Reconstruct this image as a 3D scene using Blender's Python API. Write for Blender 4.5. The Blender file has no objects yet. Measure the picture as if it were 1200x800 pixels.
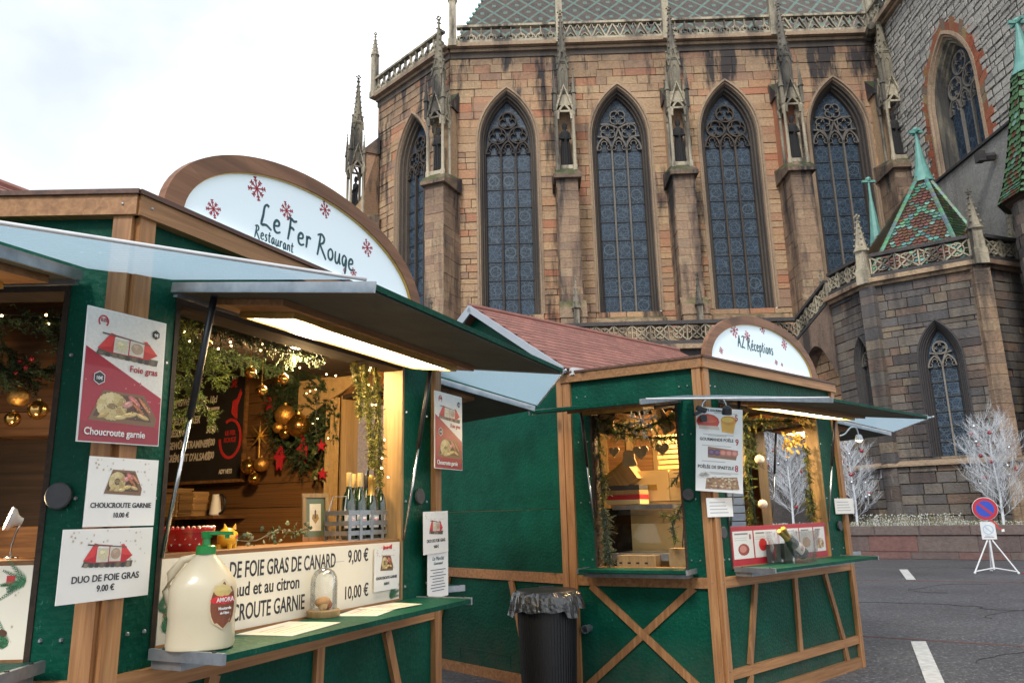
import bpy, bmesh, math, random
from mathutils import Matrix, Vector
random.seed(7)
PI = math.pi
SC = bpy.context.scene
COL = SC.collection
# ---------------------------------------------------------------- camera
cam_d = bpy.data.cameras.new('camera')
cam_d.sensor_width = 36.0
cam_d.lens = 889.36 / 1200 * 36
cam_d.clip_start = 0.05
cam_d.clip_end = 2000
cam = bpy.data.objects.new('camera', cam_d)
COL.objects.link(cam)
_up = Vector((508.8 - 600, 400 + 3481.4, -889.36)).normalized()      # world up seen from the camera
_fw = Vector((0, 0, -1)); _y = (_fw - _up * _fw.dot(_up)).normalized(); _x = _y.cross(_up)
cam.matrix_world = Matrix.Translation((0, 0, 1.55)) @ Matrix((_x, _y, _up)).to_4x4()
SC.camera = cam
SC.render.resolution_x = 1024; SC.render.resolution_y = 682
# ---------------------------------------------------------------- sky, sun, exposure
SUN_EL, SUN_AZ = math.radians(42), math.radians(200)                 # azimuth clockwise from +Y (into the picture)
world = bpy.data.worlds.new('World'); SC.world = world; world.use_nodes = True
nt = world.node_tree; nt.nodes.clear()
sky = nt.nodes.new('ShaderNodeTexSky'); sky.sky_type = 'NISHITA'; sky.sun_disc = False
sky.sun_elevation = SUN_EL; sky.sun_rotation = SUN_AZ; sky.dust_density = 2.0
tc = nt.nodes.new('ShaderNodeTexCoord')
mp = nt.nodes.new('ShaderNodeMapping'); mp.inputs['Scale'].default_value = (1.0, 1.0, 2.6); mp.inputs['Location'].default_value = (0.35, 0.1, 0.2)
n1 = nt.nodes.new('ShaderNodeTexNoise'); n1.inputs['Scale'].default_value = 2.2; n1.inputs['Detail'].default_value = 7; n1.inputs['Roughness'].default_value = 0.55
cr = nt.nodes.new('ShaderNodeValToRGB')
cr.color_ramp.elements[0].position = 0.30; cr.color_ramp.elements[0].color = (0.72, 0.72, 0.72, 1)
cr.color_ramp.elements[1].position = 0.50; cr.color_ramp.elements[1].color = (1, 1, 1, 1)
n2 = nt.nodes.new('ShaderNodeTexNoise'); n2.inputs['Scale'].default_value = 1.4; n2.inputs['Detail'].default_value = 6
cr2 = nt.nodes.new('ShaderNodeValToRGB')
cr2.color_ramp.elements[0].position = 0.40; cr2.color_ramp.elements[0].color = (4.15, 4.6, 5.15, 1)
cr2.color_ramp.elements[1].position = 0.62; cr2.color_ramp.elements[1].color = (8.3, 8.4, 8.5, 1)
mx = nt.nodes.new('ShaderNodeMix'); mx.data_type = 'RGBA'
bg = nt.nodes.new('ShaderNodeBackground'); bg.inputs['Strength'].default_value = 0.12
wo = nt.nodes.new('ShaderNodeOutputWorld')
L = nt.links.new
L(tc.outputs['Generated'], mp.inputs['Vector']); L(mp.outputs[0], n1.inputs['Vector']); L(tc.outputs['Generated'], n2.inputs['Vector'])
L(n1.outputs['Fac'], cr.inputs[0]); L(n2.outputs['Fac'], cr2.inputs[0])
L(cr.outputs[0], mx.inputs['Factor']); L(sky.outputs[0], mx.inputs['A']); L(cr2.outputs[0], mx.inputs['B'])
L(mx.outputs['Result'], bg.inputs['Color']); L(bg.outputs[0], wo.inputs['Surface'])
sun_d = bpy.data.lights.new('sun', 'SUN'); sun_d.energy = 1.5; sun_d.angle = math.radians(14); sun_d.color = (1, .96, .9)
sun = bpy.data.objects.new('sun', sun_d); COL.objects.link(sun)
_sd = Vector((math.sin(SUN_AZ) * math.cos(SUN_EL), math.cos(SUN_AZ) * math.cos(SUN_EL), math.sin(SUN_EL)))
sun.rotation_euler = _sd.to_track_quat('Z', 'Y').to_euler()
vs = SC.view_settings; vs.view_transform = 'Standard'; vs.look = 'None'; vs.exposure = 0.72; vs.gamma = 1
SC.render.engine = 'CYCLES'
SC.cycles.max_bounces = 8; SC.cycles.transparent_max_bounces = 12

# ---------------------------------------------------------------- materials
class NT:
    def __init__(s, name):
        s.m = bpy.data.materials.new(name); s.m.use_nodes = True
        s.t = s.m.node_tree; s.b = s.t.nodes['Principled BSDF']; s.out = s.t.nodes['Material Output']
    def n(s, typ, **kw):
        o = s.t.nodes.new('ShaderNode' + typ)
        for k, v in kw.items():
            if k in o.inputs: o.inputs[k].default_value = v
            else: setattr(o, k, v)
        return o
    def l(s, a, b): s.t.links.new(a, b)
    def coord(s, scale=(1, 1, 1), world=False, shift=True):
        if world:
            v = s.n('NewGeometry').outputs['Position']
        else:
            v = s.n('TexCoord').outputs['Object']
        mp = s.n('Mapping'); mp.inputs['Scale'].default_value = scale
        s.l(v, mp.inputs['Vector'])
        if shift:
            oi = s.n('ObjectInfo'); mu = s.n('Math', operation='MULTIPLY'); mu.inputs[1].default_value = 37.0
            s.l(oi.outputs['Random'], mu.inputs[0]); s.l(mu.outputs[0], mp.inputs['Location'])
        return mp.outputs[0]
    def noise(s, v, scale=5, detail=4, rough=.5, dist=0):
        o = s.n('TexNoise', Scale=scale, Detail=detail, Roughness=rough, Distortion=dist); s.l(v, o.inputs['Vector']); return o.outputs['Fac']
    def ramp(s, f, stops):
        o = s.n('ValToRGB'); e = o.color_ramp.elements
        while len(e) < len(stops): e.new(0.5)
        for i, (p, c) in enumerate(stops):
            e[i].position = p; e[i].color = (*c, 1) if len(c) == 3 else c
        s.l(f, o.inputs[0]); return o.outputs[0]
    def mix(s, f, a, b, mode='MIX'):
        o = s.n('Mix', data_type='RGBA', blend_type=mode)
        for sock, v in (('Factor', f), ('A', a), ('B', b)):
            if hasattr(v, 'is_output') or isinstance(v, bpy.types.NodeSocket): s.l(v, o.inputs[sock])
            else: o.inputs[sock].default_value = v if sock == 'Factor' else (*v, 1)
        return o.outputs['Result']
    def math(s, op, a, b=0.0, c=None):
        o = s.n('Math', operation=op)
        for i, v in enumerate((a, b) if c is None else (a, b, c)):
            if isinstance(v, bpy.types.NodeSocket): s.l(v, o.inputs[i])
            else: o.inputs[i].default_value = v
        return o.outputs[0]
    def tone(s):
        at = s.n('Attribute', attribute_name='tone'); oi = s.n('ObjectInfo')
        return s.math('FRACT', s.math('ADD', at.outputs['Fac'], oi.outputs['Random']))
    def bump(s, h, strength=.3, dist=.01):
        o = s.n('Bump', Strength=strength, Distance=dist); s.l(h, o.inputs['Height']); s.l(o.outputs[0], s.b.inputs['Normal']); return o
    def col(s, c):
        if isinstance(c, bpy.types.NodeSocket): s.l(c, s.b.inputs['Base Color'])
        else: s.b.inputs['Base Color'].default_value = (*c, 1)
    def set(s, **kw):
        names = dict(rough='Roughness', metal='Metallic', spec='Specular IOR Level', coat='Coat Weight', trans='Transmission Weight', ior='IOR', alpha='Alpha')
        for k, v in kw.items():
            i = s.b.inputs[names[k]]
            if isinstance(v, bpy.types.NodeSocket): s.l(v, i)
            else: i.default_value = v
        return s.m

def simple(name, c1, c2=None, scale=6, st=(1, 1, 1), rough=.6, metal=0, bump=0, bs=None, rnd=.0, spec=.5, coat=0, detail=5, dist=.005, world=False):
    q = NT(name); v = q.coord(st, world=world); c2 = c2 or tuple(x * .75 for x in c1)
    f = q.noise(v, scale, detail, .6)
    c = q.ramp(f, [(.3, c1), (.7, c2)])
    if rnd:
        t = q.tone(); g = q.math('MULTIPLY_ADD', t, 2 * rnd, 1 - rnd)
        cc = q.n('CombineColor'); [q.l(g, cc.inputs[i]) for i in range(3)]
        c = q.mix(1.0, c, cc.outputs[0], 'MULTIPLY')
    q.col(c)
    if bump: q.bump(q.noise(v, bs or scale * 3, 4, .6), bump, dist)
    return q.set(rough=rough, metal=metal, spec=spec, coat=coat)

def emis(name, c, s, base=(.8, .8, .8)):
    q = NT(name); q.col(base); q.b.inputs['Emission Color'].default_value = (*c, 1); q.b.inputs['Emission Strength'].default_value = s
    return q.m

M = {}
def green_panel():
    q = NT('green_painted_board'); v = q.coord((1, 1, 1))
    f = q.noise(v, 3, 5, .6); fine = q.noise(v, 45, 4, .7)
    c = q.ramp(f, [(.3, (.0003, .042, .025)), (.7, (.001, .072, .043))])
    # pale scuffs and strand ridges of the painted strand board
    mp = q.coord((1, 1, 1)); vo = q.n('TexVoronoi', Scale=34.0, Randomness=1.0); vo.distance = 'MANHATTAN'; q.l(mp, vo.inputs['Vector'])
    sc = q.math('MULTIPLY', q.math('GREATER_THAN', q.noise(q.coord((52, 52, 24)), 1.9, 6, .75), .62), q.math('GREATER_THAN', f, .47))
    q.col(q.mix(q.math('MULTIPLY', sc, .4), c, (.06, .22, .17)))
    wp = q.n('NewGeometry').outputs['Position']; sz = q.n('SeparateXYZ'); q.l(wp, sz.inputs[0]); dn = q.noise(wp, 7, 6, .7)
    dz = q.n('MapRange'); dz.inputs['From Min'].default_value = .55; dz.inputs['From Max'].default_value = 0.0; q.l(sz.outputs['Z'], dz.inputs['Value'])
    dirt = q.math('MULTIPLY', dz.outputs[0], q.math('MULTIPLY_ADD', dn, 1.6, -.35)); cur = q.b.inputs['Base Color'].links[0].from_socket
    q.col(q.mix(q.math('MINIMUM', q.math('MAXIMUM', dirt, 0.0), .6), cur, (.07, .065, .055)))
    h = q.math('ADD', q.math('MULTIPLY', vo.outputs['Distance'], .8), q.math('MULTIPLY', fine, .5))
    q.bump(h, .5, .005)
    return q.set(rough=q.math('MULTIPLY_ADD', fine, .3, .38), spec=.14)
M['green'] = green_panel()
def wood(name, a, b, knots=True, rough=.5, axis='z', rnd=.18, gs=1.0):
    q = NT(name); st = {'z': (30, 30, 1.6), 'x': (1.6, 30, 30), 'y': (30, 1.6, 30)}[axis]
    st = tuple(k * gs for k in st)
    v = q.coord(st)
    g = q.noise(v, 1.1, 6, .65, .6)
    c = q.ramp(g, [(.28, a), (.55, b), (.75, tuple(x * .62 for x in b))])
    if knots:
        vo = q.n('TexVoronoi', Scale=1.0); q.l(q.coord(tuple(k / 7 * gs if k > 5 * gs else k * 1.1 for k in st)), vo.inputs['Vector'])
        k = q.ramp(vo.outputs['Distance'], [(.05, (1, 1, 1)), (.17, (0, 0, 0))])
        c = q.mix(k, c, tuple(x * .3 for x in b))
    t = q.tone(); gg = q.math('MULTIPLY_ADD', t, 2 * rnd, 1 - rnd); cc = q.n('CombineColor'); [q.l(gg, cc.inputs[i]) for i in range(3)]
    q.col(q.mix(1.0, c, cc.outputs[0], 'MULTIPLY')); q.bump(g, .25, .003)
    return q.set(rough=rough, spec=.4)
M['woodz'] = wood('stained_pine_upright', (.43, .225, .095), (.28, .13, .05))
M['woodx'] = wood('stained_pine_rail', (.43, .225, .095), (.28, .13, .05), axis='x')
M['arch'] = wood('stained_pine_arch', (.27, .13, .065), (.17, .075, .035), axis='x', gs=.5)
M['cap'] = wood('dark_stained_board', (.16, .075, .045), (.085, .04, .028), axis='x', knots=False)
M['plank'] = wood('dark_plank', (.30, .155, .06), (.17, .08, .03), axis='y', rnd=.3)
M['plankx'] = wood('dark_plank_back', (.28, .14, .055), (.15, .07, .028), axis='x', rnd=.3)
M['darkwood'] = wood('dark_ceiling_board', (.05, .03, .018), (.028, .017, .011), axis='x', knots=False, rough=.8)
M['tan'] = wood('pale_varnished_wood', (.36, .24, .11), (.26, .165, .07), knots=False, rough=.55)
M['under'] = simple('awning_underside', (.075, .078, .062), (.04, .045, .036), 4, rough=.75)
M['metal'] = simple('galvanised_steel', (.42, .45, .48), (.25, .28, .31), 12, rough=.38, metal=.75, bump=.15, bs=30)
M['white_metal'] = simple('white_painted_steel', (.72, .73, .74), (.55, .56, .58), 9, rough=.4)
M['black'] = simple('black_plastic', (.012, .012, .014), (.02, .02, .022), 9, rough=.4)
M['darkgrey'] = simple('dark_grey_rubber', (.035, .037, .042), (.055, .057, .06), 14, rough=.55)
M['silver'] = simple('polished_rod', (.6, .6, .6), (.5, .5, .5), 5, rough=.18, metal=1)
M['white'] = simple('white_card', (.82, .81, .78), (.77, .76, .74), 3, rough=.5)
M['laminate'] = simple('laminated_sheet', (.82, .80, .76), (.76, .74, .70), 2.5, rough=.22, coat=.5)
M['banner'] = simple('banner_card', (.78, .73, .61), (.73, .67, .55), 2, rough=.35, coat=.3)
M['ink'] = simple('black_ink', (.02, .018, .02), (.03, .028, .03), 9, rough=.5)
M['signink'] = simple('dark_teal_lettering', (.004, .06, .075), (.006, .075, .09), 9, rough=.5)
M['red'] = simple('red_print', (.42, .02, .035), (.36, .015, .03), 9, rough=.4)
M['redprint'] = M['red']
M['whiteink'] = simple('white_print', (.8, .8, .78), (.75, .75, .73), 9, rough=.5)
M['chalk'] = simple('white_chalk', (.85, .80, .72), (.65, .6, .55), 60, rough=.9)
M['redchalk'] = simple('red_chalk', (.62, .03, .03), (.45, .02, .02), 60, rough=.9)
M['board'] = simple('blackboard', (.014, .013, .014), (.03, .028, .028), 5, rough=.45)
def printmat():
    q = NT('printed_colours'); at = q.n('Attribute', attribute_name='Col'); v = q.coord((1, 1, 1))
    f = q.ramp(q.noise(v, 90, 5, .7), [(.3, (.88, .88, .88)), (.7, (1.06, 1.06, 1.06))])
    q.col(q.mix(1.0, at.outputs['Color'], f, 'MULTIPLY')); return q.set(rough=.35, coat=.3)
M['print'] = printmat()
def colmat(name, rough=.6, bump=0, bs=40, metal=0, var=.25):
    q = NT(name); at = q.n('Attribute', attribute_name='Col'); v = q.coord((1, 1, 1))
    f = q.ramp(q.noise(v, bs * .5, 5, .6), [(.3, (1 - var,) * 3), (.7, (1 + var * .4,) * 3)])
    q.col(q.mix(1.0, at.outputs['Color'], f, 'MULTIPLY'))
    if bump: q.bump(q.noise(v, bs, 4, .6), bump, .004)
    return q.set(rough=rough, metal=metal)
M['col'] = colmat('painted_detail', .55)
M['fir'] = colmat('fir_needles', .6, var=.35)
M['leaf'] = colmat('ivy_leaves', .5, var=.3)
def sheetmat():
    q = NT('clear_rain_sheet'); v = q.coord((1, 1, 1))
    w = q.n('TexWave', Scale=9.0, Distortion=.6, Detail=2.0); w.wave_type = 'BANDS'; w.bands_direction = 'X'; q.l(v, w.inputs['Vector'])
    dr = q.noise(v, 140, 3, .7)
    q.col((.50, .66, .76)); q.set(rough=.22, spec=.6)
    tr = q.n('BsdfTranslucent'); tr.inputs['Color'].default_value = (.50, .68, .80, 1)
    tp = q.n('BsdfTransparent'); tp.inputs['Color'].default_value = (.80, .90, .95, 1)
    a = q.n('MixShader'); a.inputs[0].default_value = .6; q.l(q.b.outputs[0], a.inputs[1]); q.l(tr.outputs[0], a.inputs[2])
    b = q.n('MixShader')
    f = q.math('MULTIPLY_ADD', q.math('GREATER_THAN', dr, .62), -.15, .24)
    q.l(f, b.inputs[0]); q.l(a.outputs[0], b.inputs[1]); q.l(tp.outputs[0], b.inputs[2]); q.l(b.outputs[0], q.out.inputs['Surface'])
    q.bump(q.math('ADD', q.math('MULTIPLY', w.outputs['Fac'], .6), q.math('MULTIPLY', q.math('GREATER_THAN', dr, .64), .5)), .5, .01)
    return q.m
M['sheet'] = sheetmat()
def glassmat(name, c=(.985, .99, .985), rough=.03, fac=.5):
    q = NT(name); q.col(c); q.set(rough=rough, spec=.9)
    tp = q.n('BsdfTransparent'); tp.inputs['Color'].default_value = (*c, 1)
    gl = q.n('BsdfGlossy'); gl.inputs['Roughness'].default_value = rough
    fr = q.n('Fresnel', IOR=1.5)
    b = q.n('MixShader'); q.l(q.math('MULTIPLY_ADD', fr.outputs[0], fac, .02), b.inputs[0]); q.l(tp.outputs[0], b.inputs[1]); q.l(gl.outputs[0], b.inputs[2]); q.l(b.outputs[0], q.out.inputs['Surface'])
    return q.m
M['glass'] = glassmat('clear_glass')
M['bottle'] = simple('dark_green_bottle_glass', (.008, .02, .008), (.012, .028, .01), 4, rough=.06, spec=.9, coat=.8)
M['gold'] = simple('gold_bauble', (.75, .46, .14), (.55, .30, .08), 6, rough=.16, metal=.95)
M['glitter'] = simple('gold_glitter', (.80, .45, .12), (.35, .16, .04), 80, rough=.35, metal=.8, bump=.9, bs=90)
M['redball'] = simple('red_bauble', (.35, .012, .02), (.25, .01, .015), 6, rough=.15, coat=.6)
M['silverball'] = simple('silver_bauble', (.62, .64, .68), (.5, .52, .55), 6, rough=.15, metal=.8)
M['jug'] = simple('cream_plastic', (.66, .57, .40), (.60, .51, .35), 3, rough=.35, coat=.25)
M['greenplastic'] = simple('green_plastic', (.015, .26, .05), (.012, .2, .04), 5, rough=.3)
M['redceramic'] = simple('red_ceramic', (.42, .015, .012), (.34, .012, .01), 5, rough=.2, coat=.5)
M['yellow'] = simple('yellow_ceramic', (.75, .42, .02), (.62, .33, .015), 5, rough=.25, coat=.4)
M['napkin'] = simple('paper_napkins', (.42, .25, .10), (.30, .17, .07), 40, rough=.9, rnd=.3)
M['foil'] = simple('gold_foil', (.55, .36, .10), (.40, .24, .06), 20, rough=.35, metal=.7)
M['bag'] = simple('black_bin_liner', (.02, .022, .025), (.05, .055, .06), 8, rough=.16, coat=.7, bump=.8, bs=22, dist=.02)
M['bin'] = simple('dark_bin_plastic', (.010, .011, .013), (.016, .017, .02), 40, rough=.45, bump=.3, bs=90)
M['curtain'] = simple('tan_burlap', (.36, .24, .11), (.26, .17, .075), 30, rough=.9, bump=.5, bs=120)
M['cabinet'] = simple('cream_cabinet', (.62, .48, .24), (.56, .42, .20), 3, rough=.4)
M['whitetwig'] = simple('white_painted_twigs', (.74, .77, .80), (.52, .55, .60), 8, rough=.6)
M['warm'] = emis('warm_fairy_bulb', (1, .62, .25), 9)
M['panel_light'] = emis('lamp_diffuser', (1, .86, .62), 12.0)
M['spot_light'] = emis('spot_lamp_face', (1, .78, .45), 14)
M['signface'] = emis('backlit_sign_face', (.80, .93, 1.0), .16, base=(.62, .72, .78))
M['strip'] = emis('sign_light_strip', (.95, 1, 1), 2.2)
# stone
def stone(name, stops, soot=.35, sootz=None, bs=9, dark=(.036, .037, .042), st=(1, 1, 1), thr=(.50, .66), damp=None):
    q = NT(name); t = q.tone(); w = q.coord((1, 1, 1), world=True, shift=False)
    c = q.ramp(t, stops)
    f1 = q.noise(w, 1.6, 6, .65); f2 = q.noise(w, 9, 5, .65)
    c = q.mix(q.ramp(f2, [(.3, (.55, .55, .55)), (.7, (0, 0, 0))]), c, tuple(x * .45 for x in stops[len(stops) // 2][1]))
    mp = q.n('Mapping'); mp.inputs['Scale'].default_value = (1.3, 1.3, .22); q.l(q.n('NewGeometry').outputs['Position'], mp.inputs['Vector'])
    st_ = q.noise(mp.outputs[0], .9, 7, .62)
    k = q.ramp(st_, [(thr[0], (0, 0, 0)), (thr[1], (1, 1, 1))])
    k = q.math('MULTIPLY', k, soot)
    if sootz:
        sx = q.n('SeparateXYZ'); q.l(q.n('NewGeometry').outputs['Position'], sx.inputs[0])
        mr = q.n('MapRange'); mr.inputs['From Min'].default_value = sootz[0]; mr.inputs['From Max'].default_value = sootz[1]; q.l(sx.outputs['Z'], mr.inputs['Value'])
        z2 = q.math('MULTIPLY', mr.outputs[0], q.math('MULTIPLY_ADD', f1, 1.6, -.15)); k = q.math('MINIMUM', q.math('ADD', k, z2), .95)
    c = q.mix(k, c, dark)
    if damp:  # moss on weathered faces that look up
        nz = q.n('SeparateXYZ'); q.l(q.n('NewGeometry').outputs['Normal'], nz.inputs[0])
        kk = q.math('MULTIPLY', q.math('GREATER_THAN', nz.outputs['Z'], .25), q.ramp(f1, [(.35, (0, 0, 0)), (.6, (1, 1, 1))]))
        c = q.mix(q.math('MULTIPLY', kk, damp), c, (.05, .085, .02))
    q.col(c); q.bump(q.math('ADD', q.noise(w, bs * 2, 6, .7), q.math('MULTIPLY', f2, .8)), .75, .05)
    return q.set(rough=.88, spec=.25)
SAND = [(0, (.56, .385, .24)), (.2, (.60, .42, .26)), (.36, (.48, .31, .19)), (.52, (.64, .46, .27)), (.66, (.58, .32, .19)), (.78, (.38, .26, .19)), (.88, (.62, .41, .23)), (.96, (.54, .22, .13)), (1, (.46, .31, .20))]
M['sand'] = stone('pink_sandstone_ashlar', SAND, .85, (21.6, 24.6), damp=.5, thr=(.51, .62))
M['sandb'] = stone('buttress_sandstone', [(0, (.42, .285, .19)), (.3, (.50, .34, .22)), (.6, (.34, .225, .16)), (.85, (.54, .39, .25)), (1, (.27, .19, .15))], .8, (14.2, 17.6), damp=.7, thr=(.48, .62))
M['carve'] = stone('carved_pale_stone', [(0, (.54, .47, .34)), (.5, (.62, .54, .40)), (1, (.46, .40, .29))], .85, damp=.4, thr=(.44, .60))
M['pinn'] = stone('weathered_pinnacle_stone', [(0, (.27, .24, .19)), (.5, (.34, .30, .22)), (1, (.22, .20, .17))], .85, damp=.3, thr=(.42, .58))
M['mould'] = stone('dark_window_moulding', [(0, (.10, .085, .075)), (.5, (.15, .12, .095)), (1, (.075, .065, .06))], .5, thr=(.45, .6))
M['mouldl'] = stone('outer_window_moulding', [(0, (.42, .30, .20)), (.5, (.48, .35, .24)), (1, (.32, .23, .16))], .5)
M['tracery'] = stone('pale_window_tracery', [(0, (.26, .235, .20)), (.5, (.33, .30, .26)), (1, (.20, .18, .16))], .5)
M['statue'] = stone('blackened_statue_stone', [(0, (.035, .034, .036)), (1, (.06, .058, .058))], .3)
M['chapel'] = stone('grey_chapel_ashlar', [(0, (.19, .17, .15)), (.22, (.11, .115, .125)), (.4, (.25, .22, .18)), (.55, (.14, .142, .15)), (.68, (.29, .195, .14)), (.8, (.06, .064, .074)), (.92, (.36, .29, .20)), (1, (.15, .15, .16))], .75, damp=.3, thr=(.44, .62))
M['chapeld'] = stone('sooty_chapel_moulding', [(0, (.075, .072, .072)), (.5, (.11, .10, .098)), (1, (.05, .048, .05))], .4)
M['rubble'] = stone('transept_rubble', [(0, (.50, .47, .42)), (.3, (.58, .55, .49)), (.6, (.42, .40, .37)), (.85, (.62, .59, .53)), (1, (.34, .32, .30))], .12, bs=12)
M['plaster'] = stone('grey_render', [(0, (.36, .35, .33)), (1, (.36, .35, .33))], .40)
M['redst'] = stone('red_sandstone_voussoirs', [(0, (.40, .10, .06)), (.3, (.45, .15, .09)), (.5, (.30, .09, .06)), (.72, (.42, .24, .10)), (.86, (.20, .16, .14)), (1, (.46, .32, .14))], .25)
M['wallst'] = stone('red_garden_wall_stone', [(0, (.20, .15, .135)), (.35, (.15, .125, .12)), (.6, (.24, .125, .11)), (.8, (.18, .155, .14)), (1, (.21, .165, .15))], .3, bs=20)
M['mortar'] = simple('mortar', (.10, .08, .065), (.06, .05, .045), 3, rough=.95, world=True)
M['mortarl'] = simple('pale_mortar', (.40, .38, .35), (.28, .27, .25), 3, rough=.95, world=True)
M['lead'] = simple('dark_lead', (.03, .032, .036), (.045, .047, .05), 5, rough=.6)
def stained():
    q = NT('leaded_glass'); v = q.coord((1, 1, 1))
    vo = q.n('TexVoronoi', Scale=4.6, feature='DISTANCE_TO_EDGE'); q.l(v, vo.inputs['Vector'])
    vc = q.n('TexVoronoi', Scale=4.6); q.l(v, vc.inputs['Vector'])
    raw = q.n('TexCoord').outputs['Object']; sp = q.n('SeparateXYZ'); q.l(raw, sp.inputs[0]); cb = q.n('CombineXYZ'); q.l(sp.outputs['X'], cb.inputs['X']); q.l(sp.outputs['Z'], cb.inputs['Y'])
    br = q.n('TexBrick', Scale=7.0); br.inputs['Mortar Size'].default_value = .035; br.inputs['Brick Width'].default_value = .55; br.inputs['Row Height'].default_value = .6; q.l(cb.outputs[0], br.inputs['Vector'])
    ln = q.n('VectorMath', operation='LENGTH'); q.l(cb.outputs[0], ln.inputs[0])
    ringd = q.math('ABSOLUTE', q.math('SUBTRACT', ln.outputs['Value'], .25)); ring = q.math('MULTIPLY', q.math('LESS_THAN', ringd, .02), q.math('MULTIPLY_ADD', q.n('ObjectInfo').outputs['Random'], .7, .05))
    c = q.mix(vc.outputs['Color'], (.006, .014, .030), (.024, .050, .09))
    oi = q.n('ObjectInfo'); c = q.mix(q.math('MULTIPLY', oi.outputs['Random'], .85), c, (.006, .012, .024))
    lead = q.math('MAXIMUM', q.math('MULTIPLY', br.outputs['Fac'], .55), ring)
    lead = q.math('MAXIMUM', lead, q.math('MULTIPLY', q.ramp(vo.outputs['Distance'], [(.015, (.6, .6, .6)), (.06, (0, 0, 0))]), 1.0))
    c = q.mix(lead, c, (.12, .17, .21))
    q.col(c); q.bump(vo.outputs['Distance'], .35, .02); return q.set(rough=.45, spec=.3)
M['stained'] = stained()
def rooftile():
    q = NT('glazed_diamond_tiles')
    geo = q.n('TexCoord').outputs['Object']; sx = q.n('SeparateXYZ'); q.l(geo, sx.inputs[0])
    # x along the eaves, y up the slope: rows of small tiles laid in a diamond lattice
    u = q.math('MULTIPLY', sx.outputs['X'], 1 / 1.3); w = q.math('MULTIPLY', sx.outputs['Y'], 1 / 2.0)
    a = q.math('FRACT', q.math('ADD', q.math('ADD', u, w), 50)); b = q.math('FRACT', q.math('ADD', q.math('SUBTRACT', u, w), 50))
    la = q.math('ABSOLUTE', q.math('SUBTRACT', a, .5)); lb = q.math('ABSOLUTE', q.math('SUBTRACT', b, .5))
    m = q.math('MAXIMUM', la, lb); m2 = q.math('ADD', la, lb)
    line = q.math('GREATER_THAN', m, .43); ctr = q.math('LESS_THAN', m2, .17)
    ring = q.math('MULTIPLY', q.math('GREATER_THAN', m2, .30), q.math('LESS_THAN', m2, .40))
    cell = q.n('TexVoronoi', Scale=5.5); q.l(geo, cell.inputs['Vector'])
    base = q.mix(cell.outputs['Color'], (.045, .022, .018), (.15, .075, .05))
    base = q.mix(q.math('MULTIPLY', ring, .75), base, (.045, .085, .045))
    base = q.mix(q.math('MULTIPLY', q.math('MAXIMUM', line, ctr), q.math('MULTIPLY_ADD', q.noise(geo, 5.0, 4, .7), 1.2, .1)), base, (.13, .28, .22))
    br = q.n('TexBrick', Scale=6.0); q.l(geo, br.inputs['Vector']); br.inputs['Color1'].default_value = (1, 1, 1, 1); br.inputs['Color2'].default_value = (.75, .75, .75, 1); br.inputs['Mortar'].default_value = (.2, .2, .2, 1); br.inputs['Mortar Size'].default_value = .03
    q.col(q.mix(1.0, base, br.outputs['Color'], 'MULTIPLY')); q.bump(br.outputs['Fac'], -.6, .04)
    return q.set(rough=.45, spec=.4)
M['rooftile'] = rooftile()
M['tile'] = colmat('glazed_roof_tile', .3, bump=.2, var=.3)
M['copper'] = simple('green_copper', (.16, .38, .32), (.10, .26, .24), 3, rough=.55, bump=.2)
M['shingle'] = simple('pink_roof_tile', (.30, .125, .095), (.21, .085, .065), 5, rough=.5, rnd=.2, bump=.2)
M['barge'] = simple('pale_barge_board', (.38, .43, .48), (.32, .36, .41), 3, rough=.45)
def asphalt():
    q = NT('asphalt'); w = q.coord((1, 1, 1), world=True, shift=False)
    f = q.noise(w, .45, 6, .6); g = q.noise(w, 60, 3, .8); vo = q.n('TexVoronoi', Scale=24.0); q.l(w, vo.inputs['Vector']); big = q.noise(w, 14, 5, .75)
    c = q.ramp(f, [(.35, (.075, .075, .082)), (.65, (.115, .116, .125))])
    c = q.mix(q.ramp(vo.outputs['Distance'], [(.16, (.9, .9, .9)), (.36, (0, 0, 0))]), c, (.27, .275, .29))
    c = q.mix(q.ramp(big, [(.42, (.7, .7, .7)), (.55, (0, 0, 0))]), c, (.045, .045, .05))
    c = q.mix(q.ramp(g, [(.3, (.5, .5, .5)), (.45, (0, 0, 0))]), c, (.018, .018, .02))
    q.col(c); q.bump(q.math('ADD', g, vo.outputs['Distance']), .9, .012)
    return q.set(rough=q.math('MULTIPLY_ADD', f, .5, .30), spec=.45)
M['asphalt'] = asphalt()
M['paint'] = simple('worn_road_paint', (.62, .62, .60), (.40, .40, .39), 14, rough=.7, bump=.3, bs=40, world=True)
M['brickline'] = simple('red_gutter_setts', (.15, .07, .06), (.07, .05, .045), 12, rough=.8, world=True)
M['kerb'] = simple('grey_kerb_stone', (.09, .088, .088), (.055, .055, .057), 5, rough=.8, world=True)
M['soil'] = simple('dark_soil', (.045, .032, .02), (.02, .015, .01), 6, rough=.95, bump=.8, bs=14)

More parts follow.
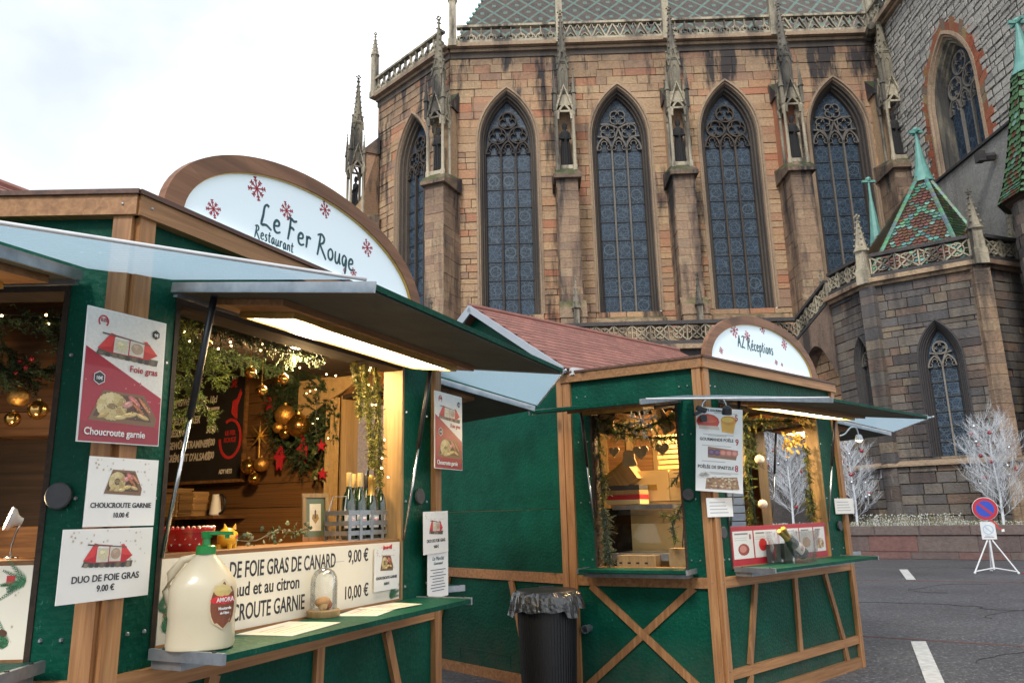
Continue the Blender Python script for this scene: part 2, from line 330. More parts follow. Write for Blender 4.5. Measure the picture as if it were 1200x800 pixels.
# ---------------------------------------------------------------- mesh builder
ID = Matrix.Identity(4)
class MB:
    def __init__(s): s.v = []; s.f = []; s.t = []; s.c = []; s.tone = 0.0; s.color = (1, 1, 1)
    def add(s, vs_, fs, T=None):
        b = len(s.v)
        s.v.extend([tuple(T @ Vector(p)) for p in vs_] if T is not None else [tuple(p) for p in vs_])
        for f in fs: s.f.append([b + i for i in f]); s.t.append(s.tone); s.c.append(s.color)
        return s
    def box(s, x0, x1, y0, y1, z0, z1, T=None):
        return s.add([(x0, y0, z0), (x1, y0, z0), (x1, y1, z0), (x0, y1, z0), (x0, y0, z1), (x1, y0, z1), (x1, y1, z1), (x0, y1, z1)],
                     [(0, 3, 2, 1), (4, 5, 6, 7), (0, 1, 5, 4), (1, 2, 6, 5), (2, 3, 7, 6), (3, 0, 4, 7)], T)
    def prism(s, pts, y0, y1, T=None, caps=(1, 1)):          # outline in x,z (counter-clockwise seen from -y) extruded along y
        n = len(pts); vs_ = [(p[0], y0, p[1]) for p in pts] + [(p[0], y1, p[1]) for p in pts]
        fs = [(i, i + n, (i + 1) % n + n, (i + 1) % n) for i in range(n)]
        if caps[0]: fs.append(tuple(range(n)))
        if caps[1]: fs.append(tuple(range(2 * n - 1, n - 1, -1)))
        return s.add(vs_, fs, T)
    def bar(s, a, b, w, y0, y1, T=None):                      # straight bar between two x,z points
        a = Vector(a); b = Vector(b); d = (b - a).normalized(); n = Vector((-d.y, d.x)) * w / 2
        return s.prism([tuple(a - n), tuple(b - n), tuple(b + n), tuple(a + n)], y0, y1, T)
    def ribbon(s, pts, w, y0, y1, T=None, closed=False):      # mitred flat bar following a polyline in x,z
        n = len(pts); P = [Vector(p) for p in pts]; Lf = []; Rt = []
        for i in range(n):
            a = P[i - 1] if (i or closed) else P[0]; b = P[(i + 1) % n] if (i < n - 1 or closed) else P[-1]
            d = (b - a); d = d.normalized() if d.length > 1e-9 else Vector((1, 0)); q = Vector((-d.y, d.x)) * (w if not isinstance(w, list) else w[i]) / 2
            Lf.append(P[i] - q); Rt.append(P[i] + q)
        vs_ = [(p.x, y0, p.y) for p in Lf] + [(p.x, y0, p.y) for p in Rt] + [(p.x, y1, p.y) for p in Lf] + [(p.x, y1, p.y) for p in Rt]
        fs = []
        for i in range(n if closed else n - 1):
            j = (i + 1) % n
            fs += [(i, j, n + j, n + i), (2 * n + i, 3 * n + i, 3 * n + j, 2 * n + j), (i, 2 * n + i, 2 * n + j, j), (n + i, n + j, 3 * n + j, 3 * n + i)]
        if not closed: fs += [(0, n, 3 * n, 2 * n), (n - 1, 3 * n - 1, 4 * n - 1, 2 * n - 1)]
        return s.add(vs_, fs, T)
    def tube(s, pts, r, n=6, T=None, cap=True):
        P = [Vector(p) for p in pts]; vs_ = []; m = len(P)
        ref = Vector((0, 0, 1)) if abs((P[-1] - P[0]).normalized().z) < .9 else Vector((1, 0, 0))
        for i in range(m):
            d = (P[min(i + 1, m - 1)] - P[max(i - 1, 0)]).normalized(); a = d.cross(ref).normalized(); b = d.cross(a)
            ri = r[i] if isinstance(r, (list, tuple)) else r
            for k in range(n):
                t = 2 * PI * k / n; vs_.append(tuple(P[i] + a * ri * math.cos(t) + b * ri * math.sin(t)))
        fs = [(i * n + k, i * n + (k + 1) % n, (i + 1) * n + (k + 1) % n, (i + 1) * n + k) for i in range(m - 1) for k in range(n)]
        if cap: fs += [tuple(range(n - 1, -1, -1)), tuple((m - 1) * n + k for k in range(n))]
        return s.add(vs_, fs, T)
    def lathe(s, prof, n=16, T=None, sx=1, sy=1, rot=0):      # r,z profile about z
        vs_ = [(r * math.cos(2 * PI * k / n + rot) * sx, r * math.sin(2 * PI * k / n + rot) * sy, z) for r, z in prof for k in range(n)]
        m = len(prof)
        fs = [(i * n + k, i * n + (k + 1) % n, (i + 1) * n + (k + 1) % n, (i + 1) * n + k) for i in range(m - 1) for k in range(n)]
        fs += [tuple(range(n - 1, -1, -1)), tuple((m - 1) * n + k for k in range(n))]
        return s.add(vs_, fs, T)
    def ball(s, c, r, n=10, T=None, sz=1):
        m = n // 2; pr = [(max(1e-4, r * math.sin(PI * i / m)), -r * sz * math.cos(PI * i / m)) for i in range(m + 1)]
        return s.lathe(pr, n, (T or ID) @ Matrix.Translation(c))
    def disc(s, x, z, rx, rz, y, T=None, n=12, a0=0):         # flat ellipse facing -y
        return s.add([(x + rx * math.cos(2 * PI * k / n) * math.cos(a0) - rz * math.sin(2 * PI * k / n) * math.sin(a0), y, z + rx * math.cos(2 * PI * k / n) * math.sin(a0) + rz * math.sin(2 * PI * k / n) * math.cos(a0)) for k in range(n)], [tuple(range(n))], T)
    def poly(s, pts, y, T=None):
        return s.add([(p[0], y, p[1]) for p in pts], [tuple(range(len(pts)))], T)
    def mesh(s, name, mat, smooth=False, recalc=True):
        me = bpy.data.meshes.new(name); me.from_pydata(s.v, [], s.f); me.materials.append(mat)
        if any(t for t in s.t):
            at = me.attributes.new('tone', 'FLOAT', 'FACE'); at.data.foreach_set('value', s.t)
        if any(c != (1, 1, 1) for c in s.c):
            at = me.attributes.new('Col', 'FLOAT_COLOR', 'FACE'); at.data.foreach_set('color', [x for c in s.c for x in (*c, 1)])
        if recalc:
            bm = bmesh.new(); bm.from_mesh(me); bmesh.ops.recalc_face_normals(bm, faces=bm.faces); bm.to_mesh(me); bm.free()
        if smooth:
            me.polygons.foreach_set('use_smooth', [True] * len(me.polygons))
            if smooth is not True:
                bm = bmesh.new(); bm.from_mesh(me)
                for e in bm.edges:
                    if len(e.link_faces) == 2 and e.calc_face_angle(0) > smooth: e.smooth = False
                bm.to_mesh(me); bm.free()
        me.update(); return me
    def build(s, name, mat, parent=None, smooth=False, loc=None, mw=None, recalc=True):
        o = bpy.data.objects.new(name, s.mesh(name, mat, smooth, recalc)); COL.objects.link(o)
        if parent: o.parent = parent
        if mw is not None: o.matrix_local = mw
        elif loc: o.location = loc
        return o

def link(name, me, parent=None, mat=None):
    o = bpy.data.objects.new(name, me); COL.objects.link(o)
    if parent: o.parent = parent
    if mat is not None: o.matrix_local = mat
    return o
def tag(o, label=None, cat=None, group=None, kind=None):
    if label: o['label'] = label
    if cat: o['category'] = cat
    if group: o['group'] = group
    if kind: o['kind'] = kind
    return o
def thing(name, label, cat, mw=ID, group=None):
    o = bpy.data.objects.new(name, None); o.empty_display_size = .1; COL.objects.link(o); o.matrix_world = mw
    return tag(o, label, cat, group)
def struct(o): o['kind'] = 'structure'; return o
def stuff(o): o['kind'] = 'stuff'; return o
def copy_tree(o, mw=None, parent=None):
    c = o.copy(); COL.objects.link(c); c.parent = parent
    if parent is None: c.matrix_world = mw
    for ch in list(o.children): copy_tree(ch, None, c)
    return c
def frame(o, az):   # x runs along compass direction az (clockwise from +Y), y points into the face, z up
    return Matrix.Translation(o) @ Matrix.Rotation(math.radians(90 - az), 4, 'Z')
def T(x, y, z): return Matrix.Translation((x, y, z))
def RX(d): return Matrix.Rotation(math.radians(d), 4, 'X')
def RY(d): return Matrix.Rotation(math.radians(d), 4, 'Y')
def RZ(d): return Matrix.Rotation(math.radians(d), 4, 'Z')
def S(x, y, z): return Matrix.Diagonal((x, y, z, 1))
BEV = {}
def bevel_box(name, mat):     # unit block with softened edges, scaled per piece
    k = (name, mat.name)
    if k not in BEV:
        bm = bmesh.new(); bmesh.ops.create_cube(bm, size=1)
        bmesh.ops.bevel(bm, geom=[e for e in bm.edges if abs(e.verts[0].co.y) > 0 and e.verts[0].co.y < 0 and e.verts[1].co.y < 0], offset=.035, segments=1, affect='EDGES')
        me = bpy.data.meshes.new(name); bm.to_mesh(me); bm.free(); me.materials.append(mat); BEV[k] = me
    return BEV[k]

_tc = {}
def text_mesh(body, size, mat, ext=.0006, shear=0, align='LEFT', sx=1, bold=0):
    k = (body, size, mat.name, ext, shear, align, sx, bold)
    if k in _tc: return _tc[k]
    cu = bpy.data.curves.new('lettering', 'FONT'); cu.body = body; cu.size = size; cu.extrude = ext; cu.shear = shear; cu.align_x = align; cu.offset = bold
    cu.resolution_u = 3
    ob = bpy.data.objects.new('lettering', cu); COL.objects.link(ob); bpy.context.view_layer.update()
    me = bpy.data.meshes.new_from_object(ob.evaluated_get(bpy.context.evaluated_depsgraph_get()))
    bpy.data.objects.remove(ob); bpy.data.curves.remove(cu)
    me.transform(Matrix.Rotation(PI / 2, 4, 'X') @ S(sx, 1, 1)); me.materials.clear(); me.materials.append(mat); me.name = 'lettering'
    _tc[k] = me; return me
def text(parent, body, x, y, z, size, mat, align='LEFT', sx=1, shear=0, bold=0, name='lettering', F=ID, rot=0, fit=None):
    if fit:
        me = text_mesh(body, size, mat, .0006, shear, align, 1, bold); w = max(v.co.x for v in me.vertices) - min(v.co.x for v in me.vertices); sx = fit / w
    return link(name, text_mesh(body, size, mat, .0006, shear, align, sx, bold), parent, F @ T(x, y, z) @ RY(-rot))
# ================================================================ ground
g = MB(); N = 60
g.add([(-300, -200, 0), (300, -200, 0), (300, 500, 0), (-300, 500, 0)], [(0, 1, 2, 3)])
struct(g.build('road', M['asphalt']))
ROAD_AZ = 117.5
RF = frame((9.0, 21.2, 0), ROAD_AZ)
b = MB(); b.box(-30, 30, -.06, .06, -.02, .008)
struct(b.build('kerb_line', M['kerb'], mw=RF))
for (ox, oy, az, w) in ((7.35, 17.4, 115, .055), (4.2, 10.0, 124.5, .03)):
    b = MB(); F = frame((ox, oy, 0), az)
    for i in range(-60, 90):
        b.tone = random.random() * .9 + .05; jw = w * random.uniform(.75, 1.15)
        b.box(i * .21, i * .21 + .2, -jw, jw, -.02, .006 + random.random() * .002)
    struct(b.build('gutter_line', M['brickline'], mw=F))
for pts in (((4.60, 9.50), (4.76, 9.47), (3.52, 6.70), (3.37, 6.73)), ((9.62, 19.98), (9.80, 19.92), (8.60, 17.17), (8.42, 17.22))):
    b = MB(); b.add([(x, y, .004) for x, y in pts] + [(x, y, .007) for x, y in pts], [(4, 5, 6, 7), (0, 3, 2, 1), (0, 1, 5, 4), (1, 2, 6, 5), (2, 3, 7, 6), (3, 0, 4, 7)])
    struct(b.build('road_marking', M['paint']))

r = random.Random(17)
for (x0, y0, a, n) in ((5.2, 13.5, 20, 26), (7.8, 14.5, 150, 22), (6.6, 11.2, 95, 18), (4.6, 8.2, 60, 16)):
    P = [(x0, y0)]; a = math.radians(a)
    for i in range(n): a += r.gauss(0, .35); P.append((P[-1][0] + .16 * math.cos(a), P[-1][1] + .16 * math.sin(a) * .8))
    MB().ribbon(P, [.005 * (.3 + r.random()) for _ in P], -.006, 0, RX(-90)).build('road_crack', M['black'])
for o in [q for q in COL.objects if q.name.startswith('road_crack')]: struct(o)
# ================================================================ market stalls
ZT, ZB = 2.85, 1.015      # top of the fascia, top of the rail under the counters
def hand(strokes_text, size, w, sx=1.0, gap=.12):
    """hand-drawn lettering: list of glyph polylines on a 0..1 high grid"""
    G = HAND; x = 0; out = []
    for ch in strokes_text:
        if ch == ' ': x += .32 * sx; continue
        wd, st = G[ch]
        for p in st: out.append([((x + a * sx) * size, bb * size) for a, bb in smooth2(p)])
        x += (wd * sx + gap)
    return out, x * size
def smooth2(p):
    if len(p) < 3: return p
    o = []
    for i in range(len(p) - 1):
        p0 = p[max(i - 1, 0)]; p1 = p[i]; p2 = p[i + 1]; p3 = p[min(i + 2, len(p) - 1)]
        for k in range(3):
            t = k / 3; q = []
            for c in (0, 1): q.append(.5 * (2 * p1[c] + (p2[c] - p0[c]) * t + (2 * p0[c] - 5 * p1[c] + 4 * p2[c] - p3[c]) * t * t + (3 * p1[c] - p0[c] - 3 * p2[c] + p3[c]) * t ** 3))
            o.append(tuple(q))
    o.append(p[-1]); return o
HAND = {
 'L': (.62, [[(.28, 1.0), (.16, .85), (.10, .45), (.02, .04), (.3, .10), (.62, -.02)], [(.28, 1.0), (.42, .95)]]),
 'F': (.58, [[(.20, .98), (.16, .5), (.06, -.05)], [(-.02, .92), (.2, .97), (.4, .9), (.60, .98)], [(.12, .52), (.3, .56), (.44, .50)]]),
 'R': (.66, [[(.22, .95), (.16, .5), (.04, -.08)], [(.02, .88), (.3, 1.0), (.50, .85), (.42, .62), (.16, .48)], [(.2, .5), (.4, .22), (.66, -.12)]]),
 'A': (.60, [[(.0, .0), (.16, .5), (.34, 1.0)], [(.34, 1.0), (.42, .5), (.56, -.02)], [(.08, .36), (.3, .40), (.5, .34)]]),
 'Z': (.58, [[(.04, .90), (.3, 1.0), (.5, .92), (.3, .5), (.0, .04), (.3, .08), (.58, .0)]]),
 'e': (.40, [[(.04, .26), (.3, .34), (.32, .50), (.16, .54), (.03, .34), (.06, .08), (.22, .0), (.42, .10)]]),
 'E': (.40, [[(.04, .26), (.3, .34), (.32, .50), (.16, .54), (.03, .34), (.06, .08), (.22, .0), (.42, .10)], [(.18, .68), (.36, .86)]]),
 'r': (.34, [[(.06, .56), (.08, .3), (.04, .0)], [(.07, .36), (.18, .54), (.34, .50)]]),
 'o': (.40, [[(.2, .54), (.04, .36), (.06, .08), (.22, .0), (.36, .18), (.34, .44), (.2, .54)]]),
 'u': (.42, [[(.05, .54), (.03, .2), (.1, .0), (.26, .08), (.36, .54)], [(.36, .54), (.34, .2), (.42, .0)]]),
 'g': (.40, [[(.34, .46), (.18, .56), (.04, .36), (.08, .10), (.22, .08), (.34, .46), (.32, 0), (.24, -.38), (.05, -.42)]]),
 's': (.30, [[(.28, .52), (.12, .54), (.08, .38), (.24, .22), (.2, .02), (.0, .02)]]),
 't': (.32, [[(.16, .85), (.12, .4), (.14, .04), (.30, .06)], [(.0, .56), (.32, .60)]]),
 'a': (.42, [[(.32, .48), (.16, .54), (.03, .30), (.08, .02), (.22, .08), (.34, .5)], [(.34, .5), (.32, .2), (.42, .0)]]),
 'n': (.42, [[(.05, .54), (.06, .2), (.03, .0)], [(.06, .34), (.2, .54), (.32, .44), (.34, .2), (.40, .0)]]),
 'c': (.34, [[(.32, .46), (.18, .54), (.04, .32), (.06, .08), (.2, .0), (.34, .08)]]),
 'p': (.40, [[(.06, .56), (.05, .1), (.0, -.45)], [(.06, .4), (.22, .56), (.36, .36), (.3, .08), (.1, .04)]]),
 'i': (.16, [[(.07, .52), (.05, .2), (.08, .0)], [(.09, .72), (.10, .78)]]),
}
def handtext(parent, body, x, z, y, size, w, sx, rise, mat, F=ID):
    st, tot = hand(body, size, w, sx); m = MB()
    for p in st:
        n = len(p); ws = [w * (.75 + .5 * math.sin(PI * (i + .6) / (n + .4))) for i in range(n)]
        m.ribbon([(x + a, z + bb + rise * a) for a, bb in p], ws, y - .002, y, F)
    return m.build('lettering', mat, parent)
def snowflake(mb, x, z, r, y, F=ID, rot=0.0):
    for k in range(8):
        a = rot + k * PI / 4; d = (math.cos(a), math.sin(a)); rr = r * (1 if k % 2 == 0 else .8)
        mb.bar((x, z), (x + d[0] * rr, z + d[1] * rr), r * .11, y - .0015, y, F)
        for f in (.55, .8):
            for sgn in (-1, 1):
                a2 = a + sgn * PI / 4; p = (x + d[0] * rr * f, z + d[1] * rr * f)
                mb.bar(p, (p[0] + math.cos(a2) * r * .24, p[1] + math.sin(a2) * r * .24), r * .085, y - .0015, y, F)
def upright_board(p, name, F, x0, x1, y0, y1, z0, z1, mat=None):
    b = MB(); b.tone = random.random(); return b.box(x0, x1, y0, y1, z0, z1, F).build(name, mat or M['woodz'], p)

def kiosk(label, S0, az, angL, angR, W, sign, lamps=True, lower_braces=True):
    root = thing('market_stall', label, 'market stall', frame(S0, az), 'green wooden market stalls')
    SL = 1.33
    FF = ID; FL = RZ(-(180 - angL)); FR = T(W, 0, 0) @ RZ(180 - angR)
    faces = dict(F=(FF, 0, W, .235, 2.02 if W < 2.44 else 2.05), L=(FL, -SL, 0, -1.08, -.235), R=(FR, 0, SL, .235, 1.10))
    HT, HB = 2.49, 1.085
    for k, (F, a, e, o0, o1) in faces.items():
        def panel(x0, x1, z0, z1): MB().box(x0, x1, .006, .03, z0, z1, F).build('wall_panel', M['green'], root); MB().box(x0, x1, .031, .042, z0, min(z1, 2.66), F).build('inner_lining', M['plankx'], root)
        panel(a + .02, o0, .04, ZT - .02); panel(o1, e - .02, .04, ZT - .02)
        panel(o0, o1, HT, ZT - .02); panel(o0, o1, .04, HB - .02)
        # timber frame
        pw = .075
        upright_board(root, 'post', F, a, a + pw, -.028, .006, 0, ZT - .085); upright_board(root, 'post', F, e - pw, e, -.030, .006, 0, ZT - .085)
        def rail(z0, z1, d=-.024): b = MB(); b.tone = random.random(); b.box(a + pw, e - pw, d, .006, z0, z1, F).build('rail', M['woodx'], root)
        rail(ZB - .085, ZB)
        if k != 'L': rail(.225, .30, -.022)
        rail(0, .10)
        def strut(p, q): b = MB(); b.tone = random.random(); b.bar(p, q, .058, -.0205, .006, F).build('brace', M['woodz'], root)
        if k == 'F':
            for (p, q) in (((.56, .93), (.37, .30)), ((.365, .225), (.33, .1)), ((1.25, .93), (1.225, .30)), ((1.84, .93), (2.075, .30)), ((2.085, .225), (2.115, .1))): strut(p, q)
        elif k == 'L':
            strut((-1.13, .93), (-.14, .10)); b = MB(); b.tone = .4; b.bar((-.20, .93), (-1.20, .10), .058, -.017, .006, F).build('brace', M['woodz'], root)
        else:
            strut((.3, .93), (.35, .3)); strut((1.0, .93), (1.1, .3))
        # fascia and dark capping board
        b = MB(); b.tone = random.random(); b.box(a - .02, e + .02, -.045, .006, ZT - .085, ZT, F).build('roof_trim', M['woodx'], root)
        MB().box(a - .03, e + .03, -.058, .05, ZT, ZT + .020, F).build('capping', M['cap'], root)
        # bolts
        m = MB()
        for x in (a + .13, o0 - .03, o1 + .03, e - .13):
            for z in (1.15, 1.65, 2.2, 2.62): m.ball((x, .004, z), .009, 6, F)
        for x in (a + .035, e - .035):
            for z in (.3, ZB - .04, 1.9, ZT - .04): m.ball((x, -.03 if z < 2.7 else -.046, z), .006, 6, F)
        stuff(m.build('bolt_head', M['metal'], root))
        # jambs of the opening
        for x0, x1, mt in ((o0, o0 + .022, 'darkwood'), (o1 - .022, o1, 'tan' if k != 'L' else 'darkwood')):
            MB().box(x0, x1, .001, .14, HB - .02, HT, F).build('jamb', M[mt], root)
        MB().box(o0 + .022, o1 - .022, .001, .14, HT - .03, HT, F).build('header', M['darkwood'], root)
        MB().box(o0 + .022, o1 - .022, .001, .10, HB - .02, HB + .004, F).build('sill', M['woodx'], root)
        # round door catches
        for x, z in ((((a + .125, 1.66) if k == 'F' else (a + .16, 1.69)), ((e - .24 if W < 2.44 else e - .18), 1.68 if W < 2.44 else 1.37)) if k == 'F' else ((o1 + .05, 1.66 if W < 2.44 else 1.69),)):
            if k == 'F' and x < .5:
                if W < 2.44: continue
                z = 1.37
            b = MB(); b.lathe([(.046, 0), (.05, .003), (.05, .014), (.045, .018)], 20, F @ T(x, -.004, z) @ RX(90)); b.build('door_catch', M['darkgrey'], root, smooth=.6)
        # opened upper shutter: a nearly level awning
        w0, w1 = o0 - .05, o1 + .05; ang = 8.4
        A = F @ T(0, -.03, 2.505) @ RX(ang); D = 1.03
        s0 = MB(); s0.box(w0, w1, -D, 0, 0, .022, A); aw = s0.build('awning', M['green'], root)
        MB().box(w0 + .012, w1 - .012, -D + .012, -.002, -.008, -.0005, A).build('lining', M['under'], aw)
        MB().box(w0 - .012, w0, -D, 0, -.012, .03, A).build('edge_strip', M['metal'], aw); MB().box(w1, w1 + .012, -D, 0, -.012, .03, A).build('edge_strip', M['metal'], aw)
        m = MB(); m.box(w0, w1, -.03, -.005, -.03, -.009, A); m.build('hinge', M['metal'], aw)
        if lamps:
            l0, l1 = (.42, W - .60) if k == 'F' else ((o0 + .15, o1 - .15))
            MB().box(l0 - .12, l1 + .14, -.50, -.10, -.035, -.0085, A).build('lamp_board', M['woodx'], aw)
            m = MB(); 
            for q in ((l0, l1, -.46, -.435), (l0, l1, -.175, -.15), (l0, l0 + .02, -.435, -.175), (l1 - .02, l1, -.435, -.175)): m.box(*q, -.062, -.0355, A)
            m.build('lamp_frame', M['foil'], aw)
            if k == 'F' or (k == 'R' and W > 2.44):
                MB().box(l0 + .021, l1 - .021, -.434, -.176, -.054, -.036, A).build('lamp_diffuser', M['panel_light'], aw)
        # gas struts
        for x in ((o0 + .012, o1 - .012) if k != 'L' else (o0 + .012,)):
            p0 = F @ Vector((x, -.012, 1.42)); p1 = F @ Vector((x, -.20, 2.475)); pm = p0.lerp(p1, .52)
            MB().tube([p0, pm], .009, 8).build('strut_rod', M['silver'], root, smooth=True)
            m = MB(); m.tube([pm, p1], .0145, 8); m.ball(tuple(p1), .018, 6); m.build('strut_cylinder', M['black'], root, smooth=True)
        # opened lower shutter: the serving counter
        dep = .42 if k == 'F' else (.30 if k == 'L' else .36)
        ct = MB().box(w0 + .02, w1 + .02, -dep, -.046, 1.062, 1.086, F).build('counter', M['green'], root)
        m = MB(); m.box(w0 + .0, w0 + .019, -dep, -.05, 1.052, 1.092, F); m.box(w1 + .021, w1 + .04, -dep, -.05, 1.052, 1.092, F)
        m.box(w0 + .02, w1, -.20, -.046, 1.018, 1.05, F); m.build('counter_bracket', M['metal'], ct)
        m = MB()
        for x in (w0 + .01, w1 + .03):
            for y in (-dep + .05, -.12): m.lathe([(.008, 0), (.008, .004)], 8, F @ T(x, y, 1.092))
        m.build('counter_bolt', M['black'], ct)
    # clear rain sheets that bridge the corners between neighbouring awnings
    def corner(F, x, y, z): return F @ T(0, -.03, 2.505) @ RX(8.4) @ Vector((x, y, z))
    for (Fa, xa, Fb, xb, extra) in ((FL, -.185, FF, .185, 0), (FF, W - .22 if W > 2.44 else W - .34, FR, .185, 0)):
        o_a = corner(Fa, xa + .05, -1.02, .026); o_b = corner(Fb, xb - .05, -1.02, .026); i_a = corner(Fa, xa + .05, -.04, .03); i_b = corner(Fb, xb - .05, -.04, .03)
        n = 10; vs_ = []
        for i in range(n + 1):
            for j in range(n + 1):
                p = i_a.lerp(i_b, i / n).lerp(o_a.lerp(o_b, i / n), j / n)
                vs_.append((p.x, p.y, p.z))
        top = [(x, y, z + .003) for x, y, z in vs_]; q = (n + 1) ** 2
        fs = [(i * (n + 1) + j, (i + 1) * (n + 1) + j, (i + 1) * (n + 1) + j + 1, i * (n + 1) + j + 1) for i in range(n) for j in range(n)]
        m = MB(); m.add(vs_, fs); sh = m.build('rain_sheet', M['sheet'], root, smooth=True)
        m = MB(); m.tube([vs_[i * (n + 1) + n] for i in range(n + 1)], .007, 6); m.build('sheet_edge', M['white_metal'], sh, smooth=True)
    # flat roof and ceiling of the bay
    pL = FL @ Vector((-SL, 0, 0)); pR = FR @ Vector((SL, 0, 0))
    def slab(z0, z1, inset): 
        P = [(inset, inset), (W - inset, inset), (pR.x - inset, pR.y), (pL.x + inset, pL.y)]
        return MB().add([(x, y, z0) for x, y in P] + [(x, y, z1) for x, y in P], [(3, 2, 1, 0), (4, 5, 6, 7), (0, 1, 5, 4), (1, 2, 6, 5), (2, 3, 7, 6), (3, 0, 4, 7)])
    slab(ZT - .01, ZT + .012, .055).build('bay_roof', M['cap'], root)
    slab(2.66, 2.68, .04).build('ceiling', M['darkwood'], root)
    slab(.08, .10, .04).build('floor_board', M['plankx'], root)
    # hut behind the bay
    xl, xr, yf, HD = pL.x, pR.x + .02, pL.y, 2.54
    G = T(pL.x, pL.y, 0) @ RZ(-90)
    MB().box(-HD, -.005, .006, .03, .05, 1.60, G).build('wall_panel', M['green'], root)
    MB().prism([(-HD, 1.604), (-.005, 1.604), (-.005, 2.93), (-HD / 2, 3.70), (-HD, 2.93)], .006, .03, G).build('wall_panel', M['green'], root)
    upright_board(root, 'post', G, -.075, -.002, -.028, .006, 0, 2.90); upright_board(root, 'post', G, -HD, -HD + .075, -.028, .006, 0, 2.90)
    for z0, z1 in ((ZB - .08, ZB + .01), (0, .092)):
        for xa, xb in ((-HD + .075, -1.02), (-1.017, -.075)):
            b = MB(); b.tone = random.random(); b.box(xa, xb, -.024, .006, z0, z1, G).build('rail', M['woodx'], root)
    for p, q in (((-1.80, .93), (-2.13, .095)), ((-.80, .93), (-.58, .095))):
        b = MB(); b.tone = random.random(); b.bar(p, q, .058, -.0205, .006, G).build('brace', M['woodz'], root)
    m = MB(); [m.ribbon([(-1.62, .12), (-1.62, .235), (-.85, .235), (-.85, .12)], .008, .002, .008, G)]; m.build('hatch', M['green'], root)
    MB().box(-HD + .03, -.03, xr - xl - .02, xr - xl + .01, .05, 2.93, G).build('wall_panel', M['green'], root)
    MB().box(xl + .03, xr, yf + HD - .03, yf + HD, .05, 2.93).build('wall_panel', M['green'], root)
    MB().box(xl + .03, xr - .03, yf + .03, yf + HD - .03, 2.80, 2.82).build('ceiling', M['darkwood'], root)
    MB().box(xl + .03, xr - .03, yf - .1, yf + HD - .03, .08, .10).build('floor_board', M['plankx'], root)
    MB().box(pL.x, pR.x, yf, yf + .03, 2.69, 2.93).build('wall_panel', M['green'], root)
    # gable roof in overlapping rows of single tiles
    ov = .10; rise = .83; half = HD / 2 + ov; sl = math.hypot(half, rise * half / (HD / 2)); angr = math.degrees(math.atan2(rise, HD / 2))
    zr = 3.79
    for side in (1, -1):
        R0 = T(xl - ov, yf + HD / 2, zr) @ RX(angr)
        if side == -1: R0 = T(xl - ov, yf + HD / 2, zr) @ RX(-angr)
        ln = xr - xl + ov + .45
        if side == 1:
            rf = MB().box(0, ln, -sl, 0, -.05, -.02, R0).build('roof', M['barge'], root)
            rows = 15; cols = 21; rw = sl / rows; cw = ln / cols
            me = bevel_box('roof_tile', M['shingle'])
            bt = MB()
            for r in range(rows):
                for c in range(cols):
                    x = (c + (.5 if r % 2 else 0)) * cw; wd = cw - .008
                    if x + wd > ln: wd = ln - x
                    if wd < .03: continue
                    link('roof_tile', me, root, R0 @ T(x + wd / 2, -(r + .5) * rw, -.004) @ RX(-3.0) @ S(wd, rw * 1.10, .016)) if r * cols + c < 300 else bt.box(x, x + wd, -(r + 1.05) * rw, -r * rw, -.015, .004, R0)
            if bt.v: stuff(bt.build('roof_tile', M['shingle'], root))
        else:
            MB().box(0, ln, 0, sl, -.05, 0, R0).build('roof', M['shingle'], root)
        b = MB()
        if side == 1: b.box(-.022, 0, -sl - .01, 0, -.058, .012, R0)
        else: b.box(-.022, 0, 0, sl + .01, -.075, .02, R0)
        b.build('barge_board', M['barge'], root)
    m = MB(); m.tube([(xl - ov, yf + HD / 2, zr + .01), (xl - ov + ln, yf + HD / 2, zr + .01)], .03, 8); m.build('ridge_cap', M['shingle'], root)
    MB().box(xl - .02, xr, yf - ov - .05, yf - ov + .0, 2.83, 2.90).build('gutter', M['white_metal'], root)
    # interior end wall of separate planks
    me = bevel_box('interior_plank', M['plank']); me2 = bevel_box('interior_plank_back', M['plankx'])
    z = .10; xi = sign['endwall']
    while z < 2.78:
        h = min(.195, 2.79 - z)
        link('interior_plank', me, root, T(xi + .02, yf + HD / 2, z + h / 2) @ RZ(180) @ S(.03, HD - .1, h - .006))
        link('interior_plank', me2, root, T((xl + xi) / 2, yf + HD - .06, z + h / 2) @ S(xi - xl - .1, .03, h - .006))
        z += h
    # arched illuminated sign on the fascia
    cx, hw, hh = sign['cx'], 1.04, .515; zb = ZT + .012; n = 40
    outer = [(cx - hw * math.cos(PI * i / n), zb + hh * math.sin(PI * i / n)) for i in range(n + 1)]
    inner = [(cx - (hw - .105) * math.cos(PI * i / n), zb + (hh - .08) * math.sin(PI * i / n)) for i in range(n + 1)]
    m = MB(); segs = 7
    for i in range(n):
        m.tone = ((i * segs) // n * .37) % 1 * .9 + .05
        a, b_, c, d = outer[i], outer[i + 1], inner[i + 1], inner[i]
        m.add([(p[0], y, p[1]) for y in (-.018, .024) for p in (a, b_, c, d)], [(0, 3, 2, 1), (4, 5, 6, 7), (0, 1, 5, 4), (2, 3, 7, 6)])
    m.build('sign_arch', M['arch'], root, recalc=True)
    sf = MB().prism(inner, .006, .02).build('sign_face', M['signface'], root)
    m = MB(); m.ribbon(inner, .008, -.012, .0058); m.build('sign_bead', M['foil'], sf)
    MB().box(cx - hw + .16, cx + hw - .16, -.014, .0055, zb + .002, zb + .014).build('sign_light', M['strip'], sf)
    for (x, z, r) in sign['flakes']: m = MB(); snowflake(m, x, z, r, .0055, rot=.3); m.build('snowflake', M['red'], sf)
    for (body, x, z, size, w, sx, rise) in sign['text']: handtext(sf, body, x, z, .0055, size, w, sx, rise, M['signink'])
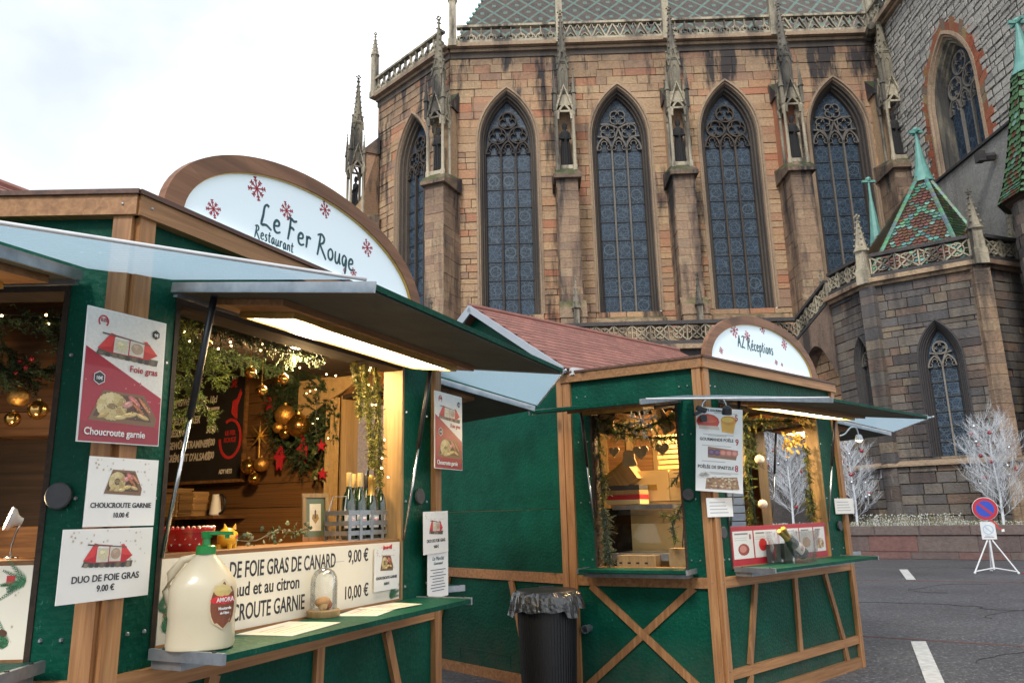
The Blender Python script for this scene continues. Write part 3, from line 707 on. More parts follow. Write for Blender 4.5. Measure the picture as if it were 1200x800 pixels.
    return root, dict(F=FF, L=FL, R=FR, G=G, pL=pL, pR=pR)

A1 = (-1.52, 2.895, 0); B2 = (1.635, 6.5, 0)
S1, K1 = kiosk('large green half-timbered market stall nearest the camera, under the bigger arched sign', A1, 24.4, 115, 115, 2.43,
    dict(cx=1.15, endwall=2.965, flakes=[(.664, 3.161, .062), (.883, 3.125, .05), (1.193, 3.245, .048), (1.60, 3.15, .055), (.40, 2.955, .045), (1.469, 2.955, .03), (1.385, 2.945, .016)],
         text=[('Le Fer Rouge', .705, 2.985, .120, .0115, 1.0, -.03), ('Restaurant', .665, 2.912, .062, .006, .86, 0.0)]))
S2, K2 = kiosk('green half-timbered market stall farther back beside the road, under the smaller arched sign', B2, 47.5, 107.5, 108, 2.455,
    dict(cx=1.10, endwall=2.84, flakes=[(.612, 3.19, .07), (.834, 3.165, .055), (1.137, 3.285, .055), (1.54, 3.18, .06), (.36, 2.965, .035), (1.34, 2.97, .03), (1.45, 2.96, .02)],
         text=[('AZ REceptions', .655, 3.04, .115, .0115, .80, -.0)]))
W1 = frame(A1, 24.4); W2 = frame(B2, 47.5)
def on1(x, y, z): return W1 @ T(x, y, z)
def on2(x, y, z): return W2 @ T(x, y, z)
for nm, W_, lx, ly in (('ceiling_lamp', W1, 1.6, .5), ('ceiling_lamp', W2, .62, .62)):
    far = nm and W_ is W2
    t = thing(nm, 'small round ceiling lamp lighting the inside of the ' + ('farther' if far else 'nearest') + ' market stall', 'lamp', W_ @ T(lx, ly, 2.64))
    MB().lathe([(.07, 0), (.09, -.03), (.085, -.05), (.06, -.055)], 20).build('lamp_shade', M['white_metal'], t, smooth=.6)
    MB().lathe([(.0585, -.0555), (.05, -.064), (.02, -.066)], 20).build('bulb', M['spot_light'], t)
    ld = bpy.data.lights.new('ceiling_lamp_light', 'POINT'); ld.energy = 120 if far else 95; ld.color = (1, .66, .30); ld.shadow_soft_size = .08
    lo = bpy.data.objects.new('light', ld); COL.objects.link(lo); lo.parent = t; lo.location = (0, 0, -.16)
# ================================================================ printed sheets and posters
def ell(m, x, z, rx, rz, y, c, a=0, n=12): m.color = c; m.disc(x, z, rx, rz, y, n=n, a0=a)
def foie_gras(m, x, z, w, h, y):            # red box on slate holding two pale jars
    P = lambda *q: [(x + a * w, z + b * h) for a, b in q]
    m.color = (.10, .085, .07); m.poly(P((-.52, -.40), (.50, -.50), (.52, -.28), (-.48, -.2)), y)
    for i in range(9):
        m.color = random.choice([(.25, .20, .14), (.05, .045, .04), (.16, .13, .09)]); a = -.48 + i * .108; m.poly(P((a, -.42 - i * .01), (a + .07, -.43 - i * .01), (a + .08, -.30), (a + .01, -.29)), y - .0003)
    m.color = (.50, .02, .03); m.poly(P((-.5, -.2), (-.3, -.28), (.34, -.32), (.5, -.1), (.30, .34), (.18, .28), (-.22, .36), (-.30, .40)), y - .0004)
    m.color = (.66, .05, .05); m.poly(P((-.5, -.2), (-.28, -.05), (-.24, .30), (-.30, .40)), y - .0006); m.poly(P((.5, -.1), (.22, -.02), (.2, .24), (.30, .34)), y - .0006)
    for sx, c in ((-.12, (.62, .56, .36)), (.14, (.42, .30, .22))):
        m.color = (.62, .58, .50); m.poly(P((sx - .13, -.26), (sx + .11, -.28), (sx + .12, .24), (sx - .12, .26)), y - .0008)
        ell(m, x + sx * w, z + .0 * h, .105 * w, .20 * h, y - .001, c); ell(m, x + (sx - .02) * w, z + .08 * h, .05 * w, .06 * h, y - .0012, tuple(k * 1.3 for k in c))
        ell(m, x + sx * w, z + .26 * h, .12 * w, .05 * h, y - .0014, (.75, .72, .66))
    mottle(m, x, z - .02 * h, .44 * w, .40 * h, y - .0015, [(.30, .22, .12), (.50, .40, .22), (.20, .12, .07), (.68, .60, .42)], 60, 4); mottle(m, x - .33 * w, z + .02 * h, .22 * w, .34 * h, y - .0009, [(.32, .01, .02), (.75, .12, .10), (.45, .02, .03)], 26, 6); mottle(m, x + .36 * w, z - .0 * h, .2 * w, .3 * h, y - .0009, [(.30, .01, .02), (.72, .10, .09), (.42, .02, .03)], 26, 7)
    m.color = (.12, .10, .08); m.poly(P((-.44, .33), (.36, .20), (.36, .24), (-.44, .38)), y - .0016)
def choucroute(m, x, z, w, h, y):           # card tray with a ring of cabbage, potatoes and sausages
    P = lambda *q: [(x + a * w, z + b * h) for a, b in q]
    m.color = (.20, .10, .045); m.poly(P((-.5, -.42), (.48, -.48), (.5, -.22), (.28, .44), (-.32, .46)), y)
    m.color = (.09, .045, .02); m.poly(P((-.44, -.30), (.42, -.34), (.26, .36), (-.30, .38)), y - .0003)
    rnd = random.Random(5)
    for i in range(34):
        t = i * .55; c = rnd.choice([(.55, .43, .19), (.66, .54, .28), (.42, .30, .11)]); ell(m, x + (-.18 + .15 * math.cos(t)) * w, z + (.02 + .24 * math.sin(t)) * h, .075 * w, .10 * h, y - .0006 - i * 1e-5, c, t)
    ell(m, x - .18 * w, z + .02 * h, .06 * w, .09 * h, y - .0012, (.25, .17, .07))
    for (a, b, rx, rz, rot, c) in ((.14, .22, .12, .10, -.6, (.55, .16, .14)), (.20, .02, .17, .06, -.7, (.44, .13, .045)), (.30, .12, .16, .06, -.8, (.50, .18, .07)), (.08, -.18, .13, .08, .2, (.62, .46, .18)), (-.06, -.28, .10, .07, .1, (.68, .52, .24)), (.28, -.20, .11, .07, -.3, (.60, .42, .16)), (.05, .12, .09, .10, .4, (.62, .28, .24)), (-.30, -.26, .09, .06, .4, (.50, .34, .12))):
        ell(m, x + a * w, z + b * h, rx * w, rz * h, y - .0014, tuple(k * .6 for k in c), rot); ell(m, x + a * w, z + (b + .012) * h, rx * w * .86, rz * h * .8, y - .0016, c, rot); ell(m, x + (a - .02) * w, z + (b + .03) * h, rx * w * .4, rz * h * .25, y - .0018, tuple(min(1, k * 1.6) for k in c), rot)
    mottle(m, x - .18 * w, z, .40 * w, .62 * h, y - .0013, [(.72, .60, .34), (.34, .22, .08), (.58, .46, .22), (.20, .12, .05)], 90, 8); mottle(m, x + .14 * w, z + .02 * h, .55 * w, .6 * h, y - .00185, [(.70, .42, .22), (.26, .08, .03), (.78, .62, .40), (.14, .05, .02)], 80, 9)
def mottle(m, x, z, w, h, y, cols, n, seed):
    r = random.Random(seed)
    for i in range(n):
        a = r.uniform(0, 6.28); q = math.sqrt(r.random()) * .5; ell(m, x + q * math.cos(a) * w, z + q * math.sin(a) * h, r.uniform(.006, .024) * w, r.uniform(.008, .03) * h, y - i * 6e-6, r.choice(cols), a, n=6)
def stars(m, x0, x1, z0, z1, y, n, seed=1):
    r = random.Random(seed)
    for i in range(n):
        m.color = r.choice([(.50, .40, .28), (.35, .28, .2), (.6, .52, .4)]); x = r.uniform(x0, x1); z = r.uniform(z0, z1); s = r.uniform(.002, .007)
        m.poly([(x + s * (1 if k % 2 == 0 else .45) * math.cos(k * PI / 5 + i), z + s * (1 if k % 2 == 0 else .45) * math.sin(k * PI / 5 + i)) for k in range(10)], y)
def fir_print(m, x, z, s, y, a0, seed=3):
    r = random.Random(seed)
    for b in range(7):
        a = a0 + r.uniform(-1.1, 1.1); L_ = s * r.uniform(.6, 1)
        for k in range(14):
            t = k / 14 * L_; px, pz = x + math.cos(a) * t, z + math.sin(a) * t
            for sg in (-1, 1):
                q = a + sg * .7; l = s * .22 * (1 - k / 18); m.color = r.choice([(.03, .14, .05), (.05, .22, .09), (.02, .09, .04)])
                e = (px + math.cos(q) * l, pz + math.sin(q) * l); n_ = (-math.sin(q) * s * .018, math.cos(q) * s * .018)
                m.poly([(px - n_[0], pz - n_[1]), (e[0], e[1]), (px + n_[0], pz + n_[1])], y - .0002 * b)
def hexagon(m, x, z, r, y, c): m.color = c; m.poly([(x + r * math.cos(k * PI / 3 + .52), z + r * math.sin(k * PI / 3 + .52)) for k in range(6)], y)

def red_poster(W_, x, y, z, w, h, tilt, label, small=False):
    """two-part poster: pale top with the foie gras box, red lower half with the sausage tray"""
    t = thing('food_poster', label, 'poster', W_ @ T(x, y, z) @ RY(-tilt), 'foie gras and choucroute posters')
    MB().box(-w / 2, w / 2, 0, .006, 0, h).build('board', M['white'], t)
    m = MB(); m.color = (.74, .71, .66); m.poly([(-w / 2 + .004, .37 * h), (-w / 2 + .004, h - .004), (w / 2 - .004, h - .004), (w / 2 - .004, .37 * h)], -.0006)
    m.color = (.36, .010, .03); m.poly([(-w / 2 + .004, .004), (w / 2 - .004, .004), (w / 2 - .004, .38 * h), (-w / 2 + .004, .70 * h)], -.0010)
    m.color = (.30, .010, .025); m.poly([(-w / 2 + .004, .004), (w / 2 - .004, .004), (w / 2 - .004, .14 * h), (-w / 2 + .004, .15 * h)], -.0013)
    r = random.Random(3)
    for i in range(16): ell(m, r.uniform(-w / 2 + .01, w / 2 - .01), r.uniform(.2 * h, .5 * h), .004, .004, -.0014, (.5, .12, .14), n=6)
    foie_gras(m, .02 * w, .74 * h, .76 * w, .22 * h, -.0016); choucroute(m, .02 * w, .27 * h, .84 * w, .26 * h, -.0018)
    hexagon(m, .36 * w, .885 * h, .055 * w, -.0034, (.01, .012, .02)); hexagon(m, -.31 * w, .475 * h, .075 * w, -.0034, (.75, .75, .75)); hexagon(m, -.31 * w, .475 * h, .066 * w, -.0037, (.01, .012, .02))
    hs = [(-.31 * w + .055 * w * math.cos(a), .925 * h + .06 * w * math.sin(a)) for a in [PI * 1.25 - k * PI * 1.5 / 12 for k in range(13)]]
    m.color = (.5, .03, .05); m.ribbon([(p[0], p[1] - .01) for p in hs], .006, -.0018, -.0012)
    m.build('picture', M['print'], t)
    text(t, 'Foie gras', .05 * w, -.0026, .555 * h, .088 * w / .35 * .35 * 1.15, M['redprint'], sx=1, bold=.0004)
    text(t, 'Choucroute garnie', -.44 * w, -.0040, .055 * h, .105 * w, M['whiteink'], sx=.92, bold=.0006)
    text(t, '9€', .335 * w, -.0040, .868 * h, .05 * w, M['whiteink'], bold=.0004); text(t, '10€', -.352 * w, -.0042, .462 * h, .05 * w, M['whiteink'], bold=.0003)
    text(t, 'LE FER', -.345 * w, -.0022, .915 * h, .028 * w, M['redprint']); text(t, 'ROUGE', -.345 * w, -.0022, .900 * h, .028 * w, M['redprint'])
    return t
def dish_card(W_, x, y, z, w, h, tilt, kind, label):
    t = thing('price_card', label, 'price card', W_ @ T(x, y, z) @ RY(-tilt), 'laminated price cards on the nearest stall')
    MB().box(-w / 2, w / 2, 0, .003, 0, h).build('sheet', M['laminate'], t)
    m = MB(); stars(m, -w * .45, w * .45, .75 * h, .97 * h, -.0008, 22, 4); stars(m, w * .2, w * .45, .45 * h, .9 * h, -.0008, 8, 5)
    (foie_gras if kind == 'duo' else choucroute)(m, 0, .64 * h, .54 * w, .40 * h, -.001)
    m.build('picture', M['print'], t)
    s = .088 * w / .35
    text(t, 'DUO DE FOIE GRAS' if kind == 'duo' else 'CHOUCROUTE GARNIE', 0, -.001, .27 * h, .085 * w if kind != 'duo' else .088 * w, M['ink'], align='CENTER', sx=.95, bold=.0005)
    text(t, '9.00 €' if kind == 'duo' else '10.00 €', 0, -.001, .13 * h, .082 * w, M['ink'], align='CENTER', sx=.9, bold=.0005)
    return t
red_poster(W1, -.016, -.046, 1.846, .35, .50, 1.0, 'foie gras and choucroute poster on the front corner post of the nearest stall')
dish_card(W1, .020, -.042, 1.545, .30, .25, 0, 'chou', 'laminated sausage dish price card on the near corner post below the red poster')
dish_card(W1, -.020, -.046, 1.288, .37, .25, 0, 'duo', 'laminated foie gras price card, lowest of the sheets on the near corner post')
p = red_poster(W1, 2.41, -.10, 1.855, .37, .50, 0, 'smaller-looking foie gras and choucroute poster hung at the far end of the nearest stall')
m = MB(); m.tube([(0, .003, .50), (-.03, .03, .57)], .002, 5); m.build('string', M['black'], p)
dish_card(W1, 2.32, -.055, 1.328, .31, .26, 1, 'duo', 'foie gras price card on the far end post of the nearest stall')
t = thing('notice_sheet', 'white printed notice below the foie gras card on the far post of the nearest stall', 'notice', W1 @ T(2.36, -.045, 1.06))
MB().box(-.13, .13, 0, .002, 0, .275).build('sheet', M['white'], t)
text(t, 'Le Marché', 0, -.001, .225, .034, M['signink'], align='CENTER', shear=.3); text(t, 'Gourmand', 0, -.001, .198, .026, M['signink'], align='CENTER', shear=.3)
m = MB()
for k in range(8):
    m.color = (.12, .14, .2); hw = random.Random(k).uniform(.06, .10); m.box(-hw, hw, -.0016, -.0006, .165 - k * .018, .170 - k * .018)
m.build('small_print', M['print'], t)

# banner along the foot of the opening of the nearest stall
t = thing('menu_banner', 'long cream menu banner along the serving hatch of the nearest stall', 'banner', W1 @ T(.262, .0, 1.088))
w_, h_ = 1.722, .325
MB().box(0, w_, .002, .012, 0, h_).build('board', M['banner'], t)
m = MB(); stars(m, .02, .22, .10, .30, .0014, 22, 9); fir_print(m, .03, .05, .14, .0012, 1.0, 3); fir_print(m, .0, .14, .10, .0012, .2, 4); fir_print(m, 1.62, .02, .13, .0012, .3, 6)
m.color = (.34, .19, .05); m.ribbon(smooth2([(.03, .10), (.06, .17), (.09, .22), (.10, .15), (.05, .14)]), .02, .0006, .0018)
m.build('picture', M['print'], t)
for body, x, z, s, ft in (('DUO DE FOIE GRAS DE CANARD', .205, .222, .10, .90), ('9,00 €', 1.215, .236, .092, .185), ('pain chaud et au citron', .205, .142, .084, .62), ('CHOUCROUTE GARNIE', .205, .040, .10, .665), ('10,00 €', 1.185, .050, .092, .21)):
    text(t, body, x, .0012, z, s, M['ink'], fit=ft, bold=.0012)
m = MB(); m.color = (.2, .2, .2)
for x in range(16): m.box(1.09 + x * .006 , 1.093 + x * .006, .001, .0018, .245, .247)
m.build('dotted_line', M['print'], t)
t = dish_card(W1, 1.832, -.010, 1.150, .245, .235, 0, 'chou', 'small sausage dish card with a red bow pinned to the cream banner')
m = MB(); m.color = (.5, .02, .03); m.poly([(.0, .235), (.05, .255), (.05, .225)], -.002); m.poly([(.0, .235), (-.04, .250), (-.04, .222)], -.002); m.box(-.006, .006, -.006, -.001, .228, .243); m.build('bow', M['print'], t)
# banner of the left hatch
t = thing('menu_banner', 'cream banner with printed fir sprigs in the left hatch of the nearest stall', 'banner', W1 @ K1['L'] @ T(-1.08, .0, 1.088))
MB().box(.024, .822, .002, .012, 0, h_).build('board', M['banner'], t)
m = MB(); fir_print(m, .80, .27, .12, .0012, 3.3, 3); fir_print(m, .76, .05, .11, .0012, 2.8, 5); stars(m, .62, .8, .06, .26, .0012, 16, 4)
m.color = (.5, .03, .03); m.box(.73, .76, .0004, .0016, .26, .29); m.color = (.1, .04, .02); m.disc(.735, .09, .02, .014, .0004); m.build('picture', M['print'], t)

# ---- wooden ledge inside the front hatch
lg = thing('serving_ledge', 'dark wooden ledge behind the cream banner of the nearest stall', 'shelf', W1 @ T(0, 0, 0))
MB().box(.262, 2.0, .014, .40, 1.405, 1.43).build('board', M['plankx'], lg)
MB().box(.262, 2.0, .32, .38, 1.0, 1.404).build('support', M['darkwood'], lg)
lg = thing('serving_ledge', 'dark wooden ledge in the left hatch of the nearest stall', 'shelf', W1 @ K1['L'])
MB().box(-1.05, -.262, .014, .36, 1.405, 1.43).build('board', M['plankx'], lg)
# red pot
t = thing('flower_pot', 'red ceramic bowl with small white crosses on the ledge of the nearest stall', 'bowl', W1 @ T(.555, .19, 1.43))
b = MB().lathe([(.075, 0), (.082, .01), (.098, .075), (.112, .078), (.115, .095), (.106, .098), (.09, .03)], 28).build('bowl', M['redceramic'], t, smooth=.7)
m = MB(); m.color = (.7, .65, .55)
for k in range(14):
    for zz in (.03, .055):
        a = k * 2 * PI / 14 + zz * 9; r = .0835 + zz * .19; F = RZ(math.degrees(a)) @ T(0, -r, zz); m.box(-.005, .005, -.0012, .001, -.0012, .0012, F); m.box(-.0012, .0012, -.0013, .001, -.005, .005, F)
m.build('pattern', M['print'], t)
m = MB()
for k in range(30): m.color = (.6, .05, .04) if k % 3 else (.7, .6, .5); a = k * 2 * PI / 30; m.ball((.108 * math.cos(a), .108 * math.sin(a), .1), .007, 6)
m.build('trim', M['print'], t)
# piggy bank
t = thing('piggy_bank', 'yellow ceramic piggy bank with a pink heart beside the green pump', 'piggy bank', W1 @ T(.80, .20, 1.43) @ RZ(25))
MB().ball((0, 0, .052), .05, 16, S(1.15, .9, .95)).build('body', M['yellow'], t, smooth=True)
MB().lathe([(.016, 0), (.018, .02), (.015, .024)], 12, T(.048, -.01, .058) @ RY(80)).build('snout', M['yellow'], t, smooth=.7)
for s in (-1, 1):
    MB().lathe([(.012, 0), (.001, .028)], 8, T(.015, s * .02 - .005, .088) @ RX(-s * 15)).build('ear', M['yellow'], t)
for a, c in ((.03, .025), (.03, -.025), (-.03, .025), (-.03, -.025)): MB().lathe([(.011, 0), (.013, .022)], 8, T(a, c, 0)).build('leg', M['yellow'], t)
m = MB(); m.color = (.5, .04, .1); m.poly([(0, -.012), (.012, .003), (.007, .010), (0, .006), (-.007, .010), (-.012, .003)], -.0462, T(0, 0, .052)); m.build('heart', M['print'], t)
# picture frame leaning on the end of the ledge
t = thing('picture_frame', 'small wooden picture frame with green mount propped inside the nearest stall', 'picture frame', W1 @ T(1.66, .37, 1.43) @ RZ(-28) @ RX(-6))
fw, fh = .165, .275
for x0, x1, z0, z1 in ((-fw / 2, fw / 2, 0, .024), (-fw / 2, fw / 2, fh - .024, fh), (-fw / 2, -fw / 2 + .024, .0245, fh - .0245), (fw / 2 - .024, fw / 2, .0245, fh - .0245)):
    MB().box(x0, x1, -.012, .008, z0, z1).build('frame_side', M['tan'] if z0 else M['woodz'], t)
m = MB(); m.color = (.10, .13, .07); m.poly([(-.06, .02), (.06, .02), (.06, .255), (-.06, .255)], 0); m.color = (.62, .56, .42); m.poly([(-.035, .06), (.035, .06), (.035, .215), (-.035, .215)], -.001)
m.color = (.30, .19, .05); m.poly([(-.022, .13), (0, .10), (.022, .13), (.016, .155), (-.016, .155)], -.002); m.color = (.1, .06, .04); m.poly([(-.006, .13), (.006, .13), (.005, .175), (0, .182), (-.005, .175)], -.0025)
m.build('picture', M['print'], t)
t = thing('price_tag', 'small beige tag at the foot of the picture frame', 'tag', W1 @ T(1.72, .30, 1.43) @ RZ(-28)); MB().box(-.02, .02, 0, .003, 0, .07).build('card', M['curtain'], t)

# wine crate with bottles
CR = W1 @ T(1.86, .20, 1.43) @ RZ(-4)
t = thing('bottle_crate', 'galvanised strap crate holding wine bottles on the ledge of the nearest stall', 'crate', CR)
m = MB(); cw, cd, ch = .42, .17, .20
MB().box(-cw / 2, cw / 2, -cd / 2, cd / 2, 0, .008).build('base', M['metal'], t)
for z in (.03, .085, .145):
    m = MB(); m.box(-cw / 2, cw / 2, -cd / 2 - .003, -cd / 2, z, z + .026); m.box(-cw / 2, cw / 2, cd / 2, cd / 2 + .003, z, z + .026); m.box(-cw / 2 - .003, -cw / 2, -cd / 2, cd / 2, z, z + .026); m.box(cw / 2, cw / 2 + .003, -cd / 2, cd / 2, z, z + .026); m.build('strap', M['metal'], t)
for x in (-.2, -.10, .0, .10, .2):
    for y in (-cd / 2 - .006, cd / 2 + .0035): MB().box(x - .012, x + .012, y, y + .0025, 0, .172).build('upright_strap', M['metal'], t)
m = MB(); m.tube([(-cw / 2 - .004, -.06, .165), (-cw / 2 + .02, -.05, .25), (-cw / 2 + .02, .05, .25), (-cw / 2 - .004, .06, .165)], .004, 6); m.build('handle', M['metal'], t)
def bottle(mw, label, foil='gold', champ=False, group='wine bottles in the strap crate', cap='foil'):
    t = thing('wine_bottle', label, 'bottle', mw, group)
    pr = [(.036, 0), (.040, .006), (.040, .17), (.036, .20), (.017, .245), (.0145, .26), (.0145, .285)] if not champ else [(.040, 0), (.044, .006), (.044, .15), (.038, .19), (.018, .235), (.0165, .25)]
    MB().lathe(pr, 20).build('glass_body', M['bottle'], t, smooth=.7)
    MB().lathe([(.0155, .262), (.0163, .27), (.0163, .33), (.014, .333)] if not champ else [(.026, .215), (.0195, .24), (.019, .29), (.021, .295), (.021, .318), (.015, .325)], 16).build('neck_foil', M[cap], t, smooth=.7)
    m = MB(); n = 14; r = .0405 if not champ else .0445
    vs_ = [(r * math.sin(a), -r * math.cos(a), z) for z in (.055, .135) for a in [(-60 + 120 * k / n) * PI / 180 for k in range(n + 1)]]
    m.add(vs_, [(k, k + 1, n + 2 + k, n + 1 + k) for k in range(n)]); lb = m.build('label', M['white'], t, smooth=True)
    m = MB(); m.color = (.5, .2, .18); m.add([(r * 1.006 * math.sin(a), -r * 1.006 * math.cos(a), z) for z in (.075, .10) for a in (-.5, -.25, 0, .25, .5)], [(k, k + 1, k + 6, k + 5) for k in range(4)]); m.build('label_print', M['print'], lb)
    return t
M['creamfoil'] = simple('cream_bottle_foil', (.46, .33, .13), (.36, .25, .09), 5, rough=.4)
i = 0
for x, y, lab, ch, cp in ((-.150, -.035, 'wine bottle at the left end of the strap crate, cream foil', False, 'creamfoil'), (-.055, -.038, 'wine bottle second from the left in the strap crate, cream foil', False, 'creamfoil'), (.055, -.035, 'sparkling wine bottle with copper foil in the middle of the strap crate', True, 'foil'), (.155, -.035, 'wine bottle at the right end of the strap crate', False, 'creamfoil'), (-.01, .045, 'wine bottle in the back row of the strap crate, between two front bottles', False, 'creamfoil'), (.105, .045, 'dark wine bottle at the back of the strap crate, next to the copper foil', False, 'black')):
    bottle(CR @ T(x, y, .009) @ RZ(-20 + i * 9) @ S(1.05, 1.05, 1.14), lab, champ=ch, cap=cp); i += 1

# mustard pump jug
JG = W1 @ T(.275, -.215, 1.087) @ RZ(-56) @ S(.96, .96, .97)
t = thing('mustard_jug', 'big cream plastic mustard jug with a green pump on the counter', 'mustard jug', JG)
m = MB(); prof = [(.114, 0), (.124, .006), (.127, .02), (.123, .118), (.127, .13), (.127, .225), (.118, .25), (.098, .283), (.072, .315), (.045, .345), (.036, .355), (.034, .362)]
vs_ = []; n = 28
for r, z in prof:
    for k in range(n):
        a = 2 * PI * k / n; e = 2.6; c, s_ = math.cos(a), math.sin(a); rr = r / ((abs(c) ** e + abs(s_ * 1.25) ** e) ** (1 / e)); 
        x = rr * c; y = rr * s_
        if z > .2 and x < 0: x -= (.33 - z) * .0
        vs_.append((x, y, z))
fs = [(i * n + k, i * n + (k + 1) % n, (i + 1) * n + (k + 1) % n, (i + 1) * n + k) for i in range(len(prof) - 1) for k in range(n)] + [tuple(range(n - 1, -1, -1)), tuple((len(prof) - 1) * n + k for k in range(n))]
m.add(vs_, fs); m.build('body', M['jug'], t, smooth=.6)
m = MB(); m.tube([(-.03, -.0, .348), (-.085, 0, .335), (-.128, 0, .28), (-.140, 0, .22), (-.126, 0, .165)], [.012, .016, .018, .017, .013], 10); m.build('handle', M['jug'], t, smooth=True)
m = MB(); m.lathe([(.038, .355), (.038, .385), (.030, .39)], 18); m.lathe([(.016, .39), (.014, .42), (.013, .432)], 12); m.build('cap', M['greenplastic'], t, smooth=.6)
m = MB(); m.box(-.024, .085, -.016, .016, .430, .444, RY(2)); m.box(.072, .086, -.011, .011, .414, .434); m.lathe([(.020, .418), (.023, .443)], 12); m.build('pump_head', M['greenplastic'], t)
# curved label on the front
m = MB(); n = 14
def jug_pt(u, v):
    a = math.radians(-66 + 52 * u); c, s_ = math.cos(a), math.sin(a); r = .1285 / ((abs(c) ** 2.6 + abs(s_ * 1.25) ** 2.6) ** (1 / 2.6)); return (r * c, r * s_, .175 + v)
def jug_poly(m, pts, lift=0):
    lift *= .5; vs_ = []
    for u, v in pts:
        x, y, z = jug_pt(u, v)
        rr = 1.0 if z < .22 else 1.0 - (z - .22) * 1.2
        vs_.append((x * rr * (1 + lift), y * rr * (1 + lift), z))
    c = len(vs_); cx = sum(v[0] for v in vs_) / c; cy = sum(v[1] for v in vs_) / c; cz = sum(v[2] for v in vs_) / c
    m.add(vs_, [(k, (k + 1) % c, (k + 2) % c) for k in range(0)] + [tuple(range(c))])
def jug_ell(m, cu, cv, ru, rv, c, lift):
    rows = 8
    for i in range(rows):
        v0 = -1 + 2 * i / rows; v1 = -1 + 2 * (i + 1) / rows; w0 = math.sqrt(max(0, 1 - v0 * v0)); w1 = math.sqrt(max(0, 1 - v1 * v1)); m.color = c
        for j in range(5):
            a, b_ = -1 + 2 * j / 5, -1 + 2 * (j + 1) / 5
            jug_poly(m, [(cu + ru * w0 * a, cv + rv * v0), (cu + ru * w0 * b_, cv + rv * v0), (cu + ru * w1 * b_, cv + rv * v1), (cu + ru * w1 * a, cv + rv * v1)], lift)
jug_ell(m, .5, -.005, .50, .094, (.62, .50, .30), .030); jug_ell(m, .5, -.008, .45, .086, (.20, .055, .02), .036); jug_ell(m, .45, .045, .30, .024, (.60, .45, .15), .040)
jug_ell(m, .5, .010, .46, .017, (.62, .02, .02), .044)
m.build('label', M['print'], t, recalc=False)
for body, z, s, mt in (('AMORA', .179, .023, 'whiteink'), ('Moutarde', .150, .015, 'whiteink'), ('de Dijon', .134, .012, 'whiteink')):
    LT = RZ(50) @ T(0, -.1335, z)
    text(t, body, 0, 0, 0, s, M[mt], align='CENTER', F=LT, bold=.0004)
# glass cloche
t = thing('food_cloche', 'glass dome over a filled bread roll on a round wooden base on the counter', 'glass dome', W1 @ T(1.185, -.075, 1.087))
MB().lathe([(.078, 0), (.080, .004), (.080, .030), (.077, .034)], 28).build('wooden_base', M['tan'], t, smooth=.6)
pr = [(.066, .0345), (.066, .16), (.062, .19), (.048, .215), (.025, .228), (.006, .232)]
MB().lathe(pr + [(r - .003, z - .001) for r, z in reversed(pr[:-1])] , 28).build('glass_dome', M['glass'], t, smooth=.8)
MB().ball((0, 0, .241), .009, 10).build('knob', M['glass'], t, smooth=True)
m = MB(); m.color = (.50, .26, .09); m.ball((-.005, 0, .068), .042, 12, S(1.1, .9, 1), .62); m.color = (.36, .13, .05); m.ball((.012, -.022, .055), .02, 10); m.color = (.55, .36, .16); m.ball((-.02, -.012, .052), .024, 10); m.color = (.25, .08, .03); m.ball((.03, .01, .052), .02, 8)
m.build('bread_roll', M['col'], t, smooth=True)
# menu sheets lying on the counter
def flat_menu(P, w, h, rot, label):
    t = thing('menu_sheet', label, 'menu', P @ RZ(rot), 'laminated menus lying on the nearest counter')
    MB().box(-w / 2, w / 2, -h / 2, h / 2, 0, .0025).build('sheet', M['banner'], t)
    m = MB(); F = T(0, 0, .0027) @ RX(-90)
    for k in range(5): m.color = (.28, .10, .08) if k % 2 == 0 else (.3, .26, .22); m.poly([(-w * .35, -h * .3 + k * h * .13), (w * random.Random(k).uniform(.05, .35), -h * .3 + k * h * .13), (w * random.Random(k).uniform(.05, .35), -h * .3 + k * h * .13 + .006), (-w * .35, -h * .3 + k * h * .13 + .006)], -.0003 * k, F)
    m.build('print', M['print'], t, recalc=False)
flat_menu(W1 @ T(.80, -.20, 1.087), .40, .27, 8, 'laminated menu lying on the counter between the jug and the glass dome')
flat_menu(W1 @ T(1.40, -.19, 1.087), .34, .22, 14, 'laminated menu lying on the counter just right of the glass dome')
flat_menu(W1 @ T(1.60, -.19, 1.0905), .30, .20, -6, 'laminated menu at the far end of the counter, overlapping its neighbour')

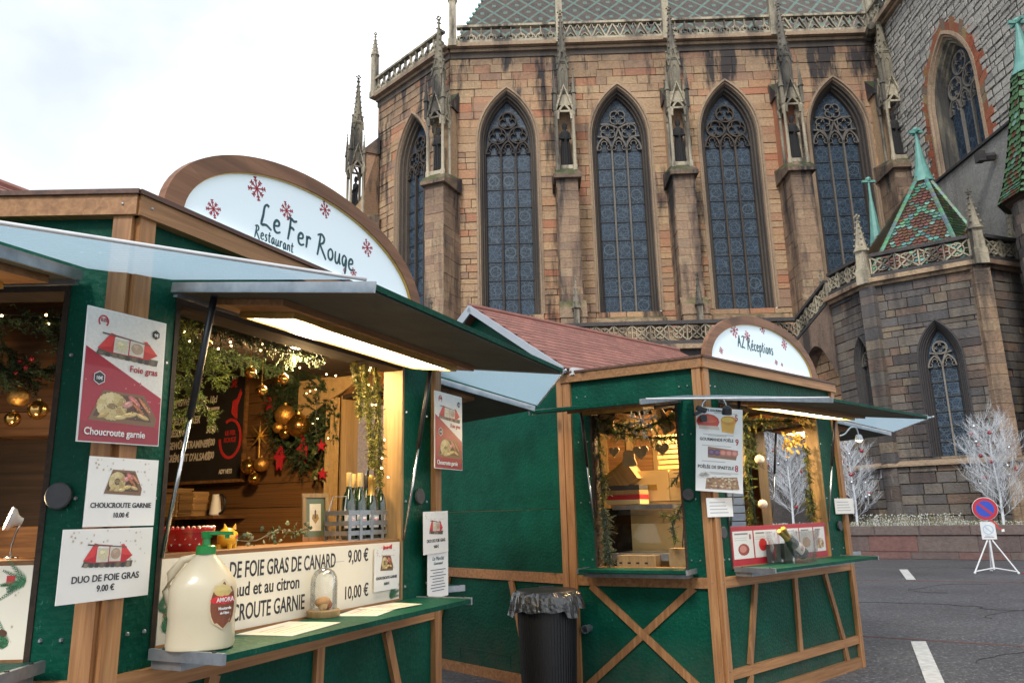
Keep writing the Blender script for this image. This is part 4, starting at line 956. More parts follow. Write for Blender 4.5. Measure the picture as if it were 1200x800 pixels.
# ---- greenery: sprays of fir needles
def fir(mb, pts, spread, dens, nl, cols, rnd, droop=.3):
    """needles all round a branch with short side twigs"""
    P = [Vector(p) for p in pts]
    mb.color = (.035, .025, .012); mb.tube(P, .005, 5)
    tw = []
    for i in range(len(P) - 1):
        L_ = (P[i + 1] - P[i]).length; k = max(1, int(L_ * dens * 2.6))
        for j in range(k):
            p = P[i].lerp(P[i + 1], rnd.random()); d = (P[i + 1] - P[i]).normalized()
            s = Vector((rnd.gauss(0, 1), rnd.gauss(0, 1), rnd.gauss(0, 1) - droop)).normalized(); s = (s + d * .7).normalized()
            tw.append((p, p + s * spread * rnd.uniform(.4, 1.1)))
    for a, b_ in tw:
        d = (b_ - a); L_ = d.length; d.normalize(); q = d.orthogonal().normalized(); r = d.cross(q)
        mb.color = (.05, .04, .015); mb.tube([a, b_], [.0022, .001], 3)
        n = max(6, int(L_ / .0042 * (.02 / nl) ** .5)); ph = rnd.random() * 6
        c = rnd.choice(cols)
        for i in range(n):
            t = i / n; base = a.lerp(b_, t); ang = ph + i * 2.4; o = (q * math.cos(ang) + r * math.sin(ang)) * .86 + d * .62
            e = base + o * nl * (1 - .4 * t) * rnd.uniform(.8, 1.1); w = d.cross(o).normalized() * .0027 * (nl / .018)
            k = rnd.uniform(.75, 1.25); mb.color = tuple(x * k for x in c)
            mb.add([base - w, base + w, e], [(0, 1, 2)])
GREEN = [(.23, .29, .03), (.15, .20, .025), (.32, .36, .045)]; DARK = [(.028, .06, .022), (.04, .08, .03), (.018, .04, .018)]; YEL = [(.26, .25, .035), (.17, .18, .03), (.32, .28, .05)]; BLUE = [(.07, .11, .075), (.05, .09, .06), (.11, .15, .10)]
def garland(label, W_, paths, spread, dens, nl, cols, seed, cat='fir garland', nm='fir_garland', group=None):
    r = random.Random(seed); m = MB()
    o = Vector(paths[0][0])
    for p in paths: fir(m, [Vector(q) - o for q in p], spread, dens, nl, cols, r)
    ob = m.build(nm, M['fir'], mw=W_ @ T(*o), recalc=False); return tag(ob, label, cat, group)
garland('bright green fir spray hanging over the blackboard in the nearest stall', W1, [[(.36, .14, 2.44), (.42, .14, 2.30), (.50, .15, 2.12), (.48, .16, 1.98)], [(.44, .16, 2.46), (.55, .18, 2.34), (.66, .18, 2.20)], [(.50, .14, 2.36), (.62, .16, 2.28), (.72, .18, 2.25)], [(.32, .12, 2.36), (.36, .14, 2.15), (.38, .15, 1.97)], [(.42, .16, 2.2), (.58, .18, 2.1), (.64, .18, 2.02)]], .07, 95, .020, GREEN, 1)
garland('yellow-green fir garland hanging inside the far end of the nearest stall', W1, [[(1.62, .10, 2.47), (1.68, .10, 2.30), (1.70, .10, 2.15)], [(1.72, .10, 2.47), (1.77, .10, 2.25), (1.81, .10, 2.0), (1.83, .10, 1.86)], [(1.84, .10, 2.46), (1.88, .10, 2.2), (1.90, .10, 1.95), (1.90, .10, 1.75)]], .05, 230, .021, YEL, 2)
garland('dark fir garland running under the ceiling of the nearest stall', W1, [[(.3, .30, 2.50), (.7, .34, 2.53), (1.1, .36, 2.52), (1.6, .30, 2.50)], [(.4, .55, 2.58), (1.0, .60, 2.6), (1.7, .5, 2.55)], [(.9, .9, 2.6), (1.6, 1.1, 2.6), (2.3, 1.2, 2.6)]], .12, 60, .026, DARK, 3)
EW = W1 @ T(2.965, 0, 0) @ RZ(-90)      # end-wall frame: x = minus the depth into the stall, y into the planks
def E_(p): return [(-q[0], q[1], q[2]) for q in p]
def ringpath(cx, cz, r, a0, a1, n=10, y=-.05): return [(cx + r * math.cos(math.radians(a0 + (a1 - a0) * i / n)), y, cz + r * math.sin(math.radians(a0 + (a1 - a0) * i / n))) for i in range(n + 1)]
garland('dark round fir wreath on the plank wall of the nearest stall', EW, [ringpath(-1.52, 2.40, .30, 0, 360), ringpath(-1.50, 2.36, .14, 0, 360), [(-1.6, -.06, 2.1), (-1.5, -.08, 2.0)]], .19, 110, .034, DARK, 4, 'wreath', 'fir_wreath')
garland('dark fir garland drooping beside the wreath in the nearest stall', EW, [E_([(1.28, -.06, 2.64), (1.24, -.06, 2.4), (1.30, -.06, 2.1)]), E_([(2.0, -.06, 2.64), (1.7, -.08, 2.6), (1.3, -.06, 2.62)])], .12, 70, .03, DARK, 5)
garland('dark fir garland across the top of the left hatch of the nearest stall', W1 @ K1['L'], [[(-1.05, .25, 2.46), (-.7, .25, 2.42), (-.26, .22, 2.40)], [(-.75, .25, 2.42), (-.68, .3, 2.24), (-.62, .3, 2.14)], [(-.45, .25, 2.42), (-.40, .28, 2.28)]], .10, 75, .024, DARK, 6)
garland('fir sprig with red berries behind the gold baubles in the left hatch', W1 @ K1['L'], [[(-.76, .43, 2.34), (-.68, .43, 2.25), (-.60, .43, 2.16)], [(-.8, .43, 2.2), (-.64, .43, 2.24), (-.50, .43, 2.22)]], .09, 110, .024, DARK, 7)
garland('thin fir sprig behind the bottle crate', W1, [[(2.02, .30, 1.5), (2.08, .26, 1.62), (2.02, .22, 1.72)], [(1.98, .3, 1.55), (1.92, .3, 1.75)]], .07, 60, .02, BLUE, 8)

# ivy
def ivy(label, W_, pts, n, s, cols, seed, nm='ivy_garland'):
    r = random.Random(seed); m = MB(); P = [Vector(p) for p in smooth3(pts)]; o = P[0].copy(); P = [p - o for p in P]
    m.color = (.06, .05, .02); m.tube(P, .0035, 5)
    for i in range(n):
        k = r.random() * (len(P) - 1.001); p = P[int(k)].lerp(P[int(k) + 1], k % 1) + Vector((r.gauss(0, s * .9), r.gauss(0, s * .6), r.gauss(0, s * .9)))
        R_ = Matrix.Translation(p) @ RZ(r.uniform(-50, 50)) @ RX(r.uniform(-50, 30)) @ RY(r.uniform(0, 360)); q = s * r.uniform(.6, 1.2); c = r.choice(cols); m.color = c
        out = [(0, -.5), (.28, -.42), (.5, -.1), (.28, 0), (.3, .3), (0, .62), (-.3, .3), (-.28, 0), (-.5, -.1), (-.28, -.42)]
        m.add([(0, -.08 * q, 0)] + [(a * q, .04 * q, b_ * q) for a, b_ in out], [(0, j + 1, (j + 1) % 10 + 1) for j in range(10)], R_)
    return tag(m.build(nm, M['leaf'], mw=W_ @ T(*o), recalc=False), label, 'ivy')
def smooth3(p):
    o = []
    for i in range(len(p) - 1):
        p0 = Vector(p[max(i - 1, 0)]); p1 = Vector(p[i]); p2 = Vector(p[i + 1]); p3 = Vector(p[min(i + 2, len(p) - 1)])
        for k in range(4):
            t = k / 4; o.append(.5 * (2 * p1 + (p2 - p0) * t + (2 * p0 - 5 * p1 + 4 * p2 - p3) * t * t + (3 * p1 - p0 - 3 * p2 + p3) * t ** 3))
    o.append(Vector(p[-1])); return o
IVY = [(.05, .08, .02), (.09, .12, .035), (.22, .22, .12), (.03, .055, .015)]
ivy('variegated ivy garland trailing along the ledge between piggy bank and picture frame', W1, [(.96, .3, 1.46), (1.1, .3, 1.455), (1.25, .3, 1.50), (1.38, .3, 1.49), (1.5, .3, 1.505)], 60, .026, IVY, 3)
ivy('ivy strand climbing the tan curtain beside the bottle crate', EW, E_([(1.33, -.1, 1.5), (1.35, -.1, 1.8), (1.3, -.1, 2.1)]), 50, .05, IVY, 4)
tag(MB().prism(smooth2([(-.30, .16), (-.30, -.20), (-.18, -.12), (-.02, -.03), (.16, .05), (.30, .16), (0, .17)]), -.01, .012).build('fabric_swag', M['curtain'], mw=EW @ T(-1.25, -.10, 2.50)), 'tan burlap swag gathered at the top of the inner window of the nearest stall', 'curtain')
m = MB(); ns = 18
vs_ = [(x * .011, .018 * math.sin(x * 1.5) , z) for z in (1.1, 1.5, 2.0, 2.5) for x in range(-7, 8)]
m.add(vs_, [(r_ * 15 + k, r_ * 15 + k + 1, (r_ + 1) * 15 + k + 1, (r_ + 1) * 15 + k) for r_ in range(3) for k in range(14)])
tag(m.build('curtain', M['curtain'], mw=EW @ T(-1.215, -.09, 0), smooth=True, recalc=False), 'tan burlap curtain hanging beside the inner window of the nearest stall', 'curtain')

# ---- baubles
_bal = {}
def bauble(mw, r, mat, label, group, cat='bauble', hang=0):
    k = (mat, r)
    if k not in _bal: _bal[k] = MB().ball((0, 0, 0), r, 18).mesh('bauble_ball', M[mat], True); 
    if ('cap', r) not in _bal: m = MB(); m.lathe([(r * .18, r * .96), (r * .18, r * 1.16), (r * .1, r * 1.2)], 10); _bal[('cap', r)] = m.mesh('bauble_cap', M['foil'], .6)
    t = thing('bauble', label, cat, mw, group); link('ball', _bal[k], t); link('cap', _bal[('cap', r)], t)
    if hang: MB().tube([(0, 0, r * 1.15), (0, 0, r + hang)], .0015, 4).build('string', M['foil'], t)
    return t
g = 'gold baubles in the nearest stall'
for x, z, r, mt, lab in ((1.64, 2.385, .085, 'glitter', 'glittery gold wire bauble, upper one on the dark wreath'), (1.50, 2.29, .095, 'gold', 'large shiny gold bauble on the dark wreath'), (1.63, 2.24, .05, 'gold', 'small gold bauble at the bottom of the wreath cluster'), (1.70, 2.29, .05, 'glitter', 'small glittery bauble at the left of the wreath cluster'),
        (2.00, 1.99, .065, 'gold', 'shiny gold bauble under the straw star, left one'), (1.86, 2.00, .06, 'glitter', 'glittery gold bauble under the straw star, right one'), (1.93, 1.89, .05, 'gold', 'lowest gold bauble under the straw star')):
    bauble(EW @ T(-x, -.16, z), r, mt, lab, g)
for x, y, z, r, h, lab in ((1.10, .40, 2.34, .032, .14, 'gold bauble hanging highest under the lit awning, left of three'), (1.36, .40, 2.345, .032, .10, 'gold bauble hanging nearest the tan swag under the ceiling'), (1.30, .5, 2.28, .032, .16, 'lowest hanging gold bauble of the three below the ceiling'), (.47, .06, 2.35, .022, .06, 'tiny gold bauble in the bright fir spray')):
    bauble(W1 @ T(x, y, z), r, 'gold', lab, g, hang=h)
WL = W1 @ K1['L']
bauble(WL @ T(-.64, .39, 2.105), .045, 'glitter', 'glittery gold wire bauble in the left hatch, upper of three', g); bauble(WL @ T(-.548, .39, 2.045), .042, 'gold', 'shiny gold bauble in the left hatch, right of three', g); bauble(WL @ T(-.640, .37, 2.005), .033, 'gold', 'small ribbed gold bauble in the left hatch, lowest of three', g)
for x, z, w_ in ((-.64, 2.26, 'leftmost'), (-.61, 2.23, 'second'), (-.65, 2.21, 'lowest'), (-.59, 2.27, 'highest')): bauble(WL @ T(x, .37, z), .011, 'redball', w_ + ' tiny red berry in the fir sprig of the left hatch', 'red berries in the left hatch', cat='berry')
# straw star and red felt ornaments
m = MB(); 
for k in range(8):
    a = k * PI / 4; m.add([(0, -.02, 0), (.025 * math.cos(a + .39), 0, .025 * math.sin(a + .39)), (.13 * math.cos(a), 0, .13 * math.sin(a)), (.025 * math.cos(a - .39), 0, .025 * math.sin(a - .39))], [(0, 1, 2), (0, 2, 3)])
m.tube([(0, 0, -.08), (0, 0, -.2)], .006, 5)
tag(m.build('star_ornament', M['foil'], mw=EW @ T(-1.93, -.12, 2.24)), 'gold star ornament above the cluster of baubles on the plank wall', 'star')
def felt(mw, s, label, star=False):
    m = MB()
    if star: m.prism([(s * (1 if k % 2 == 0 else .42) * math.cos(PI / 2 + k * PI / 5), s * (1 if k % 2 == 0 else .42) * math.sin(PI / 2 + k * PI / 5)) for k in range(10)], -.006, .006)
    else: m.prism([(-.25 * s, -s), (0, -.7 * s), (.25 * s, -s), (.3 * s, -.2 * s), (.6 * s, .1 * s), (.3 * s, .3 * s), (.22 * s, .8 * s), (0, s), (-.22 * s, .8 * s), (-.3 * s, .3 * s), (-.6 * s, .1 * s), (-.3 * s, -.2 * s)], -.008, .008)
    return tag(m.build('felt_ornament', M['red'], mw=mw), label, 'ornament', 'red felt ornaments in the nearest stall')
felt(EW @ T(-1.73, -.1, 2.05), .10, 'red felt figure hanging on the plank wall right of the gold star'); felt(EW @ T(-1.49, -.1, 2.10), .11, 'red felt figure hanging below the dark wreath'); felt(EW @ T(-1.86, -.1, 2.50), .06, 'red felt star high on the plank wall', True)
felt(EW @ T(-1.28, -.14, 2.12), .05, 'red star beside the curtain, upper one', True); felt(EW @ T(-1.26, -.14, 1.90), .05, 'red star beside the curtain just above the bottles', True)
# fairy lights
def lights(label, W_, pts, n, seed, j=.05):
    r = random.Random(seed); P = smooth3(pts); o = P[0].copy(); t = thing('fairy_lights', label, 'string lights', W_ @ T(*o))
    MB().tube([p - o for p in P], .002, 4).build('wire', M['black'], t)
    me = MB().ball((0, 0, 0), .0058, 6).mesh('bulb', M['warm'], True)
    for i in range(n):
        k = (i + r.random()) / n * (len(P) - 1.001); p = P[int(k)].lerp(P[int(k) + 1], k % 1) - o + Vector((r.gauss(0, j), r.gauss(0, j), r.gauss(0, j) * .7)); link('bulb', me, t, T(*p))
lights('warm fairy lights strung below the ceiling of the nearest stall', W1, [(.25, .2, 2.47), (.6, .25, 2.42), (1.0, .35, 2.44), (1.5, .3, 2.42), (1.9, .2, 2.45)], 14, 1, .05)
lights('warm fairy lights around the dark wreath', EW, E_([(2.0, -.2, 2.75), (1.6, -.2, 2.7), (1.3, -.2, 2.6), (1.3, -.2, 2.3), (1.25, -.2, 2.1)]), 9, 2, .06)
lights('warm fairy lights in the far hanging garland of the nearest stall', W1, [(1.72, .05, 2.45), (1.78, .05, 2.2), (1.84, .05, 1.9), (1.88, .05, 1.8)], 9, 4, .02)
lights('warm fairy lights in the left hatch of the nearest stall', WL, [(-1.0, .2, 2.42), (-.7, .2, 2.43), (-.28, .2, 2.40)], 6, 3, .03)

# ---- blackboard menu on the end wall
t = thing('menu_blackboard', 'black chalk menu board with white and red writing on the plank wall', 'blackboard', EW @ T(-2.60, -.10, 1.90))
bw, bh = .94, 1.26
MB().box(-bw / 2, bw / 2, 0, .015, 0, bh).build('board', M['board'], t)
for x0, x1, z0, z1 in ((-bw / 2 - .02, bw / 2 + .02, -.025, 0), (-bw / 2 - .02, bw / 2 + .02, bh, bh + .025), (-bw / 2 - .02, -bw / 2, .001, bh - .001), (bw / 2, bw / 2 + .02, .001, bh - .001)): MB().box(x0, x1, -.012, .02, z0, z1).build('frame_side', M['plank'], t)

BL = [('EDELZWICKER', '2€50', .50, 'chalk'), ('RIESLING', '3€50', .395, 'chalk'), ('GEWÜRZTRAMINER', '4€00', .285, 'chalk'), ("CRÉMANT D'ALSACE", '4€00', .175, 'chalk')]
for a, b_, z, mt in BL:
    text(t, a, -.40, -.002, z, .088, M[mt], sx=.62, shear=.12, bold=.003); text(t, b_, .045, -.002, z + .01, .08, M[mt], sx=.62, shear=.1, bold=.003)
    m = MB(); m.prism([(-.44, z + .02), (-.42, z), (-.40, z + .02), (-.42, z + .045)], -.002, 0); m.build('chalk_mark', M['redchalk'], t)
for a, x, z, s, mt in (('VINS/WEIN/WINE  10cl', -.38, .665, .085, 'chalk'), ('Maison Goetz', -.22, .60, .05, 'chalk'), ('ou Jus pomme', .0, .60, .05, 'chalk'), ('FLEISCHCHNACKA', -.40, .92, .06, 'redchalk'), ('CHOUCROUTE', -.40, .835, .085, 'chalk'), ('3€', .30, .78, .10, 'redchalk'), ('TARTE FLAMBÉE', -.40, 1.08, .07, 'redchalk'), ('VIN CHAUD / GLÜHWEIN  6€', -.40, 1.0, .075, 'chalk'), ('menu', .05, .92, .07, 'redchalk'), ('ADY NETS', .22, .05, .05, 'chalk')):
    text(t, a, x, -.002, z, s, M[mt], sx=.62, shear=.15, bold=.002)
m = MB(); m.ribbon([(.325 + .115 * math.cos(a), .34 + .16 * math.sin(a)) for a in [math.radians(120 - k * 15) for k in range(21)]], .024, -.003, 0)
snowflake(m, .33, 1.12, .08, 0); m.prism([(.36, .52), (.39, .50), (.39, .62), (.43, .72), (.41, .76), (.38, .68), (.33, .66), (.32, .56)], -.002, 0); m.build('red_emblem', M['redchalk'], t)
for a, z in (('LE FER', .37), ('ROUGE', .31)): text(t, a, .325, -.003, z, .058, M['redchalk'], align='CENTER', sx=.7, bold=.001)
# shelf with napkin stacks, mug
t = thing('wall_shelf', 'plank shelf on the end wall under the blackboard', 'shelf', EW @ T(-2.6, 0, 1.58))
MB().box(-.52, .45, -.36, 0, 0, .025).build('board', M['plank'], t)
MB().box(-.02, .01, -.30, 0, -.12, 0).build('bracket', M['darkwood'], t)
r = random.Random(4)
for x, n_, lab in ((-.32, 14, 'stack of brown paper napkins at the left of the shelf'), (-.12, 14, 'middle stack of brown paper napkins on the shelf'), (.06, 12, 'stack of brown paper napkins nearest the mug')):
    t = thing('napkin_stack', lab, 'napkins', EW @ T(-2.6 + x, -.20, 1.606), 'napkin stacks on the shelf')
    for k in range(n_): link('napkin', bevel_box('napkin', M['napkin']), t, T(r.gauss(0, .004), r.gauss(0, .004), .008 + k * .0165) @ RZ(r.gauss(0, 2)) @ S(.165, .16, .0155))
t = thing('mug', 'pale mug with a dark handle on the shelf beside the napkins', 'mug', EW @ T(-2.29, -.2, 1.606))
MB().lathe([(.04, 0), (.05, .01), (.035, .12), (.03, .17)], 16).build('body', M['white'], t, smooth=.7)
m = MB(); m.tube([(.045 + .055 * math.sin(a), 0, .09 + .075 * math.cos(a)) for a in [k * PI / 8 for k in range(9)]], .012, 7); m.build('handle', M['black'], t, smooth=True)
# gooseneck spot in the left hatch
t = thing('gooseneck_lamp', 'lit gooseneck spot lamp in the left hatch of the nearest stall', 'lamp', WL @ T(-.46, .18, 1.43))
m = MB(); m.tube([(0, 0, 0), (0, 0, .05), (.012, 0, .10), (.03, -.01, .13)], .004, 6); m.lathe([(.03, 0), (.028, .008)], 14); m.build('neck', M['silver'], t, smooth=True)
m = MB(); m.lathe([(.014, 0), (.022, .02), (.042, .035), (.046, .05), (.043, .052), (.038, .04)], 20, T(.035, -.005, .14) @ RY(-70) @ RX(35)); m.build('shade', M['white_metal'], t, smooth=.6)
MB().lathe([(.036, .041), (.02, .046), (.001, .047)], 18, T(.035, -.005, .14) @ RY(-70) @ RX(35)).build('bulb', M['spot_light'], t)
ld = bpy.data.lights.new('gooseneck_light', 'POINT'); ld.energy = 7; ld.color = (1, .72, .4); ld.shadow_soft_size = .04
lo = bpy.data.objects.new('light', ld); COL.objects.link(lo); lo.parent = t; lo.location = (-.05, -.06, .19)
# plank shelf block seen through the left hatch
t = thing('wall_cupboard', 'brown plank cupboard inside the left hatch of the nearest stall', 'cupboard', WL @ T(-1.2, .62, .1))
for k, (z0, z1) in enumerate(((0, .3), (.304, .6), (.604, .9), (.904, 1.3), (1.304, 1.45), (1.86, 1.97), (1.974, 2.15), (2.154, 2.5))): 
    b = MB(); b.tone = random.random(); b.box(0, 1.06, 0, .03, z0, z1).build('plank', M['plankx'], t)
b = MB(); b.tone = .3; b.box(.96, 1.04, -.003, .03, 1.454, 1.856).build('door_post', M['plankx'], t)
b = MB(); b.box(.0, .955, .10, .12, 1.454, 1.856).build('back_panel', M['darkwood'], t)
# ================================================================ farther stall: posters and contents
W2L = W2 @ K2['L']
M['whiteball'] = simple('pale_matt_ball', (.62, .56, .48), (.5, .45, .38), 8, rough=.6)
t = thing('food_poster', 'tall white poster of three dishes with prices on the corner of the farther stall', 'poster', W2 @ T(-.02, -.10, 1.70) @ RZ(-38) @ RY(5))
w, h = .40, .70
MB().box(-w / 2, w / 2, 0, .006, 0, h).build('board', M['white'], t)
m = MB(); y = -.001
ell(m, -.10, .58, .10, .065, y, (.55, .05, .03)); ell(m, -.08, .60, .06, .03, y - .0003, (.65, .12, .06)); m.color = (.6, .5, .4); m.poly([(-.18, .515), (0, .515), (-.01, .545), (-.17, .545)], y - .0006)
m.color = (.72, .38, .04); m.poly([(.02, .50), (.12, .49), (.14, .59), (.01, .59)], y); ell(m, .08, .60, .07, .04, y - .0003, (.66, .28, .03)); ell(m, .07, .605, .05, .022, y - .0006, (.75, .5, .08))
m.color = (.25, .13, .07); m.poly([(-.10, .28), (.14, .27), (.16, .35), (-.10, .37)], y)
for i in range(5): ell(m, -.07 + i * .05, .325, .03, .026, y - .0004 - i * .0001, (.55, .16, .12) if i > 1 else (.10, .05, .12)); ell(m, -.07 + i * .05, .325, .018, .015, y - .001, (.66, .3, .24) if i > 1 else (.2, .1, .2))
r = random.Random(2); m.color = (.30, .18, .09); m.poly([(-.12, .02), (.17, .03), (.15, .13), (-.11, .11)], y)
for i in range(70): ell(m, r.uniform(-.11, .15), r.uniform(.03, .12), .011, .008, y - .0004 - i * 1e-5, r.choice([(.45, .30, .15), (.20, .09, .05), (.62, .5, .36), (.36, .16, .09)]), n=6)
for i in range(6): ell(m, -.16 + i * .012, .12 + .012 * (i % 3), .028, .016, y - .0003, (.72, .70, .64))
m.color = (.45, .44, .42)
for z, x0, x1 in ((.655, -.05, .15), (.47, -.14, .12), (.46, -.10, .06), (.375, -.15, .1), (.245, -.15, .05), (.155, -.14, .16), (.145, -.1, .1), (.02, -.1, .16)): m.poly([(x0, z), (x1, z), (x1, z + .006), (x0, z + .006)], y)
m.build('picture', M['print'], t)
for body, x, z, s in (('ASSIETTE GOURMANDE', -.185, .668, .026), ('GOURMANDE POÊLE', -.17, .42, .034), ('POÊLÉE DE SPAETZLE', -.185, .19, .036)): text(t, body, x, y - .001, z, s, M['ink'], sx=.9, bold=.0006)
for body, x, z in (('5', .13, .60), ('9', .135, .395), ('8', .13, .175)): text(t, body, x, y - .001, z, .075, M['redprint'], bold=.001, sx=.8)
t = thing('clip_lamp', 'curved chrome clip lamp over the tall white dish poster', 'lamp', W2 @ T(-.10, -.12, 2.36) @ RZ(-38))
m = MB(); m.tube(smooth3([(-.06, 0, 0), (-.05, 0, .07), (.01, -.03, .12), (.09, -.06, .11), (.13, -.06, .03)]), .007, 8); m.build('neck', M['silver'], t, smooth=True)
m = MB(); m.box(-.11, -.03, -.02, .03, -.02, .015, RY(20)); m.box(-.13, -.06, -.015, .02, .02, .05, RY(-25)); m.box(-.08, -.03, -.01, .02, -.08, -.03); m.build('clip', M['black'], t)
m = MB(); m.lathe([(.018, .04), (.038, .02), (.045, -.03), (.04, -.035)], 16, T(.13, -.06, 0) @ RX(15)); m.build('shade', M['black'], t, smooth=.6)
for fr, x, z, lab in ((W2, .06, 1.50, 'small white price note on the corner post below the tall poster'), (W2, 2.36, 1.49, 'white note pinned to the right end post of the farther stall')):
    t = thing('paper_note', lab, 'note', fr @ T(x, -.05, z) @ RZ(-15)); MB().box(-.15, .13, 0, .003, 0, .155).build('sheet', M['white'], t)
    m = MB(); m.color = (.45, .45, .48)
    for k in range(4): m.poly([(-.12, .03 + k * .028), (.08 - k * .01, .03 + k * .028), (.08 - k * .01, .038 + k * .028), (-.12, .038 + k * .028)], -.0008)
    m.build('small_print', M['print'], t)
# red menu panel across the hatch
t = thing('menu_banner', 'red and white menu panel standing on the counter of the farther stall', 'banner', W2 @ T(.262, .0, 1.088))
MB().box(0, 1.71, .002, .012, 0, .325).build('board', M['red'], t)
m = MB(); y = .0013
for x0, x1 in ((.02, .34), (.36, .76), (.80, 1.16), (1.18, 1.44), (1.46, 1.68)):
    m.color = (.72, .70, .68); m.poly([(x0, .055), (x1, .055), (x1, .285), (x0, .285)], y)
    c = (x0 + x1) / 2; wd = x1 - x0
    m.color = (.2, .2, .22); m.poly([(x0 + .03, .255), (x1 - .08, .255), (x1 - .08, .268), (x0 + .03, .268)], y - .0004)
    for k in range(2): m.color = (.5, .5, .5); m.poly([(x0 + .03, .225 - k * .018), (x1 - .1, .225 - k * .018), (x1 - .1, .231 - k * .018), (x0 + .03, .231 - k * .018)], y - .0004)
ell(m, .18, .13, .09, .05, y - .0006, (.30, .06, .05)); ell(m, .17, .135, .055, .03, y - .0008, (.55, .22, .18)); ell(m, .50, .16, .07, .055, y - .0006, (.6, .03, .03)); m.color = (.55, .33, .12); m.poly([(.58, .08), (.68, .08), (.69, .19), (.60, .20)], y - .0006)
ell(m, .98, .14, .10, .05, y - .0006, (.42, .15, .08)); ell(m, 1.30, .15, .08, .05, y - .0006, (.5, .3, .14)); ell(m, 1.57, .13, .08, .05, y - .0006, (.35, .22, .1))
for i in range(40): ell(m, random.Random(i).uniform(1.50, 1.64), random.Random(i + 99).uniform(.09, .17), .012, .008, y - .0008 - i * 1e-5, random.Random(i).choice([(.5, .34, .18), (.2, .1, .05), (.62, .5, .36)]), n=6)
m.build('picture', M['print'], t)
for body, x, z in (('8', .28, .215), ('9', .70, .215), ('7', 1.1, .215)): text(t, body, x, y - .001, z, .06, M['redprint'], bold=.001)
# clear bucket with champagne
BK = W2 @ T(.98, -.17, 1.088)
t = thing('ice_bucket', 'clear plastic wine bucket on the counter of the farther stall', 'ice bucket', BK)
def tub(r0x, r0y, r1x, r1y, hh): 
    vs_ = []; P = []
    for rx, ry, z in ((r0x, r0y, 0), (r1x, r1y, hh), (r1x - .008, r1y - .008, hh), (r0x - .008, r0y - .008, .008)):
        for k in range(24):
            a = 2 * PI * k / 24; c, s_ = math.cos(a), math.sin(a); q = 1 / ((abs(c) ** 5 + abs(s_) ** 5) ** .2); vs_.append((rx * c * q, ry * s_ * q, z))
    fs = [(i * 24 + k, i * 24 + (k + 1) % 24, (i + 1) * 24 + (k + 1) % 24, (i + 1) * 24 + k) for i in range(3) for k in range(24)] + [tuple(range(23, -1, -1)), tuple(72 + k for k in range(24))]
    return MB().add(vs_, fs)
tub(.22, .12, .30, .15, .27).build('tub', M['glass'], t, smooth=.6)
for lab, x, rx, ry, s in (('champagne bottle tilted left in the clear bucket, upper one', .12, -58, 0, 1.25), ('champagne bottle tilted left in the clear bucket, lower one', .10, -52, 10, 1.2)):
    bottle(BK @ T(x + .05, ry * .004, .06) @ RY(rx) @ RX(ry - 4) @ S(s, s, s), lab, champ=True, group='champagne bottles in the clear bucket')
for x, c in ((-.12, 'a'), (.13, 'b')):
    t = thing('drinking_glass', ('left' if c == 'a' else 'right') + ' dark drinks box seen through the clear bucket', 'box', W2 @ T(.98 + x, -.04, 1.088)); MB().box(-.09, .09, -.02, .02, 0, .16).build('body', M['darkgrey'], t)
# interior of the farther stall, left hatch side
t = thing('cabinet', 'cream refrigerator cabinet inside the farther stall', 'cabinet', W2L @ T(-1.04, .80, .1))
MB().box(.0, .78, 0, .5, 0, 1.55).build('body', M['cabinet'], t)
MB().box(-.30, -.005, .1, .5, 0, 1.50).build('side_unit', M['darkwood'], t)
for x0, x1, z0, z1 in ((-.0, .42, 1.555, 1.85), (.425, .80, 1.555, 1.84)): MB().box(x0, x1, -.02, .45, z0, z1).build('drawer', M['cabinet'], t)
for x0, z0 in ((.02, 1.66), (.50, 1.68)): MB().box(x0, x0 + .28, -.03, -.021, z0, z0 + .055).build('drawer_recess', M['foil'], t)
t = thing('display_case', 'curved glass food display case inside the farther stall', 'display case', W2L @ T(-1.04, .28, .1))
prof = [(0, .0), (0, .92), (.06, 1.16), (.16, 1.34), (.30, 1.46)]
m = MB(); m.add([(x, y_, z) for x in (0, .66) for y_, z in ((.0, 1.02), (.03, 1.18), (.10, 1.35), (.22, 1.47))], [(k, k + 1, k + 5, k + 4) for k in range(3)]); m.build('curved_glass', M['glass'], t, recalc=False)
m = MB(); m.tube([(.66, 0, 1.02), (.67, .03, 1.18), (.67, .10, 1.35), (.67, .22, 1.47)], .006, 6); m.build('glass_edge', M['black'], t)
MB().box(-.0, .72, -.03, .45, 1.03, 1.09).build('worktop', M['metal'], t)
MB().box(-.05, .55, .18, .42, 1.48, 1.52).build('top_shelf', M['metal'], t)
MB().box(.62, .80, .1, .4, 0, .95).build('leg_panel', M['cabinet'], t)
t = thing('carton', 'brown wooden box behind the small left counter of the farther stall', 'box', W2L @ T(-.82, .18, 1.0)); MB().box(-.10, .26, -.07, .09, .06, .18).build('body', M['tan'], t)
m = MB(); [m.box(-.08 + k * .08, -.05 + k * .08, -.0715, -.0705, .11, .125) for k in range(4)]; m.build('vent_slot', M['black'], t)
t = thing('carton', 'pinkish carton at the right of the left hatch in the farther stall', 'box', W2L @ T(-.36, .2, 1.0)); MB().box(-.09, .10, -.05, .1, .08, .24).build('body', M['curtain'], t)
t = thing('basket', 'tilted tan box on top of the cream cabinet', 'box', W2L @ T(-1.12, .70, 1.72) @ RY(-35)); MB().box(-.05, .28, -.05, .2, .0, .20).build('body', M['tan'], t); MB().box(-.06, .29, -.06, .21, .2005, .22).build('lid', M['foil'], t)
t = thing('book_stack', 'stacked red and cream trays on the display case', 'trays', W2L @ T(-1.16, .5, 1.63))
for k, mt in enumerate(('cabinet', 'red', 'tan', 'darkgrey')): MB().box(0, .34, 0, .24, .0 + k * .045, .043 + k * .045).build('tray', M[mt], t)
